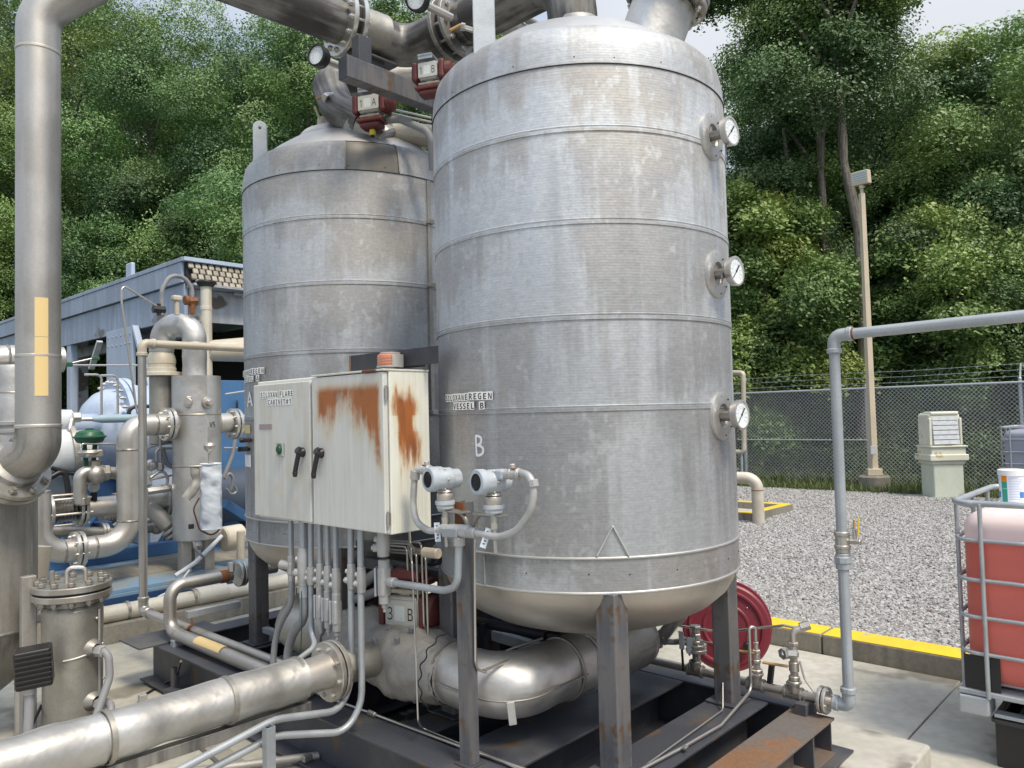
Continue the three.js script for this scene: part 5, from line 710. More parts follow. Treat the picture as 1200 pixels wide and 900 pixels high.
{ const t = T('channel_post', 'worn grey steel post between the two vessels at the far left', 'post'), p = aZ(33, 700, -2.5); M(t, 'channel', GREYV, box(p[0], (G0 + p[1] + 0.12) / 2, p[2], 0.075, p[1] + 0.12 - G0, 0.05, 0.006)); M(t, 'base_plate', SKID, box(p[0], G0 + 0.006, p[2], 0.2, 0.012, 0.16, 0.002)); M(t, 'ground_cable', BLACK, tube([[p[0] + 0.05, 0.2, p[2] + 0.06], [p[0] - 0.06, 0.05, p[2] + 0.15], [p[0] - 0.2, G0 + 0.01, p[2] + 0.2]], 0.008, { bend: 0.1 })); }
{ const t = T('elbow_pipe', 'pale pipe elbow over a flanged column behind the tall pipe', 'pipe'), z = -4.3, a = aZ(22, 420, z), c = aZ(6, 470, z), r = 0.10; M(t, 'elbow', STEELB, tube([[a[0] + 0.3, a[1], z + 0.02], [a[0] - 0.1, a[1], z], [a[0] - 0.5, a[1] - 0.14, z - 0.15]], r, { bend: 0.2, seg: 24 })); M(t, 'weld', STEELD, lathe([[r, -0.01], [r + 0.005, 0], [r, 0.01]], [a[0] - 0.08, a[1], z], [1, 0, 0], 24)); M(t, 'column', CLAD, lathe([[0.0, -1.1], [0.135, -1.1], [0.135, 0.2], [0.12, 0.25], [0, 0.26]], [c[0] - 0.02, c[1], z + 0.3], UP, 36)); M(t, 'flange', BOLT, [flangeG([c[0] - 0.02, c[1] - 0.17, z + 0.3], UP, 0.17, 0.03, 36), flangeG([c[0] - 0.02, c[1] - 0.225, z + 0.3], UP, 0.17, 0.03, 36)]); M(t, 'band', FLG, lathe([[0.136, -0.006], [0.139, 0], [0.136, 0.006]], [c[0] - 0.02, c[1] + 0.05, z + 0.3], UP, 36)); }

// ---------------------------------------------------------------- thin pipes feeding tank A
{ const t = T('feed_pipe', 'thin grey pipe rising left of tank A and turning towards it at the top', 'pipe'), x = -0.81, z = -3.66, yt = aX(168, 402, x)[1], r = 0.031, yb = aX(168, 716, x)[1];
  M(t, 'upright', STEEL, cyl([x, yb + 0.08, z], [x, yt - 0.06, z], r, r, 20, 0.02)); M(t, 'elbow', OFFWH, [tube([[x, yt - 0.09, z], [x, yt, z], [x + 0.09, yt, z]], r * 1.15, { bend: 0.06, seg: 18 }), cyl([x, yt - 0.1, z], [x, yt - 0.07, z], r * 1.35), cyl([x + 0.07, yt, z], [x + 0.1, yt, z], r * 1.35)]); M(t, 'top_run', OFFWH, cyl([x + 0.09, yt, z], [x + 2.1, yt, z - 0.02], r, r, 18, 0.02));
  M(t, 'elbow', STEEL, [tube([[x, yb + 0.1, z], [x, yb, z], [x, yb, z + 0.1]], r * 1.15, { bend: 0.06, seg: 18 }), cyl([x, yb + 0.08, z], [x, yb + 0.11, z], r * 1.35), cyl([x, yb, z + 0.08], [x, yb, z + 0.11], r * 1.35)]); M(t, 'lower_run', STEEL, cyl([x, yb, z + 0.1], [x + 0.02, yb - 0.02, z + 2.4], r, r, 18, 0.02)); M(t, 'rust_clamp', RUST, [lathe([[r, -0.012], [r + 0.007, -0.012], [r + 0.007, 0.012], [r, 0.012]], [x, yb - 0.006, z + 0.82], [0, 0, 1], 18), cyl([x, yb + 0.02, z + 0.82], [x, yb + 0.075, z + 0.82], 0.006)]); M(t, 'strut_rest', GALV, box(x - 0.02, yb - 0.075, z + 0.8, 0.22, 0.05, 0.05, 0.004)); }
{ const t = T('drain_pipe', 'steel pipe from a flange beside tank A, dropping and running right with tan tape', 'pipe'), x = -0.89, z = -3.0, r = 0.043, yt = aX(186, 683, x)[1], yb = 0.30, F = aZ(274, 660, z);
  M(t, 'pipe', STEEL, tube([[F[0] - 0.02, yt, z], [x, yt, z], [x, yb, z], [x, yb - 0.015, z + 1.75]], r, { bend: 0.10, seg: 22, arc: 12 })); M(t, 'rust_joint', RUST, lathe([[r, -0.03], [r + 0.004, -0.026], [r + 0.004, 0.026], [r, 0.03]], [F[0] - 0.08, yt, z], [1, 0, 0], 22)); flangeJoint(t, [F[0] + 0.05, yt, z], [1, 0, 0], 0.095, 0.024, 4, [BOLT, BOLT]); M(t, 'stub', STEEL, cyl([F[0] + 0.07, yt, z], [F[0] + 0.35, yt, z], r)); M(t, 'hose_bib', BOLT, [hex([F[0] - 0.03, yt + 0.03, z + 0.02], [F[0] - 0.03, yt + 0.1, z + 0.02], 0.025)]);
  for (const zz of [z + 0.06]) M(t, 'weld', STEELD, lathe([[r, -0.008], [r + 0.004, 0], [r, 0.008]], [x, yb, zz + 0.07], [0, 0, 1], 22));
  const tp = prep(new THREE.CylinderGeometry(r + 0.002, r + 0.002, 0.36, 16, 1, true, 0.1, 1.7)); tp.rotateY(2.6); tp.rotateX(Math.PI / 2); tp.translate(x, yb - 0.004, aX(248, 772, x)[2]); M(t, 'tape_strip', TAPE, boxUV(tp)); M(t, 'pipe_clip', BLACK, hex([x + 0.08, YS + 0.06, z + 0.75], [x + 0.13, YS + 0.05, z + 0.75], 0.04)); }
{ const t = T('long_white_pipe', 'long white pipe with a coupling lying on the kerb before the blue skid', 'pipe'), z = -4.56, y = 0.16, r = 0.072; M(t, 'pipe', OFFWH, cyl([-6, y + 0.03, z], [3.2, y - 0.05, z], r, r, 24, 0.02)); const c = aZ(247, 705, z); M(t, 'coupling', OFFWH, cyl([c[0] - 0.14, y - 0.012, z], [c[0] + 0.15, y - 0.015, z], r * 1.2, r * 1.2, 24)); M(t, 'strap', FLG, [-0.17, 0.9, -0.75].map((k) => lathe([[r, -0.012], [r + 0.006, -0.012], [r + 0.006, 0.012], [r, 0.012]], [c[0] + k, y - 0.01, z], [1, 0, 0], 24)), undefined, true); }
{ const t = T('grounding_wire', 'black cable and small grey clamp on the concrete left of the skid', 'cable'), a = aY(185, 800, G0), b = aY(160, 812, G0); M(t, 'wire', BLACK, tube([aY(212, 775, YS), aY(206, 795, 0.02), aY(190, 802, G0 + 0.012), aY(168, 815, G0 + 0.01)], 0.008, { bend: 0.05 })); M(t, 'clamp', FITTING, box(...aY(167, 818, G0 + 0.03), 0.05, 0.05, 0.04, 0.006)); M(t, 'post', SKID, [box(...aY(205, 800, 0.02), 0.04, 0.2, 0.05)]); M(t, 'rail', SKID, [bar(aY(195, 810, 0.0), aY(255, 820, 0.0), 0.05, 0.04)]); }
{ const t = T('floor_conduit', 'grey pipe ends crossing the concrete at the bottom, behind the channel post', 'pipe'); M(t, 'pipe', GREYV, tube([aY(222, 905, G0 + 0.04), aY(378, 885, G0 + 0.04), aY(380, 878, G0 + 0.04), aY(330, 858, G0 + 0.04)], 0.022, { bend: 0.03 })); M(t, 'cap', DARK, cyl(aY(374, 886, G0 + 0.04), aY(384, 884, G0 + 0.04), 0.03)); M(t, 'clamp', BOLT, [box(...aY(360, 888, G0 + 0.06), 0.05, 0.03, 0.03, 0.004)]); M(t, 'plank', CONCD, bar(aY(240, 868, G0 + 0.02), aY(285, 905, G0 + 0.02), 0.1, 0.03)); }

// ---------------------------------------------------------------- blue process skid behind the kerb
const DK = 0.25;
{ const t = T('blue_skid', 'large blue painted steel skid base under the process equipment', 'skid base'); M(t, 'deck', BLUED, boxAA([-4.5, DK - 0.03, -9.0], [5.5, DK, -4.80], 0.004)); M(t, 'front_beam', BLUEP, boxAA([-4.5, G0, -4.86], [5.5, DK - 0.03, -4.80], 0.004)); M(t, 'edge_rail', BLUED, [boxAA([-4.5, DK + 0.001, -4.87], [5.5, DK + 0.035, -4.82], 0.004)]); M(t, 'inner_beam', BLUEM, boxAA([-4.5, DK + 0.001, -6.65], [5.5, DK + 0.14, -6.5], 0.006)); M(t, 'drip_sheet', CONCD, boxAA([-1.5, DK + 0.001, -6.2], [1.6, DK + 0.006, -5.5], 0.001)); M(t, 'step_rail', WGREY, [bar([0.55, 0.22, -4.7], [1.4, 0.18, -4.7], 0.05, 0.06)]);
  const post = (px, py, z, w) => { const p = aZ(px, py, z); M(t, 'post', BLUEP, boxAA([p[0] - w, DK + 0.145, z - w], [p[0] + w, Math.max(0.7, Math.min(2.0, p[1])), z + w], 0.006)); }; post(118, 620, -6.58, 0.09); post(266, 560, -6.58, 0.1); post(300, 560, -6.58, 0.1); post(76, 600, -6.58, 0.1);
  const br = (a, b, z, w = 0.16) => M(t, 'brace', BLUEM, bar(aZ(...a, z), aZ(...b, z), w, w * 0.8, 0.004)); br([76, 640], [112, 592], -6.4, 0.15); br([262, 590], [288, 606], -6.1, 0.13); br([190, 640], [215, 600], -6.9, 0.13); }
{ const t = T('blue_enclosure', 'blue steel enclosure panels behind the upright vessel marked V5', 'enclosure'), z = -6.9, a = aZ(256, 446, z), b = aZ(345, 446, z); for (const [y0, y1, m] of [[445, 500, BLUEM], [502, 585, BLUEM], [588, 640, BLUEP]]) { const p = aZ(256, y1, z), q = aZ(256, y0, z); M(t, 'panel', m, boxAA([a[0], Math.max(p[1], DK + 0.15), z - 0.5], [b[0], q[1] - 0.005, z], 0.01)); } M(t, 'rail', BLUEP, bar(aZ(256, 499, z + 0.02), aZ(300, 500, z + 0.02), 0.04, 0.04)); M(t, 'vent', DARK, box(...aZ(268, 578, z + 0.004), 0.16, 0.1, 0.01, 0.001)); M(t, 'handle', BLACK, tube([aZ(278, 470, z), aZ(278, 470, z + 0.06), aZ(278, 490, z + 0.06), aZ(278, 490, z)], 0.012, { bend: 0.03 })); }
{ const t = T('dark_machine', 'shadowed dark blue machinery between the blue posts', 'machinery'); M(t, 'block', BLUEP, [boxAA([-0.9, DK + 0.001, -8.2], [0.4, 1.25, -7.4], 0.03)]); M(t, 'motor', flat(0.05, 0.07, 0.11, 0.5), [cyl([0.9, 0.85, -6.6], [1.9, 0.85, -6.6], 0.34, 0.34, 28), cyl([0.6, 0.85, -6.6], [0.9, 0.85, -6.6], 0.16)]); M(t, 'panel_box', GALV, [box(...aZ(62, 570, -7.0), 0.5, 0.5, 0.2, 0.01)]); }
// upright vessel V5
const V5 = aZ(231, 540, -5.3), vx = V5[0], vz = -5.3, vr = 0.237;
{ const t = T('separator_vessel', 'upright silver clad vessel marked V5 standing on the blue skid', 'vessel'), y0 = aZ(231, 634, vz + 0.2)[1], y1 = aZ(231, 441, vz)[1];
  const ys = [y0, aZ(231, 545, vz)[1], aZ(231, 486, vz)[1], y1]; for (let i = 0; i < 3; i++) M(t, 'cladding_sheet', CLAD, lathe([[vr - 0.02, ys[i] + 0.003], [vr, ys[i] + 0.004], [vr, ys[i + 1] - 0.002], [i === 2 ? 0 : vr - 0.01, ys[i + 1] - 0.001]], [vx, 0, vz], UP, 48)); M(t, 'bottom', CLADD, lathe([[0, y0 + 0.02], [vr - 0.005, y0 + 0.01]], [vx, 0, vz], UP, 40)); M(t, 'seam', CLADD, ys.slice(1, 3).map((y) => lathe([[vr, y - 0.01], [vr + 0.004, y], [vr, y + 0.01]], [vx, 0, vz], UP, 48)), undefined, true);
  for (const px of [219, 246]) { const p = aZ(px, 650, vz + 0.1); M(t, 'leg', GREYV, boxAA([p[0] - 0.05, DK, vz - 0.0], [p[0] + 0.05, y0 + 0.02, vz + 0.1], 0.004)); } M(t, 'leg', GREYV, boxAA([vx - 0.04, DK, vz - 0.24], [vx + 0.04, y0 + 0.02, vz - 0.15], 0.004));
  const fr = (px, py, k = 0) => { const q = onTank(px, py, vx, vz, vr); return [vx + (vr + k) * Math.sin(q.th), q.y, vz + (vr + k) * Math.cos(q.th)]; };
  M(t, 'lettering', canvasMat(96, 64, (g) => { g.strokeStyle = '#15181c'; g.fillStyle = '#15181c'; g.font = '52px sans-serif'; g.textAlign = 'center'; g.textBaseline = 'middle'; g.fillText('V5', 48, 34); }, { alphaTest: 0.5 }), patch(243, 492, 254, 502.5, vx, vz, 0.003, vr));
  { const p = fr(243, 472), n = [p[0] - vx, 0, p[2] - vz]; M(t, 'threaded_plug', STEELB, [lathe([[0, 0.05], [0.03, 0.05], [0.035, 0.03], [0.055, 0.025], [0.06, 0]], p, n, 20), hex(along(p, n, 0.04), along(p, n, 0.075), 0.03)]); const q = fr(221, 471), m = [q[0] - vx, 0, q[2] - vz]; M(t, 'name_lug', STEELB, [cyl(along(q, m, 0), along(q, m, 0.03), 0.04), box(q[0], q[1], q[2], 0.06, 0.12, 0.05, 0.02)]); }
  const nz = (px, py, s) => { const y = aZ(px, py, vz)[1]; return y; }; const yn = nz(200, 497), r = 0.102;
  M(t, 'nozzle', STEELB, [cyl([vx - vr + 0.02, yn, vz], [vx - vr - 0.13, yn, vz], r * 0.98, r, 28), cyl([vx + vr - 0.02, yn, vz], [vx + vr + 0.13, yn, vz], r, r, 28)]); }
{ const t = T('insulated_gauge', 'level gauge wrapped in white insulation on the front of vessel V5', 'gauge'), q = onTank(245, 575, vx, vz, vr), n = [Math.sin(q.th), 0, Math.cos(q.th)], c0 = aD(247, 543, 7.35), c1 = aD(247, 619, 7.35);
  M(t, 'wrap', flat(0.62, 0.68, 0.76, 0.7), tube([c1, c0], (s, L) => 0.098, { seg: 28, step: 0.015, dent: 0.018, df: 14, wrinkle: 0.008 })); M(t, 'side_wrap', CANVAS, tube([[c0[0] - 0.12, c0[1] - 0.03, c0[2] - 0.06], [c0[0] - 0.13, c0[1] - 0.2, c0[2] - 0.05], [c0[0] - 0.2, c0[1] - 0.32, c0[2] - 0.08]], 0.055, { seg: 16, step: 0.015, dent: 0.02, df: 14, bend: 0.1 }));
  M(t, 'top_valve', STEELB, [cyl([c0[0], c0[1], c0[2]], [c0[0], c0[1] + 0.1, c0[2]], 0.026), lathe([[0, 0.05], [0.04, 0.045], [0.055, 0.02], [0.05, -0.01], [0.02, -0.04]], [c0[0] - 0.01, c0[1] + 0.15, c0[2]], UP, 16)]); M(t, 'cable', flat(0.09, 0.03, 0.02, 0.5), tube([[c1[0] - 0.11, c1[1] + 0.3, c1[2]], [c1[0] - 0.17, c1[1] + 0.2, c1[2]], [c1[0] - 0.12, c1[1] + 0.0, c1[2] + 0.02], [c1[0], c1[1] - 0.07, c1[2] + 0.02], [c1[0] + 0.1, c1[1] - 0.02, c1[2]], [c1[0] + 0.1, c1[1] + 0.2, c1[2] - 0.05]], 0.008, { bend: 0.08, seg: 6 })); M(t, 'clip', BLACK, box(c1[0] - 0.19, c1[1] + 0.04, c1[2], 0.045, 0.045, 0.03, 0.004)); M(t, 'drain', STEELD, [hex([c1[0] - 0.12, c1[1] - 0.16, c1[2] - 0.1], [c1[0] - 0.05, c1[1] - 0.16, c1[2] - 0.1], 0.035), tube([[c1[0] - 0.14, c1[1] - 0.1, c1[2] - 0.08], [c1[0] - 0.12, c1[1] - 0.2, c1[2] - 0.05], [c1[0] - 0.05, c1[1] - 0.27, c1[2] - 0.05]], 0.012, { bend: 0.05 })]); }
{ // S shaped pipe
  const t = T('s_bend_pipe', 'fat stainless pipe with two elbows joining vessel V5 at upper left', 'pipe'), z = -5.25, r = 0.105, A = aZ(206, 497, z), yT = A[1] + 0.0, x1 = aZ(151, 560, z)[0], yB = aZ(120, 640, z)[1], x0 = aZ(44, 600, z)[0], yU = aZ(44, 578, z)[1];
  M(t, 'pipe', STEELB, tube([[A[0] - 0.12, yT, z], [x1, yT, z], [x1, yB, z], [x0, yB, z], [x0, yU, z]], r, { bend: 0.23, seg: 32, arc: 14 }));
  flangeJoint(t, [A[0] - 0.08, yT, z], [1, 0, 0], 0.165, 0.035, 8, [BOLT, BOLT], 0.012); const xf = aZ(91, 646, z)[0]; flangeJoint(t, [xf, yB, z], [1, 0, 0], 0.165, 0.035, 8, [BOLT, BOLT], 0.012); M(t, 'weld', STEELD, [[x1, aZ(150, 527, z)[1], UP], [x1, aZ(150, 610, z)[1], UP], [xf + 0.14, yB, [1, 0, 0]], [xf - 0.12, yB, [1, 0, 0]], [A[0] - 0.21, yT, [1, 0, 0]]].map(([a, b, d]) => lathe([[r, -0.012], [r + 0.005, 0], [r, 0.012]], [a, b, z], d, 32)), undefined, true); M(t, 'end_cap', STEEL, cyl([x0, yU, z], [x0, yU + 0.02, z], r)); M(t, 'top_valve', BLACK, [box(x0 - 0.02, yU + 0.05, z, 0.12, 0.04, 0.1, 0.01), cyl([x0, yU + 0.02, z], [x0 + 0.02, yU + 0.1, z], 0.02)]); }
{ const t = T('outlet_flange', 'flanged nozzle pipe on the right of vessel V5', 'pipe'), y = aZ(268, 497, vz)[1]; flangeJoint(t, [vx + vr + 0.17, y, vz], [1, 0, 0], 0.165, 0.035, 8, [BOLT, BOLT], 0.012); M(t, 'pipe', STEELB, tube([[vx + vr + 0.2, y, vz], [vx + vr + 0.7, y, vz], [vx + vr + 0.7, y - 0.8, vz]], 0.10, { bend: 0.2, seg: 24 })); }
{ const t = T('header_run', 'horizontal stainless pipe with bellows passing behind the S shaped pipe', 'pipe'), z = -5.75, a = aZ(56, 603, z), b = aZ(205, 582, z), r = 0.098, y = (a[1] + b[1]) / 2; M(t, 'pipe', STEELB, cyl([a[0] + 0.3, y, z], [b[0] + 0.4, y, z], r, r, 28, 0.02)); M(t, 'bellows', STEELD, lathe([...Array(17)].map((_, i) => [r * (i % 2 ? 1.2 : 0.95), i * 0.016]), [a[0] - 0.02, y, z], [1, 0, 0], 28)); for (const k of [-0.04, 0.26]) { M(t, 'flange', BOLT, [flangeG([a[0] + k, y, z], [1, 0, 0], r * 1.75, 0.03), flangeG([a[0] + k + 0.045, y, z], [1, 0, 0], r * 1.75, 0.03)]); } M(t, 'tie_rods', STEELB, boltsG([a[0] + 0.13, y, z], [1, 0, 0], r * 1.5, 6, 0.44, 0.022), undefined, true); const f2 = aZ(195, 584, z); flangeJoint(t, [f2[0], y, z], [1, 0, 0], r * 1.7, 0.03, 8, [BOLT, BOLT]); M(t, 'lateral', STEEL, [cyl([f2[0] - 0.2, y - 0.02, z + 0.02], [f2[0] - 0.02, y - 0.26, z + 0.1], 0.085), flangeG([f2[0] - 0.0, y - 0.29, z + 0.11], [0.6, -0.8, 0.25], 0.11, 0.03), flangeG([f2[0] + 0.03, y - 0.33, z + 0.12], [0.6, -0.8, 0.25], 0.11, 0.03)]); }
{ const t = T('control_valve', 'control valve with a flat green diaphragm top and bronze coloured body', 'valve'), z = -5.6, c = aZ(105, 512, z), k = 1; M(t, 'diaphragm', GREEN, [lathe([[0, 0.075], [0.09, 0.06], [0.115, 0.045], [0.13, 0.012], [0.148, 0.006], [0.15, -0.004], [0.135, -0.008], [0.115, -0.05], [0.05, -0.07], [0, -0.07]], c, UP, 32), box(c[0], c[1] + 0.075, c[2], 0.06, 0.02, 0.04, 0.004)]); M(t, 'yoke', GREEN, [bar([c[0] - 0.05, c[1] - 0.06, c[2]], [c[0] - 0.03, c[1] - 0.28, c[2]], 0.03, 0.04), bar([c[0] + 0.05, c[1] - 0.06, c[2]], [c[0] + 0.03, c[1] - 0.28, c[2]], 0.03, 0.04)]); M(t, 'bonnet', STEELB, [lathe([[0, -0.12], [0.09, -0.125], [0.11, -0.15], [0.09, -0.18], [0.06, -0.2], [0, -0.2]], c, UP, 20), box(c[0] + 0.02, c[1] - 0.16, c[2] + 0.06, 0.16, 0.08, 0.06, 0.02)]);
  const b = aZ(112, 556, z); M(t, 'body', FLG, [tube([aZ(94, 590, z), aZ(94, 553, z), aZ(114, 553, z), aZ(144, 555, z)], 0.06, { bend: 0.08, seg: 20 }), ball(b, 0.1, 18), cyl([b[0], b[1], z], [b[0], b[1] + 0.14, z], 0.055)]); M(t, 'body_nut', FLG, [hex(aZ(120, 554, z), aZ(127, 554, z), 0.085), hex(aZ(96, 583, z), aZ(96, 592, z), 0.07)]); M(t, 'actuator_line', TUBING, tube([aZ(96, 525, z + 0.1), aZ(96, 520, z + 0.1), aZ(137, 520, z + 0.1), aZ(138, 630, z + 0.1)], 0.01, { bend: 0.05, seg: 7 })); }
{ // inverted U pipe above V5 and stack
  const t = T('inverted_u_pipe', 'silver inverted U pipe rising from the top of vessel V5', 'pipe'), z = vz, r = 0.122, x1 = aZ(228, 420, z)[0], yt = aZ(228, 380, z)[1] - 0.0, L = aZ(190, 420, z - 0.35), y0 = aZ(231, 441, vz)[1];
  M(t, 'pipe', CLAD, tube([[x1, y0, z], [x1, yt, z], [L[0], yt, z - 0.3], [L[0] - 0.02, L[1] + 0.06, z - 0.32]], r, { bend: 0.2, seg: 30, arc: 14, step: 0.06, dent: 0.006 })); M(t, 'reducer', OFFWH, lathe([[0.10, 0.1], [0.13, 0.02], [0.14, -0.02], [0.14, -0.06], [0.135, -0.065], [0.135, -0.1], [0.145, -0.105], [0.145, -0.15], [0, -0.15]], [L[0] - 0.02, L[1] + 0.0, z - 0.32], UP, 30)); M(t, 'flange', OFFWH, flangeG([L[0] - 0.02, L[1] - 0.17, z - 0.32], UP, 0.21, 0.04)); M(t, 'lower_neck', CLADD, cyl([L[0] - 0.02, L[1] - 0.9, z - 0.32], [L[0] - 0.02, L[1] - 0.18, z - 0.32], 0.12)); M(t, 'jacket_seam', CLADD, [lathe([[r, -0.008], [r + 0.006, 0], [r, 0.008]], [x1, yt - 0.2, z], UP, 28)]);
  const y = yt + r; M(t, 'relief_fitting', RUST, [cyl([x1 - 0.02, y - 0.02, z], [x1 - 0.02, y + 0.12, z], 0.03), hex([x1 - 0.06, y + 0.11, z], [x1 + 0.03, y + 0.12, z], 0.045), cyl([x1 - 0.1, y + 0.12, z], [x1 - 0.06, y + 0.12, z], 0.05)]); M(t, 'gauge_valve', OFFWH, [cyl([x1 - 0.18, y - 0.04, z], [x1 - 0.18, y + 0.1, z], 0.025), box(x1 - 0.18, y + 0.13, z, 0.1, 0.06, 0.08, 0.02)]); M(t, 'hose', FLEX, tube([[x1 - 0.33, y - 0.05, z], [x1 - 0.33, y + 0.2, z], [x1 - 0.25, y + 0.36, z], [x1 - 0.1, y + 0.36, z], [x1 - 0.02, y + 0.25, z], [x1 - 0.02, y + 0.12, z]], 0.022, { bend: 0.12 })); M(t, 'needle_valve', BLACK, [hex([x1 - 0.42, y + 0.0, z], [x1 - 0.3, y + 0.0, z], 0.04), cyl([x1 - 0.36, y - 0.06, z], [x1 - 0.36, y + 0.06, z], 0.02)]); M(t, 'line', TUBING, tube([[x1 - 0.36, y + 0.02, z], [x1 - 0.75, y + 0.2, z + 0.1], [x1 - 0.75, y + 0.02, z + 0.1], [x1 - 0.62, aZ(185, 480, z)[1], z + 0.1]], 0.011, { bend: 0.04, seg: 7 })); }
{ const t = T('vent_stack', 'stained off white upright pipe with a black cap before the building', 'pipe'), z = -7.0, a = aZ(241.5, 335, z), b = aZ(241.5, 440, z), r = 0.068; M(t, 'pipe', OFFWH, cyl([a[0], b[1] - 0.6, z], [a[0], a[1], z], r, r, 22)); M(t, 'cap', BLACK, lathe([[0.06, -0.02], [0.10, 0], [0.12, 0.04], [0.115, 0.06], [0, 0.07]], a, UP, 22)); M(t, 'joint', OFFWH, cyl([a[0], mix(a[1], b[1], 0.28), z], [a[0], mix(a[1], b[1], 0.28) + 0.06, z], r * 1.08)); const c = aZ(262, 412, z); M(t, 'cone_branch', OFFWH, cyl([a[0], c[1], z + 0.0], [a[0] + 1.1, c[1] + 0.08, z], 0.13, 0.2, 26)); }
{ // pale blue bolted vessel
  const t = T('bolted_vessel', 'pale blue horizontal vessel with domed bolted end in front of the building', 'vessel'), z = -7.5, c = aZ(126, 503, z), R = 0.58, x = c[0] + 0.08, y = c[1];
  M(t, 'shell', PALE, cyl([x + 0.14, y, z], [x + 2.2, y, z], R * 0.93, R * 0.93, 48, 0.02)); M(t, 'domed_end', PALE, lathe([[R * 0.86, 0], [R * 0.84, 0.1], [R * 0.74, 0.22], [R * 0.56, 0.32], [R * 0.3, 0.38], [0, 0.40]], [x, y, z], [-1, 0, 0], 48, 1.2)); M(t, 'flange', PALE, [flangeG([x, y, z], [1, 0, 0], R * 1.08, 0.06, 56), flangeG([x + 0.08, y, z], [1, 0, 0], R * 1.08, 0.07, 56)]); M(t, 'bolts', BOLT, boltsG([x + 0.03, y, z], [1, 0, 0], R * 0.985, 28, 0.26, 0.024), undefined, true);
  M(t, 'nozzle', PALE, [cyl([x - 0.3, y + 0.06, z + 0.25], [x - 0.62, y + 0.06, z + 0.35], 0.13, 0.13, 24), box(x - 0.65, y + 0.06, z + 0.36, 0.06, 0.3, 0.36, 0.06, [0, -0.3, 0])]); M(t, 'name_plate', PALE, box(x + 0.72, y + 0.16, z + R * 0.93, 0.4, 0.2, 0.02, 0.004)); M(t, 'saddle', PALE, boxAA([x + 0.3, DK + 0.001, z - 0.3], [x + 1.6, y - 0.45, z + 0.3], 0.02)); M(t, 'handrail', BLACK, tube([aZ(151, 520, z + 0.7), aZ(151, 477, z + 0.7), aZ(203, 475, z + 0.7)], 0.022, { bend: 0.08 })); }
{ const t = T('pale_pipe', 'pale blue thin pipe ending in a valve before the domed vessel', 'pipe'), z = -6.5, a = aZ(108, 492, z), b = aZ(175, 489, z), y = (a[1] + b[1]) / 2; M(t, 'pipe', worn({ base: [0.30, 0.42, 0.50], alt: [0.24, 0.34, 0.41], amount: 0.5, k: 111, m: 0.5 }), lathe([[0, 0], [0.025, 0], [0.045, 0.1], [0.045, 1.3], [0, 1.3]], [a[0], y, z], [1, 0, 0], 20)); M(t, 'valve', BOLT, [hex([a[0] - 0.12, y, z], [a[0], y, z], 0.025), hex([a[0] - 0.2, y + 0.02, z], [a[0] - 0.12, y + 0.02, z], 0.06), tube([[a[0] - 0.2, y, z], [a[0] - 0.24, y - 0.12, z + 0.05], [a[0] - 0.1, y - 0.25, z + 0.05]], 0.03, { bend: 0.05 })]); }
{ const t = T('grey_blower', 'rounded grey machine casing just right of the tall pipe', 'machine'), z = -6.6, c = aZ(70, 530, z); M(t, 'casing', WGREY, [lathe([[0, -0.3], [0.22, -0.3], [0.26, -0.26], [0.26, 0.1], [0.22, 0.14], [0.2, 0.3], [0, 0.3]], c, [1, 0.1, 0.15], 36)]); M(t, 'flange', GREYV, flangeG(along(c, [1, 0.1, 0.15], 0.12), [1, 0.1, 0.15], 0.3, 0.05, 36)); M(t, 'upper_pipe', WGREY, cyl(aZ(66, 494, z), aZ(84, 494, z), 0.13)); M(t, 'duct', WGREY, box(...aZ(95, 545, z - 0.1), 0.3, 0.42, 0.2, 0.02)); }
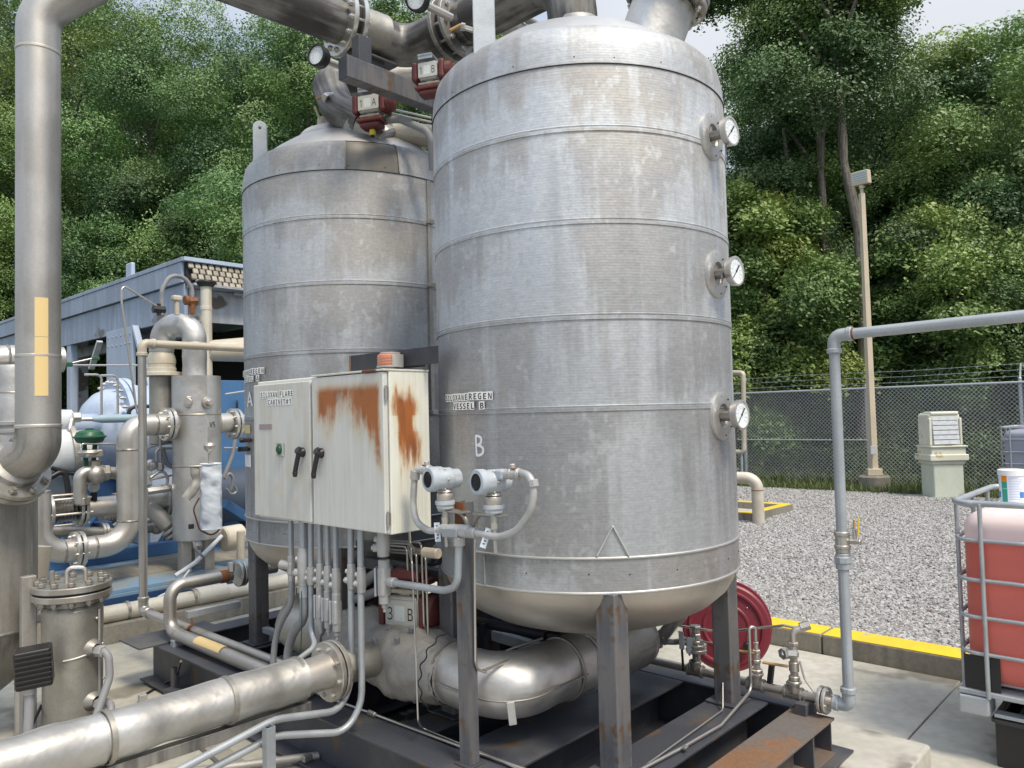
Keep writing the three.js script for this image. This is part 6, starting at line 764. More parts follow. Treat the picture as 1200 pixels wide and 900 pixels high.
{ // small tubing and valves among the equipment
  const sm = (name, label, cat, fn) => { const t = T(name, label, cat); fn(t); };
  sm('handrail_tubing', 'thin upright tubes with a level top over the domed vessel', 'tubing', (t) => { const z = -6.9; for (const [a, b, c] of [[119, 439, 487], [138, 440, 485]]) M(t, 'line', TUBING, tube([aZ(a - 20, b, z), aZ(a, b, z), aZ(a, c, z)], 0.014, { bend: 0.06, seg: 8 })); M(t, 'line', TUBING, [tube([aZ(70, 428, z), aZ(170, 428, z)], 0.011, { seg: 7 }), tube([aZ(78, 427, z), aZ(113, 419, z)], 0.011, { seg: 7 })]); M(t, 'clamp', GREEN, [box(...aZ(79, 427, z), 0.1, 0.05, 0.05, 0.01), box(...aZ(112, 420, z), 0.08, 0.04, 0.05, 0.01)]); });
  sm('instrument_lines', 'looped thin tubes and fittings between the S shaped pipe and vessel V5', 'tubing', (t) => { const z = -5.5; M(t, 'line', TUBING, [tube([aZ(183, 545, z), aZ(183, 526, z), aZ(206, 525, z)], 0.013, { bend: 0.05, seg: 8 }), tube([aZ(188, 510, z), aZ(188, 545, z)], 0.012, { seg: 8 }), tube([aZ(176, 560, z), aZ(190, 550, z), aZ(197, 560, z), aZ(194, 575, z)], 0.016, { bend: 0.09, seg: 8 }), tube([aZ(176, 562, z), aZ(206, 556, z)], 0.012, { seg: 8 })]); M(t, 'hose', FLEX, tube([aZ(190, 525, z), aZ(196, 545, z), aZ(206, 548, z)], 0.024, { bend: 0.1, seg: 9 })); M(t, 'valve', BOLT, [hex(aZ(188, 543, z), aZ(188, 551, z), 0.035), ball(aZ(177, 545, z), 0.06), hex(aZ(172, 576, z), aZ(200, 572, z), 0.04), box(...aZ(190, 506, z), 0.1, 0.1, 0.06, 0.02)]); });
  sm('gauge_cluster', 'small dial gauge and valve above the horizontal stainless pipe', 'gauge', (t) => { const z = -5.7, c = aZ(110, 571, z); M(t, 'dial', WGREY, lathe([[0, 0.03], [0.045, 0.03], [0.05, 0.02], [0.05, -0.02], [0, -0.03]], c, [-0.5, 0, 1], 22)); M(t, 'stem', BLACK, cyl(aZ(110, 577, z), aZ(110, 590, z), 0.03)); });
  sm('cable_loops', 'dark cables and pale tubes looping right of vessel V5 above tank A base', 'cable', (t) => { const z = -5.9; M(t, 'cable', FLEX, [tube([aZ(277, 510, z), aZ(272, 535, z), aZ(262, 560, z)], 0.022, { bend: 0.2, seg: 8 }), tube([aZ(264, 562, z), aZ(268, 553, z), aZ(274, 560, z), aZ(270, 575, z)], 0.02, { bend: 0.1, seg: 8 })]); M(t, 'line', TUBING, [tube([aZ(262, 525, z), aZ(290, 525, z)], 0.012, { seg: 7 }), tube([aZ(265, 572, z), aZ(272, 580, z), aZ(279, 575, z), aZ(272, 565, z)], 0.012, { bend: 0.05, seg: 7 }), tube([aZ(264, 462, z), aZ(290, 458, z)], 0.012, { seg: 7 })]); M(t, 'white_drum', OFFWH, cyl(aZ(261, 632, -5.2), aZ(284, 628, -5.2), 0.13)); M(t, 'tan_post', OFFWH, cyl(aZ(282, 622, -4.95), aZ(282, 655, -4.95), 0.04)); });
  sm('drain_hose', 'thin white hoses trailing over the blue deck beside the steel pipe', 'hose', (t) => { M(t, 'hose', WGREY, [tube([aZ(222, 668, -4.78), aZ(206, 690, -4.76), aZ(185, 700, -4.7)], 0.012, { bend: 0.3, seg: 7 }), tube([aZ(248, 672, -4.77), aZ(272, 695, -4.7)], 0.007, { seg: 6 }), tube([aZ(260, 628, -5.0), aZ(228, 660, -4.95), aZ(205, 675, -4.9)], 0.022, { bend: 0.2, seg: 8 }), tube([aZ(115, 712, -4.72), aZ(165, 710, -4.72)], 0.01, { seg: 6 })]); });
  sm('small_pipe_end', 'pale pipe elbow peeking beside the small lidded vessel', 'pipe', (t) => { M(t, 'elbow', OFFWH, tube([aZ(48, 640, -3.6), aZ(40, 690, -3.6), aZ(46, 760, -3.6)], 0.07, { bend: 0.1, seg: 18 })); });
}

{ // more of the dense pipework deep in the blue skid
  const sm = (name, label, cat, fn) => { const t = T(name, label, cat); fn(t); };
  sm('hand_valve', 'small valve with a round handwheel low between the S shaped pipe and V5', 'valve', (t) => { const z = -6.0, c = aZ(184, 618, z); M(t, 'body', STEELD, [ball(c, 0.075, 14), cyl([c[0] - 0.16, c[1], z], [c[0] + 0.16, c[1], z], 0.05), flangeG([c[0] - 0.15, c[1], z], [1, 0, 0], 0.085, 0.025), flangeG([c[0] + 0.15, c[1], z], [1, 0, 0], 0.085, 0.025), cyl(c, [c[0], c[1] + 0.17, z + 0.06], 0.022)]); const g = prep(new THREE.TorusGeometry(0.085, 0.011, 8, 26)); M(t, 'handwheel', BLUEP, [orient((g.rotateX(Math.PI / 2), g), [c[0], c[1] + 0.17, z + 0.06], [0, 1, 0.35]), bar([c[0] - 0.08, c[1] + 0.17, z + 0.06], [c[0] + 0.08, c[1] + 0.17, z + 0.06], 0.012, 0.008)]); });
  sm('skid_pipe', 'dull pipe with welded bend low on the deck behind the S shaped pipe', 'pipe', (t) => { const z = -6.3; M(t, 'pipe', STEELD, tube([aZ(60, 622, z), aZ(150, 626, z), aZ(176, 610, z), aZ(206, 612, z)], 0.06, { bend: 0.15, seg: 16 })); M(t, 'flange', FLG, [flangeG(aZ(120, 625, z), [1, 0, 0], 0.11, 0.03), flangeG(aZ(124, 625, z), [1, 0, 0], 0.11, 0.03)]); });
  sm('junction_box', 'small grey junction box with conduits beside the domed vessel', 'junction box', (t) => { const z = -6.7, c = aZ(165, 556, z); M(t, 'housing', GALV, box(c[0], c[1], c[2], 0.22, 0.28, 0.12, 0.012)); M(t, 'cover', FITTING, box(c[0], c[1], c[2] + 0.066, 0.18, 0.24, 0.012, 0.004)); M(t, 'conduit', FLEX, [tube([[c[0] - 0.06, c[1] - 0.14, z], [c[0] - 0.06, c[1] - 0.4, z], [c[0] - 0.3, c[1] - 0.55, z]], 0.02, { bend: 0.1, seg: 8 }), tube([[c[0] + 0.05, c[1] + 0.14, z], [c[0] + 0.05, c[1] + 0.3, z], [c[0] + 0.3, c[1] + 0.35, z]], 0.016, { bend: 0.08, seg: 8 })]); });
  sm('black_hose', 'black rubber hose arching beside the grey blower casing', 'hose', (t) => { const z = -6.4; M(t, 'hose', BLACK, [tube([aZ(58, 560, z), aZ(76, 550, z), aZ(80, 575, z), aZ(78, 600, z)], 0.03, { bend: 0.15, seg: 9 }), tube([aZ(60, 548, z), aZ(85, 556, z), aZ(98, 550, z)], 0.022, { bend: 0.15, seg: 9 })]); });
  sm('small_motor', 'small grey motor with cooling ribs between the blue posts', 'motor', (t) => { const z = -6.9, c = aZ(140, 600, z); M(t, 'frame', GREYV, lathe([[0, -0.2], [0.11, -0.2], [0.13, -0.18], ...[...Array(12)].flatMap((_, i) => [[0.13, -0.16 + i * 0.026], [0.145, -0.155 + i * 0.026], [0.145, -0.145 + i * 0.026], [0.13, -0.14 + i * 0.026]]), [0.13, 0.17], [0.1, 0.2], [0, 0.2]], c, [1, 0, 0], 24)); M(t, 'terminal_box', GREYV, box(c[0], c[1] + 0.17, c[2], 0.14, 0.1, 0.12, 0.01)); });
}

// ---------------------------------------------------------------- overhead piping above the tanks
{ const t = T('overhead_pipe', 'dark weathered overhead pipe with bolted joints crossing above tank A', 'pipe'), r = 0.132, zO = -1.36, yO = 4.17;
  M(t, 'main_run', OVERH, tube([[-1.9, yO + 0.08, zO - 0.2], [-0.42, yO + 0.02, zO - 0.04], [-0.02, yO, zO], [0, yO + 0.0, zO + 0.3], [0.0, yO - 0.02, zO + 0.6]], r, { bend: 0.27, seg: 32, arc: 14 })); const f = [-0.47, yO + 0.02, zO - 0.04];
  M(t, 'jacket', CLADD, tube([along(f, [1, 0, 0.1], 0.05), along(f, [1, 0, 0.1], 0.26)], r * 1.03, { seg: 30 })); flangeJoint(t, f, [1, 0, 0.1], 0.205, 0.03, 12, [BOLT, BOLT], 0.04);
  const g = [0, yO - 0.012, zO + 0.47]; flangeJoint(t, g, [0, 0, 1], 0.205, 0.03, 10, [STEELD, BOLT], 0.06); M(t, 'valve_body', RUST, flangeG(g, [0, 0, 1], 0.16, 0.055, 30));
  M(t, 'drop_elbow', OVERH, tube([[0, yO - 0.02, zO + 0.6], [0.0, yO - 0.02, -0.02], [0.02, 3.66, 0.0]], r * 1.02, { bend: 0.24, seg: 30, arc: 14 })); M(t, 'drop_neck', CLAD, cyl([0.02, 3.66, 0], [0.02, 3.86, 0], r * 1.08, r * 1.06, 30)); M(t, 'pipe_shoe', SKID, [box(-0.25, yO - 0.155, zO - 0.02, 0.24, 0.014, 0.14, 0.002), box(-0.27, yO - 0.22, zO - 0.02, 0.1, 0.12, 0.08, 0.003)]);
  const u = T('bypass_pipe', 'two slim pale pipes running back beside the top of tank B', 'pipe'); M(u, 'pipe', CLAD, cyl(aD(585, 22, 5.0), aD(618, 45, 6.2), 0.075, 0.075, 20)); M(u, 'pipe', STEEL, cyl(aD(604, 14, 5.2), aD(640, 36, 6.4), 0.03, 0.03, 14)); }
{ const t = T('branch_pipe', 'weathered elbow pipe bending down into the dome of tank A', 'pipe'), r = 0.115; const a = aD(480, 92, 5.6), b = aD(384, 97, 5.25), c = aD(396, 128, 5.1), d = aD(436, 150, 5.0), e = aD(505, 160, 4.95);
  M(t, 'elbow', OVERH, tube([a, mid(a, b, 0.75), b, c, mid(c, d, 0.8)], r, { bend: 0.2, seg: 28, arc: 12 })); M(t, 'neck', CLAD, cyl(mid(c, d, 0.5), [d[0] + 0.08, d[1] - 0.1, d[2] + 0.02], r * 1.05, r * 1.1, 28)); M(t, 'cross_run', OFFWH, cyl([d[0] + 0.15, d[1] + 0.02, d[2]], [e[0] + 0.6, e[1] + 0.05, e[2] + 0.1], 0.075, 0.075, 22)); M(t, 'sample_valve', BOLT, [hex(aD(379, 113, 5.0), aD(384, 116, 5.0), 0.03), cyl(aD(381, 112, 5.0), aD(398, 112, 5.05), 0.02)]); M(t, 'lever', BRASS, bar(aD(371, 116, 4.98), aD(379, 112, 5.0), 0.02, 0.014)); }
{ const t = T('support_tube', 'rectangular dark steel tube carrying the overhead pipe, level between the tanks', 'steel beam'), a = aD(404, 80, 4.35); M(t, 'tube', LEGM, box(a[0] + 0.42, a[1], a[2], 0.86, 0.13, 0.085, 0.008)); M(t, 'end_plate', SKID, box(a[0] - 0.013, a[1], a[2], 0.004, 0.125, 0.08, 0.001)); const q = aD(414, 55, 4.5); M(t, 'stub_post', SKID, [box(a[0] + 0.12, a[1] + 0.14, a[2], 0.09, 0.15, 0.07, 0.004)]); }
const tubeG = (name, label, pts, r) => { const t = T(name, label, 'tubing'); M(t, 'line', FLEX, tube(pts, r, { bend: 0.06, seg: 8 })); };
function letterPlate(txt, w = 256) { return canvasMat(w, 128, (g, W, H) => { g.fillStyle = '#b9bab6'; g.fillRect(0, 0, W, H); g.fillStyle = '#16181b'; g.font = '92px sans-serif'; g.textAlign = 'center'; g.textBaseline = 'middle'; g.fillText(txt[0], W * 0.16, H * 0.54); g.fillText(txt[1], W * 0.82, H * 0.54); g.fillStyle = '#ccd6d6'; g.fillRect(W * 0.3, H * 0.2, W * 0.34, H * 0.62); }); }
// rack actuator: body along z, lettered side facing the camera
function actuator(label, c, L, h, txt, { below = true, hood = false, above = false, yel = false, turn = 0 } = {}) {
  const t = T('valve_actuator', label, 'actuator'), [x, y, z] = [0, h * 1.6, 0]; t.position.set(c[0], c[1] - h * 1.6, c[2]); t.rotation.y = turn;
  M(t, 'body', FITTING, [box(x, y, z, h * 0.95, h, L, h * 0.2), box(x - h * 0.42, y, z, h * 0.16, h * 0.8, L * 0.96, 0.01)]); const p = prep(new THREE.PlaneGeometry(L * 0.9, h * 0.74)); p.rotateY(-Math.PI / 2); p.translate(x - h * 0.505, y, z); M(t, 'letter_plate', letterPlate(txt), p);
  for (const s of [-1, 1]) M(t, 'end_cap', RED, [box(x, y, z + s * (L / 2 + 0.02), h * 1.04, h * 1.04, 0.04, h * 0.18), ...(s > 0 ? [lathe([[h * 0.5, 0], [h * 0.44, 0.03], [h * 0.2, 0.045], [0, 0.045]], [x, y, z + L / 2 + 0.04], [0, 0, 1], 18)] : [])]);
  const s = above ? 1 : -1; M(t, 'coupler', OFFWH, [cyl([x, y + s * h * 0.5, z], [x, y + s * h * 0.72, z], h * 0.34), box(x, y + s * h * 0.62, z, h * 0.7, h * 0.16, h * 1.2, 0.01)]); M(t, 'switch_box', RED, [box(x, y + s * h * 0.86, z, h * 0.98, h * 0.2, h * 1.5, 0.014), box(x, y + s * h * 1.08, z, h * 0.8, h * 0.34, h * 1.2, 0.03)]);
  if (yel) { M(t, 'position_cube', flat(0.72, 0.6, 0.05, 0.4), box(x, y - h * 1.42, z, h * 0.26, h * 0.32, h * 0.26, 0.006)); M(t, 'cube_foot', BLACK, cyl([x, y - h * 1.66, z], [x, y - h * 1.58, z], h * 0.13)); }
  if (hood) M(t, 'hood', GALV, [box(x - 0.01, y + h * 0.78, z - L * 0.1, h * 0.95, 0.012, L * 0.7, 0.002), box(x - h * 0.48, y + h * 0.68, z - L * 0.1, 0.01, h * 0.22, L * 0.7, 0.002)]);
  return t;
}
actuator('red and grey valve actuator lettered 1 A above the dome of tank A', aD(436, 124, 4.85), 0.15, 0.12, '1A', { yel: true, hood: true, turn: 0.45 });
actuator('red and grey valve actuator lettered 1 B beside the top of tank B', aD(505, 86, 4.45), 0.125, 0.112, '1B', { hood: true, turn: 0.45 });
tubeG('flexible_conduit', 'black flexible conduit between the actuators running down beside tank B', [aD(440, 141, 4.9), aD(470, 140, 4.8), aD(500, 153, 4.7), aD(505, 165, 4.7), aD(507, 200, 4.75)], 0.024);
for (const k of [0, 1]) tubeT('instrument_tubing', `thin paired tubes above the dome of tank A, ${k ? 'lower' : 'upper'} one`, [aD(455, 127 + k * 5, 5.1), aD(505, 138 + k * 5, 5.3)], 0.008);
{ const f = (label, px, py, d, R, dir) => { const t = T('pressure_gauge', label, 'gauge'), c = aD(px, py, d), n = V(dir).normalize(); M(t, 'case', BLACK, lathe([[0, -0.04], [R * 0.92, -0.04], [R, -0.03], [R * 1.04, 0.0], [R * 1.04, 0.02], [R * 0.86, 0.024], [R * 0.85, 0.012], [0, 0.012]], c, n, 34, 0.5)); const g = prep(new THREE.CircleGeometry(R * 0.85, 30)); g.applyQuaternion(new THREE.Quaternion().setFromUnitVectors(new THREE.Vector3(0, 0, 1), n)); g.translate(...along(c, n, 0.014)); M(t, 'dial_face', dialMat, g); M(t, 'stem', STEEL, cyl(along(c, n, -0.03), along(along(c, n, -0.05), [1, -0.15, 0.2], 0.2), 0.022)); };
  f('black rimmed pressure gauge at the left end of the square steel tube', 373, 66, 4.4, 0.062, [-0.88, -0.02, 0.25]); f('black rimmed pressure gauge cut by the top edge beside the pipe joint', 489, 0, 4.2, 0.062, [-0.9, -0.2, 0.4]);
  const v = T('sample_valve', 'tiny valve with a brass lever under the overhead pipe near the lug', 'valve'); M(v, 'body', BOLT, [cyl(aD(543, 32, 4.0), aD(556, 36, 4.05), 0.014), hex(aD(540, 31, 4.0), aD(545, 32, 4.0), 0.02)]); M(v, 'lever', BRASS, bar(aD(527, 36, 3.98), aD(540, 29, 3.98), 0.018, 0.012)); }
// actuators low between the tanks, and tubing behind the conduits
actuator('red valve actuator lettered 3 B low between the tanks over the canvas wrap', aX(479, 714, -0.60), 0.20, 0.17, '3B', { above: true, turn: 0.35 });
actuator('red valve actuator half hidden behind the conduits under the cabinet', aX(415, 690, -0.30), 0.155, 0.15, '3A', { above: true });
{ const t = T('stem_bracket', 'grey steel stem bracket joining the 3 B actuator to the wrapped pipe', 'bracket'), c = aX(471, 742, -0.52); M(t, 'plate', GALV, [box(c[0], c[1], c[2], 0.06, 0.09, 0.1, 0.008), cyl([c[0], c[1] - 0.12, c[2]], [c[0], c[1] + 0.05, c[2]], 0.03)]);
  const L = [[475, 655], [480, 652], [486, 660], [492, 650], [497, 664]]; L.forEach(([px, py], i) => tubeT('instrument_tubing', `upright thin tube between cabinet and tank B, ${['first', 'second', 'third', 'fourth', 'fifth'][i]} from left`, [aX(px - 60, py - 18, -0.35), aX(px + 2, py - 14, -0.62), aX(px + 5, py + 75 + i * 4, -0.64), aX(px + 32, py + 68 + i * 5, -0.4)], 0.006, 0.04));
  tubeT('instrument_tubing', 'bent tube ending in a white silencer right of the cabinet base', [aX(480, 622, -0.72), aX(481, 640, -0.74), aX(494, 648, -0.76)], 0.008, 0.04); const s = T('silencer', 'short white cylinder silencer right of the cabinet base', 'silencer'); M(s, 'body', OFFWH, [cyl(aX(497, 647, -0.78), aX(514, 649, -0.78), 0.025)]); M(s, 'collar', FLG, [cyl(aX(489, 646, -0.77), aX(498, 647, -0.78), 0.017)]);
  const b = T('dark_valve_body', 'dark soiled valve bodies and brackets between the tank bottoms', 'valve'); M(b, 'body', STEELD, [cyl(aX(395, 640, -0.1), aX(520, 655, 0.05), 0.07), cyl(aX(455, 668, 0.1), aX(455, 720, 0.1), 0.1), box(...aX(432, 700, 0.0), 0.2, 0.3, 0.3, 0.03)]); M(b, 'rail', SKID, [bar(aX(330, 632, -0.45), aX(440, 640, -0.45), 0.05, 0.06), bar([-0.45, 0.9, -1.3], [-0.45, 0.9, -0.5], 0.06, 0.06)]); M(b, 'post', SKID, bar([0.2, YS, -0.95], [0.2, 1.5, -0.95], 0.1, 0.1)); M(b, 'cylinder', FITTING, [cyl(aX(503, 655, -0.2), aX(517, 640, -0.2), 0.035), cyl(aX(500, 672, -0.1), aX(515, 668, -0.1), 0.03)]); M(b, 'hose', FLEX, [tube([aX(418, 690, -0.62), aX(440, 672, -0.6), aX(458, 668, -0.5)], 0.03, { bend: 0.2 }), tube([aX(418, 702, -0.62), aX(445, 692, -0.6), aX(460, 690, -0.5)], 0.026, { bend: 0.2 })]); M(b, 'board', BLUEP, boxAA([0.62, YS, -1.9], [0.66, 1.3, -0.6], 0.01)); }

// ---------------------------------------------------------------- building
{ const t = T('process_building', 'pale blue flat roofed open process building behind the blue equipment', 'building'), c = aY(216, 304, 4.3), X = c[0], Z = c[2], Zb = Z - 17, W = 5; const yF = aX(216, 331, X)[1], yS = aX(82, 404, X)[1];
  M(t, 'roof', BLDG, boxAA([X - 0.06, 4.26, Zb], [X + W, 4.33, Z + 0.04], 0.01));
  for (let i = 0; i < 4; i++) M(t, 'fascia_panel', BLDG, boxAA([X - 0.05, yF, Z - 4.25 * (i + 1) + 0.006], [X - 0.005, 4.255, Z - 4.25 * i - (i ? 0.0 : 0.0)], 0.006));
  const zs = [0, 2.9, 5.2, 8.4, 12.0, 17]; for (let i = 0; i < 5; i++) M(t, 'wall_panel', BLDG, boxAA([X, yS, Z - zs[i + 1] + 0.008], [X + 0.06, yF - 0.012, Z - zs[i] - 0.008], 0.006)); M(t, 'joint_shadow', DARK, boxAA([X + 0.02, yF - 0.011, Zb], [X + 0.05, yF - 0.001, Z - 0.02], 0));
  for (const px of [83, 30, -40]) { const p = aX(px, 470, X + 0.05); M(t, 'column', PALE, boxAA([X + 0.01, 0, p[2] - 0.11], [X + 0.14, yS - 0.004, p[2] + 0.11], 0.006)); } { const p = aX(94, 470, X + 0.6); M(t, 'column', BLDW, boxAA([X + 0.5, 0, p[2] - 0.2], [X + 0.7, yS + 0.3, p[2] + 0.2], 0.006)); }
  { const p = aX(141, 420, X - 0.1), a = aX(126, 400, X - 0.1), b = aX(156, 400, X - 0.1), yt = aX(140, 386, X - 0.1)[1]; M(t, 'bolted_plate', PALE, boxAA([X - 0.12, 1.0, a[2]], [X - 0.055, yt, b[2]], 0.006)); M(t, 'bolts', BLDW, [...Array(12)].map((_, i) => ball([X - 0.122, yt - 0.12 - (i % 2) * 0.16, mix(a[2], b[2], 0.08 + 0.84 * Math.floor(i / 2) / 5)], 0.018, 6)), undefined, true); M(t, 'brace', PALE, bar([X - 0.07, yt, b[2]], [X - 0.07, yt - 1.5, b[2] + 0.9], 0.1, 0.06)); }
  M(t, 'hanging_strut', WGREY, bar(aX(117, 400, X - 0.1), aX(107, 432, X - 0.1), 0.1, 0.05)); M(t, 'roof_lug', PALE, (() => { const p = aX(146, 322, X), s = [box(X + 0.1, 4.33 + 0.14, p[2], 0.08, 0.3, 0.26, 0.03)]; return s; })());
  // end face: mansard of small overlapping tiles, wall, dark bay
  const zf = Z + 0.01; M(t, 'end_wall', BLDW, [boxAA([X + 0.07, aZ(260, 379, Z)[1], Z - 0.06], [X + W, 3.85, Z - 0.005], 0.004)]); M(t, 'soffit', BLDW, boxAA([X + 0.02, 3.86, Z - 0.05], [X + W, 3.90, Z + 0.30], 0.004)); M(t, 'gutter', BLDW, tube([[X + 0.75, 3.83, Z + 0.1], [X + W, 3.80, Z + 0.1]], 0.035, { seg: 10 }));
  const tg = prep(new RoundedBoxGeometry(0.088, 0.105, 0.05, 2, 0.022)); tg.rotateX(-0.45); boxUV(tg); const TILE = [0, 1, 2].map((i) => worn({ base: [0.36 - 0.03 * i, 0.335 - 0.03 * i, 0.28 - 0.025 * i], alt: [0.24, 0.22, 0.18], amount: 0.7, k: 160 + i, m: 0.5 })); let n = 0;
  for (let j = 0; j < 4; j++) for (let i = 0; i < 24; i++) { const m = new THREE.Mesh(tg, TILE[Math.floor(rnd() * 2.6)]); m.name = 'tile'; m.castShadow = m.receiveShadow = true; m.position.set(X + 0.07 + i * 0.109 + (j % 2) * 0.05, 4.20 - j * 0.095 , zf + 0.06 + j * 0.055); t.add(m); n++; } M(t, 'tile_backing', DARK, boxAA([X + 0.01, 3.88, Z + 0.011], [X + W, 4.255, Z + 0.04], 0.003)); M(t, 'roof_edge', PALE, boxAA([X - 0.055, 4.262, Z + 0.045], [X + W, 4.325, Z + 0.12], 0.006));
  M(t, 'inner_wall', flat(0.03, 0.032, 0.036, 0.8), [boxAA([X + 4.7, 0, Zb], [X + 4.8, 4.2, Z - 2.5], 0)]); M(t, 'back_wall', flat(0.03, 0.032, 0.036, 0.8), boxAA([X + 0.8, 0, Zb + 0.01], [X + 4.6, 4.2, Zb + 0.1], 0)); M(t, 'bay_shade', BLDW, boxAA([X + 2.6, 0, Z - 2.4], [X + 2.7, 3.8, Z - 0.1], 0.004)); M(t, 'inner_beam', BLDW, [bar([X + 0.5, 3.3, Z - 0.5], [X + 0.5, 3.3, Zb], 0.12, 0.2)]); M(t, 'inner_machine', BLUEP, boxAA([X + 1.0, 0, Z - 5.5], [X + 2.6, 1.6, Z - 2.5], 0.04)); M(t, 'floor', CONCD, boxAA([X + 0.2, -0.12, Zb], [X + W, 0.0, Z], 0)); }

// ---------------------------------------------------------------- fence
const FX = 13.75;
{ const t = T('chain_link_fence', 'galvanised chain link fence topped with barbed wire along the trees', 'fence'), yB = 0.10, yT = 2.13, zA = aX(872, 500, FX)[2], zB = 4.5, z0 = zA - 3.2, W = 0.0055;
  const wires = [], H = yT - yB, P = 0.082; const wire = (y0, z0_, y1, z1_, o) => wires.push(bar([FX + o, y0, z0_], [FX - o, y1, z1_], W, W, 0));
  for (let s = z0 - H; s < zB; s += P) { const a = Math.max(0, z0 - s), b = Math.min(H, zB - s); if (b > a) { wire(yB + a, s + a, yB + b, s + b, 0.003); wire(yT - a, s + a, yT - b, s + b, -0.003); } }
  M(t, 'wire_mesh', flat(0.62, 0.66, 0.70, 0.4, 0.35), wires.map((g) => g), undefined, true);
  M(t, 'top_rail', GALV, cyl([FX, yT, z0], [FX, yT, zB], 0.024)); const pz = aX(1016, 520, FX)[2]; M(t, 'middle_rail', GALV, cyl([FX - 0.02, aX(940, 515.5, FX)[1], z0], [FX - 0.02, aX(940, 515.5, FX)[1], pz], 0.017)); M(t, 'bottom_wire', GALV, cyl([FX, yB, z0], [FX, yB, zB], 0.004, 0.004, 6));
  const post = (z, r, yt) => M(t, 'post', GALV, [cyl([FX + 0.03, -0.1, z], [FX + 0.03, yt, z], r, r, 14), ball([FX + 0.03, yt, z], r * 1.15, 10)]); post(zA, 0.048, 2.6); post(z0, 0.04, 2.2); const z2 = aX(1196, 470, FX)[2]; post(z2, 0.03, 2.2); post(mix(zA, z2, 0.5), 0.03, 2.18);
  for (const z of [zA, mix(zA, z2, 0.5), z2, z2 + 2.8]) M(t, 'barb_arm', GALV, bar([FX + 0.03, yT + 0.02, z], [FX + 0.20, yT + 0.36, z], 0.03, 0.012)); for (const k of [0.3, 0.65, 1]) { M(t, 'barbed_wire', GALV, [...[0, 1, 2].map((i) => { const z = mix(z0, zB, i / 3), zz = mix(z0, zB, (i + 1) / 3); return tube([[FX + 0.03 + 0.17 * k, yT + 0.02 + 0.34 * k, z], [FX + 0.03 + 0.17 * k, yT - 0.01 + 0.34 * k, (z + zz) / 2], [FX + 0.03 + 0.17 * k, yT + 0.02 + 0.34 * k, zz]], 0.0045, { bend: 3, seg: 5 }); }), ...[...Array(60)].map((_, i) => { const z = mix(z0, zB, (i + 0.5) / 60); return bar([FX + 0.02 + 0.17 * k, yT + 0.34 * k - 0.02, z], [FX + 0.04 + 0.17 * k, yT + 0.34 * k + 0.03, z + 0.02], 0.004, 0.004, 0); })]); }
  M(t, 'tie_wires', GALV, [...Array(40)].map((_, i) => box(FX, yT + 0.028, mix(z0, zB, (i + 0.5) / 40), 0.01, 0.03, 0.012, 0)), undefined, true); }
{ const t = T('gate_pipe_frame', 'white pipe frame against the fence post behind tank B', 'pipe'), x = 13.0; M(t, 'pipe', OFFWH, [tube([aX(845, 436, x), aX(871, 437, x), aX(872, 530, x), aX(845, 528, x)], 0.055, { bend: 0.07, seg: 14 })]); M(t, 'lower_pipe', GALV, tube([aX(869, 530, x), aX(870, 572, x)], 0.03, { seg: 10 })); }
{ const t = T('curved_vent_pipe', 'stained off white pipe curving down into the gravel beyond tank B', 'pipe'), z = -2.78, q = aY(889, 612, 0.05), x = q[0]; const yt = aX(880, 560, x)[1]; M(t, 'pipe', OFFWH, tube([[x, -0.1, q[2]], [x, yt, q[2]], [x - 0.3, yt + 0.02, q[2] - 0.9], [x - 0.6, yt + 0.02, q[2] - 1.9]], 0.088, { bend: 0.17, seg: 22, arc: 12 })); M(t, 'weld', RUST, lathe([[0.088, -0.008], [0.092, 0], [0.088, 0.008]], [x, yt - 0.18, q[2]], UP, 22)); }
{ const t = T('marker_peg', 'short tan wooden peg in the gravel by the grey riser', 'peg'), p = aY(1001, 620, 0.04); M(t, 'stake', BRASS, cyl([p[0], 0, p[2]], [p[0], 0.17, p[2]], 0.02, 0.016, 8)); M(t, 'top', OFFWH, cyl([p[0], 0.171, p[2]], [p[0], 0.18, p[2]], 0.018, 0.016, 8)); }
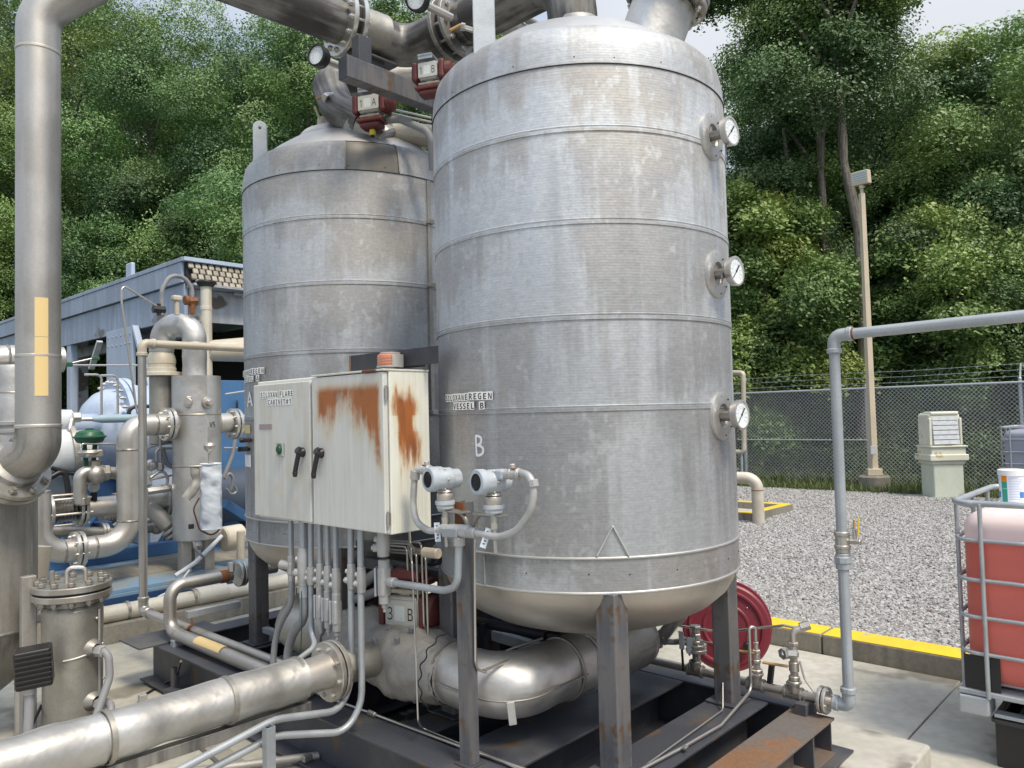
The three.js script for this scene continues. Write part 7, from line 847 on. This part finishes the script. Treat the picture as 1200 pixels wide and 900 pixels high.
// ---------------------------------------------------------------- floodlight pole
const POLE = worn({ base: [0.56, 0.49, 0.38], alt: [0.48, 0.42, 0.33], amount: 0.6, k: 130, m: 0.9, streak: 0.4 });
{ const t = T('floodlight_pole', 'tan square pole with one floodlight on a round concrete base', 'light pole'), p = aY(1025, 573, 0.05), [x, , z] = p, yt = aX(1013, 226, x)[1]; const ph = 0.05;
  M(t, 'footing', CONCD, lathe([[0, 0.33], [0.27, 0.33], [0.30, 0.30], [0.30, -0.1], [0, -0.1]], [x, 0.0, z], UP, 36)); M(t, 'base_cover', POLE, box(x, 0.40, z, 0.28, 0.14, 0.28, 0.012, [0, 0.5, 0])); M(t, 'shaft', POLE, [(() => { const g = prep(new THREE.CylinderGeometry(0.064, 0.09, yt - 0.45, 4, 1)); g.rotateY(0.1); g.translate(x, 0.45 + (yt - 0.45) / 2, z); return boxUV(prep(toCreasedNormals(g, 0.3))); })()]); M(t, 'hand_hole', WGREY, box(x - 0.11, 0.85, z + 0.04, 0.02, 0.18, 0.1, 0.01, [0, 0.4, 0])); M(t, 'tenon', POLE, [cyl([x, yt, z], [x, yt + 0.12, z], 0.035), cyl([x, yt + 0.1, z], [x, yt + 0.17, z], 0.055, 0.05)]);
  const hc = [x, yt + 0.32, z], ry = -0.5; M(t, 'lamp_housing', POLE, [box(...hc, 0.16, 0.29, 0.36, 0.02, [0, ry * 0.3, 0.10])]); M(t, 'lamp_lens', canvasMat(64, 48, (g) => { g.fillStyle = '#bcc6c6'; g.fillRect(0, 0, 64, 48); g.fillStyle = '#8fa0a0'; for (let i = 0; i < 4; i++) g.fillRect(3, 6 + i * 11, 58, 4); }, { roughness: 0.2 }), (() => { const g = prep(new THREE.PlaneGeometry(0.30, 0.20)); g.rotateY(-Math.PI / 2); g.translate(-0.0825, 0.02, 0); g.applyMatrix4(new THREE.Matrix4().makeRotationFromEuler(new THREE.Euler(0, ry * 0.3, 0.10))); g.translate(...hc); return g; })()); M(t, 'photocell', BLACK, cyl([x, yt + 0.2, z + 0.02], [x + 0.1, yt + 0.16, z + 0.14], 0.02)); }
// ---------------------------------------------------------------- fibreglass cabinet, far tote
const FRP = worn({ base: [0.70, 0.71, 0.62], alt: [0.62, 0.63, 0.52], amount: 0.7, k: 134, m: 1.2, alt2: [0.45, 0.38, 0.22], cut2: 0.74, rough: [0.4, 0.6] });
{ const t = T('fibreglass_cabinet', 'pale fibreglass instrument cabinet with a ribbed hatch standing in the gravel', 'cabinet'), p = aY(1113, 583, 0.05), ry = -0.86; const H = 1.5; const g = []; const o = new THREE.Matrix4().makeRotationY(ry).scale(new THREE.Vector3(0.78, 1, 0.78)).setPosition(p[0] + 0.30, 0.03, p[2] - 0.18); const put = (name, mat, list) => M(t, name, mat, list.map((q) => q.applyMatrix4(o)));
  const B = (x, y, z, sx, sy, sz, b = 0.02) => box(x, y, z, sx, sy, sz, b);
  put('pedestal', worn({ base: [0.60, 0.66, 0.58], alt: [0.53, 0.58, 0.50], amount: 0.6, k: 135, m: 1.2 }), [B(0, 0.33, 0, 0.70, 0.68, 0.62, 0.03)]); put('skirt', FRP, [B(0, 0.74, 0, 0.90, 0.12, 0.78, 0.02), B(0, 0.66, 0, 0.78, 0.1, 0.68, 0.03), B(0, 0.86, 0, 0.80, 0.16, 0.7, 0.02), B(0, 0.945, 0.02, 0.86, 0.03, 0.74, 0.01)]);
  put('body', FRP, [B(0, 1.25, -0.06, 0.74, 0.62, 0.58, 0.06), B(-0.355, 1.22, 0.22, 0.06, 0.5, 0.09, 0.02), B(0.355, 1.22, 0.22, 0.06, 0.5, 0.09, 0.02), B(0, 1.555, 0.05, 0.66, 0.07, 0.4, 0.03)]); for (let i = 0; i < 6; i++) put('hatch_slat', WGREY, [box(0, 1.02 + i * 0.088, 0.285 - 0.012 * i, 0.60, 0.080, 0.03, 0.008, [-0.25, 0, 0])]); put('latch', BLACK, [B(0, 0.965, 0.345, 0.16, 0.025, 0.03, 0.006)]); }
{ const p = aY(1182, 575, 0.05); const d = aD(1183, 560, 12.2); const m = new THREE.MeshPhysicalMaterial({ roughness: 0.45 }); m.color.setRGB(0.30, 0.32, 0.40); const t = tote(d[0] + 0.1, d[2] - 0.1, 0.28, 'grey caged liquid tote far behind by the fence, at the right edge', 1.0, 1.2, m, null, 0); M(t, 'lower_pallet', BLACK, boxAA([d[0] + 0.1, 0.03, d[2] - 0.1], [d[0] + 1.1, 0.275, d[2] + 1.1], 0.02)); M(t, 'label_plate', WGREY, boxAA([d[0] + 0.06, 0.9, d[2] + 0.25], [d[0] + 0.068, 1.25, d[2] + 0.75], 0.002)); }

// ---------------------------------------------------------------- grass strip and undergrowth
function blade(h, w) { const g = new THREE.BufferGeometry(); g.setAttribute('position', new THREE.Float32BufferAttribute([-w, 0, 0, w, 0, 0, w * 0.7, h * 0.55, h * 0.1, -w, 0, 0, w * 0.7, h * 0.55, h * 0.1, -w * 0.7, h * 0.55, h * 0.1, -w * 0.7, h * 0.55, h * 0.1, w * 0.7, h * 0.55, h * 0.1, 0, h, h * 0.35], 3)); g.setAttribute('uv', new THREE.Float32BufferAttribute(new Float32Array(18), 2)); g.computeVertexNormals(); return g; }
const LEAFM = new THREE.MeshPhysicalMaterial({ roughness: 0.5, transmission: 0.4, thickness: 0, side: THREE.DoubleSide }); LEAFM.color.setRGB(1, 1, 1);
{ const tuft = mergeGeometries([...Array(9)].map((_, i) => { const g = blade(rr(0.09, 0.2), 0.006); g.rotateY(i * 0.7); g.rotateX(rr(-0.3, 0.3)); g.translate(rr(-0.06, 0.06), 0, rr(-0.06, 0.06)); return g; })), N = 5200, im = new THREE.InstancedMesh(tuft, LEAFM, N), d = new THREE.Object3D(), c = new THREE.Color();
  for (let i = 0; i < N; i++) { const x = 12.75 + Math.pow(rnd(), 0.8) * 2.2, z = rr(-9, 4); d.position.set(x, 0.0, z); d.rotation.set(0, rr(0, 6), 0); d.scale.setScalar(rr(0.7, 1.6) * (x > 13.6 ? 1.3 : 1)); d.updateMatrix(); im.setMatrixAt(i, d.matrix); const k = rr(0.7, 1.3); c.setRGB(0.13 * k, 0.175 * k, 0.05 * k); im.setColorAt(i, c); } im.name = 'grass'; im.userData = { kind: 'stuff', label: 'strip of rough green grass along the foot of the fence', category: 'grass' }; im.castShadow = im.receiveShadow = true; scene.add(im); }

// ---------------------------------------------------------------- trees
function leafCluster(n, size, spread) {                  // a spray of folded leaves
  const pos = [], v = new THREE.Vector3(), q = new THREE.Quaternion(), e = new THREE.Euler();
  for (let i = 0; i < n; i++) { const s = size * rr(0.7, 1.25), c = new THREE.Vector3(rr(-1, 1), rr(-0.55, 0.55), rr(-1, 1)).multiplyScalar(spread); q.setFromEuler(e.set(rr(-0.8, 0.8), rr(0, 6.3), rr(-0.8, 0.8)));
    const L = [[0, 0, -0.5], [0.34, 0.07, -0.12], [0.22, 0.05, 0.28], [0, -0.02, 0.55], [-0.22, 0.05, 0.28], [-0.34, 0.07, -0.12]].map((p) => v.set(...p).multiplyScalar(s).applyQuaternion(q).add(c).toArray()); for (const [a, b, d] of [[0, 3, 1], [1, 3, 2], [0, 5, 3], [5, 4, 3]]) pos.push(...L[a], ...L[b], ...L[d]); }
  const g = new THREE.BufferGeometry(); g.setAttribute('position', new THREE.Float32BufferAttribute(pos, 3)); g.setAttribute('uv', new THREE.Float32BufferAttribute(new Float32Array(pos.length / 3 * 2), 2)); g.computeVertexNormals(); return g;
}
const SPRAY = [leafCluster(38, 0.075, 0.32), leafCluster(38, 0.07, 0.30), leafCluster(38, 0.08, 0.34)], BIGSPRAY = leafCluster(40, 0.12, 0.42);
const BARK = worn({ base: [0.22, 0.20, 0.18], alt: [0.10, 0.088, 0.078], amount: 0.9, streak: 0.85, freq: 5, k: 140, m: 0.9, rough: [0.8, 0.95], bump: 0.012 });
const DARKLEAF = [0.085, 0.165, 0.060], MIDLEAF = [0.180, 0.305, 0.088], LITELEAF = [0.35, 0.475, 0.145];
function crownMesh(clumps, n, hue, big) { const y = rr(-1, 1), tint = [0.97 + 0.13 * y, 1 + 0.03 * y, 1 - 0.13 * y];                // clumps: [x, y, z, rx, ry]
  const im = new THREE.InstancedMesh(big ? BIGSPRAY : SPRAY[Math.floor(rnd() * 3)], LEAFM, n), d = new THREE.Object3D(), c = new THREE.Color(), w = clumps.map((k) => k[3] * k[3]), W = w.reduce((a, b) => a + b, 0); let acc = 0, i = 0;
  clumps.forEach((k, ci) => { acc += w[ci] / W; const end = Math.min(n, Math.round(acc * n)), tone = rr(-0.8, 0.95) + hue, tr = rr(0.92, 1.12); for (; i < end; i++) {
    const u = rr(-1, 1), a = rr(0, 6.2832), s = Math.sqrt(1 - u * u), rad = rnd() < 0.12 ? rr(1.0, 1.35) : 0.6 + 0.4 * Math.pow(rnd(), 0.5), f = 0.70 + 0.62 * n3(k[0] + s * Math.cos(a) * 2.3 + 40, k[1] + u * 2.3 + 40, k[2] + s * Math.sin(a) * 2.3 + 40);
    d.position.set(k[0] + s * Math.cos(a) * k[3] * rad * f, k[1] + u * k[4] * rad * f - (1 - u) * 0.1 * k[3] * rnd(), k[2] + s * Math.sin(a) * k[3] * rad * f); d.rotation.set(rr(-0.5, 0.5) + s * Math.sin(a) * 0.75, 0, rr(-0.5, 0.5) - s * Math.cos(a) * 0.75); d.rotateY(rr(0, 6.3)); d.scale.setScalar(0.65 + 0.95 * rnd() * rnd()); d.updateMatrix(); im.setMatrixAt(i, d.matrix);
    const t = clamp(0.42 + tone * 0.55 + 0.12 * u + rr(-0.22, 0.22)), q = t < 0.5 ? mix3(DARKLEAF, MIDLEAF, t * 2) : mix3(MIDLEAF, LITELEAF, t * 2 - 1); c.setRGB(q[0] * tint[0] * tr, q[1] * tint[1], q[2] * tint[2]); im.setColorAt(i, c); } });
  im.name = 'crown'; im.userData.kind = 'stuff'; im.castShadow = im.receiveShadow = true; return im;
}
// a tree at the origin: leaning tapered trunk, limbs, clumps of foliage at the limb ends
function tree(label, cat, [x, z], h, { r = 0.2, lean = [], crown = [0.3, 1], width = 3, clumps = 26, leaves = 3200, hue = 0, group, limbFrom = 0, big = false, flat = 0.62 } = {}) {
  const t = T('broadleaf_tree', label, cat ?? 'tree', group); t.position.set(x, -0.12, z);
  const path = [[0, 0, 0], ...(lean.length ? lean : [[rr(-0.2, 0.2), h * 0.33, rr(-0.2, 0.2)], [rr(-0.4, 0.4), h * 0.66, rr(-0.4, 0.4)], [rr(-0.5, 0.5), h * 0.95, rr(-0.5, 0.5)]])];
  M(t, 'trunk', BARK, tube(path, (s, L) => r * (1.25 * Math.exp(-s * 1.4) * 0.35 + 1 - 0.82 * s / L), { bend: 2.5, seg: 12, step: 0.5, dent: r * 0.16, df: 3, caps: false }));
  const P = (k) => { const f = k * (path.length - 1), i = Math.min(path.length - 2, Math.floor(f)); return mid(path[i], path[i + 1], f - i); }; const cl = [], limbs = [];
  for (let i = 0; i < clumps; i++) { const k = mix(crown[0], crown[1], (i + rnd() * 0.8) / clumps), a = i * 2.4 + rr(-0.5, 0.5), prof = Math.sin(Math.PI * clamp(0.12 + 0.86 * (k - crown[0]) / (1 - crown[0]))) * 0.75 + 0.25, R = width * prof * rr(0.35, 1), y = h * k, ax = P(Math.min(0.97, k)), cr = rr(0.55, 1.25) * width * 0.31 * (0.75 + 0.25 * prof); const c = [ax[0] + Math.cos(a) * R, y + rr(-0.3, 0.3), ax[2] + Math.sin(a) * R, cr, cr * rr(flat * 0.8, flat * 1.25)]; cl.push(c);
    if (i % 2 === 0 && k < 0.93 && k > limbFrom) { const b = P(Math.max(0.06, k - 0.1 - R * 0.02)); limbs.push(tube([b, [mix(b[0], c[0], 0.5), mix(b[1], c[1], 0.55) + 0.15, mix(b[2], c[2], 0.5)], [c[0], c[1], c[2]]], (s, L) => r * 0.34 * (1 - 0.8 * s / L), { bend: 0.8, seg: 6, caps: false, arc: 3 })); } }
  if (limbs.length) M(t, 'limbs', BARK, limbs, undefined, true); t.add(crownMesh(cl, leaves, hue, big)); return t;
}
const copyTree = (src, [x, z], s, ry, label) => { const c = src.clone(); c.name = numbered('broadleaf_tree'); c.userData = { ...src.userData, label }; c.position.set(x, -0.12, z); c.scale.set(s[0], s[1], s[0]); c.rotation.y = ry; scene.add(c); return c; };
const gp = (px, d) => { const p = aD(px, 480, d); return [p[0], p[2]]; };
const hTop = (px, py, d) => aD(px, py, d)[1];
// right side: two tall bare trunks, then crowns
{ const d = 19.5, b = gp(1012, d), L = (px, py) => { const p = aD(px, py, d); return [p[0] - b[0], p[1] + 0.12, p[2] - b[1]]; };
  const t1 = tree('tall tree with a bare leaning trunk rising beside the floodlight pole', 'tree', b, 17.5, { r: 0.21, lean: [L(1011, 330), L(1005, 262), L(989, 190), L(985, 120), L(974, 40), L(968, -40), L(960, -190)], crown: [0.62, 1], limbFrom: 0.74, width: 2.6, clumps: 30, leaves: 3000, hue: 0.05 });
  t1.children.find((k) => k.name === 'crown').position.set(1.1, 0, -1.0);
  const b2 = gp(980, 20.5), L2 = (px, py) => { const p = aD(px, py, 20.5); return [p[0] - b2[0], p[1] + 0.12, p[2] - b2[1]]; };
  const t2 = tree('second tall bare trunk, forked, left of the leaning tall tree', 'tree', b2, 15.5, { r: 0.21, lean: [L2(974, 360), L2(966, 290), L2(962, 200), L2(962, 90), L2(955, -60)], crown: [0.60, 1], limbFrom: 0.74, width: 3.0, clumps: 30, leaves: 3200, hue: 0.0 });
  M(t2, 'fork_limb', BARK, tube([L2(966, 280), L2(955, 255), L2(935, 225), L2(922, 185), L2(918, 150)], (s, l) => 0.09 * (1 - 0.6 * s / l), { bend: 1, seg: 8, caps: false })); }
const right = [[925, 22, 45, 2.1, 0.08, 'leafy tree just right of tank B, behind its upper gauge'], [893, 20.5, 215, 2.1, 0.25, 'lower bright tree right of tank B behind the middle gauge'], [1105, 23, 85, 3.1, 0.0, 'rounded tree right of the floodlight, topping out under the sky gap'], [1170, 22, 30, 3.4, 0.12, 'broad bright topped tree near the right edge'], [1120, 20, 235, 2.4, 0.22, 'lower light green tree behind the fibreglass cabinet'], [1085, 24, 290, 2.0, 0.0, 'small dark tree right of the floodlight pole'], [1215, 21, 190, 2.6, 0.15, 'light green tree cut by the right edge above the fence'], [858, 20.5, 330, 1.7, 0.12, 'low green tree at the fence corner beside tank B']];
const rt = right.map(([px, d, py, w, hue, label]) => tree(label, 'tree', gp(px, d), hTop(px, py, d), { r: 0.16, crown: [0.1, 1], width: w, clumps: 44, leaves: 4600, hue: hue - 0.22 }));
// left side
const left = [[-40, 29, -60, 4.6, 0.1, 'tall leafy tree left of the tall steel pipe'], [85, 28, -30, 4.6, 0.08, 'tall bright tree right behind the tall steel pipe'], [190, 28, 15, 4.2, -0.05, 'tree of middling green above the building roof, under a sky gap'], [285, 27, 35, 3.8, 0.02, 'shady tree behind the lifting lug of tank A'], [370, 25, 10, 3.5, 0.25, 'bright leaved tree above the dome of tank A'], [470, 25, -10, 3.4, 0.15, 'green tree seen under the overhead pipe'], [560, 24, 30, 3.0, 0.05, 'tree behind the lifting lug of tank B'], [40, 26.5, 190, 3.4, 0.18, 'lower tree whose foliage hangs over the building roof'], [150, 25.5, 190, 3.2, 0.12, 'lower bright tree above the pale roof fascia'], [245, 24.5, 220, 2.8, -0.1, 'dark low tree behind the tiled roof end']];
left.forEach(([px, d, py, w, hue, label]) => tree(label, 'tree', gp(px, d), hTop(px, py, d), { r: 0.17, crown: [0.12, 1], width: w, clumps: 46, leaves: 5400, hue }));
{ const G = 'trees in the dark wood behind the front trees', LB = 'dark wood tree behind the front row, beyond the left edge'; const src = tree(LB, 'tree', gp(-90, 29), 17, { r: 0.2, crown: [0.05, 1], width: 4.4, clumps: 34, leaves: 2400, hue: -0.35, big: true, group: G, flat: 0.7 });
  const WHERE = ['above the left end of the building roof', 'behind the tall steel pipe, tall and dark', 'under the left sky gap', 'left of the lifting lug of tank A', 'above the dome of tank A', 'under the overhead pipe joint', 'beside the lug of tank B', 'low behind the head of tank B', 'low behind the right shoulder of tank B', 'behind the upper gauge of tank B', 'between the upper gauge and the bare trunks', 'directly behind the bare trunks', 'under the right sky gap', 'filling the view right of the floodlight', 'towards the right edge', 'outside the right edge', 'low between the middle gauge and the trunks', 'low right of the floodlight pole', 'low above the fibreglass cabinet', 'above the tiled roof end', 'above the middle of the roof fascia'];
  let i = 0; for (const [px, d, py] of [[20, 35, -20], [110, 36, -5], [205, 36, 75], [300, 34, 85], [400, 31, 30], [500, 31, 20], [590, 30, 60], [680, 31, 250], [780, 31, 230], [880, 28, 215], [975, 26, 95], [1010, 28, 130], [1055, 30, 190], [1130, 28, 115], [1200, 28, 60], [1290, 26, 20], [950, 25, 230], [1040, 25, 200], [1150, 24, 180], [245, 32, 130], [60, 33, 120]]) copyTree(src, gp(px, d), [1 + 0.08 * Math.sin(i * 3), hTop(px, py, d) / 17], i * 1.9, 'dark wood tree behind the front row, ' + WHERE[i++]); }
{ // undergrowth behind the fence: nobody could count it
  const N = 3600, im = new THREE.InstancedMesh(SPRAY[1], LEAFM, N), d = new THREE.Object3D(), c = new THREE.Color(); for (let i = 0; i < N; i++) { const k = rnd(), x = 15.0 + 4.5 * k, z = rr(-11, 6), top = 0.25 + 1.9 * Math.pow(k, 0.7) * (0.4 + 0.9 * n3(z * 0.9 + 30, x * 0.9, 3)); d.position.set(x, top * Math.pow(rnd(), 0.6), z); d.rotation.set(rr(-0.6, 0.6), rr(0, 6), rr(-0.6, 0.6)); d.scale.setScalar(rr(0.5, 1.1)); d.updateMatrix(); im.setMatrixAt(i, d.matrix); const q = mix3(DARKLEAF, MIDLEAF, clamp(0.1 + n3(x, z * 1.5, 7) * 0.6 + rr(-0.2, 0.2))).map((v) => v * 0.6); c.setRGB(...q); im.setColorAt(i, c); } im.name = 'undergrowth'; im.userData = { kind: 'stuff', label: 'low leafy undergrowth under the trees behind the fence', category: 'undergrowth' }; im.castShadow = im.receiveShadow = true; scene.add(im); }

// ---------------------------------------------------------------- put every group's origin at the base of its thing
scene.updateMatrixWorld(true);
for (const o of scene.children) {
  if (!o.isGroup || o.position.lengthSq() > 0 || !o.children.length) continue;
  const b = new THREE.Box3().setFromObject(o), c = new THREE.Vector3((b.min.x + b.max.x) / 2, b.min.y, (b.min.z + b.max.z) / 2);
  o.position.copy(c); for (const k of o.children) k.position.sub(c);
}
renderer.render(scene, camera);
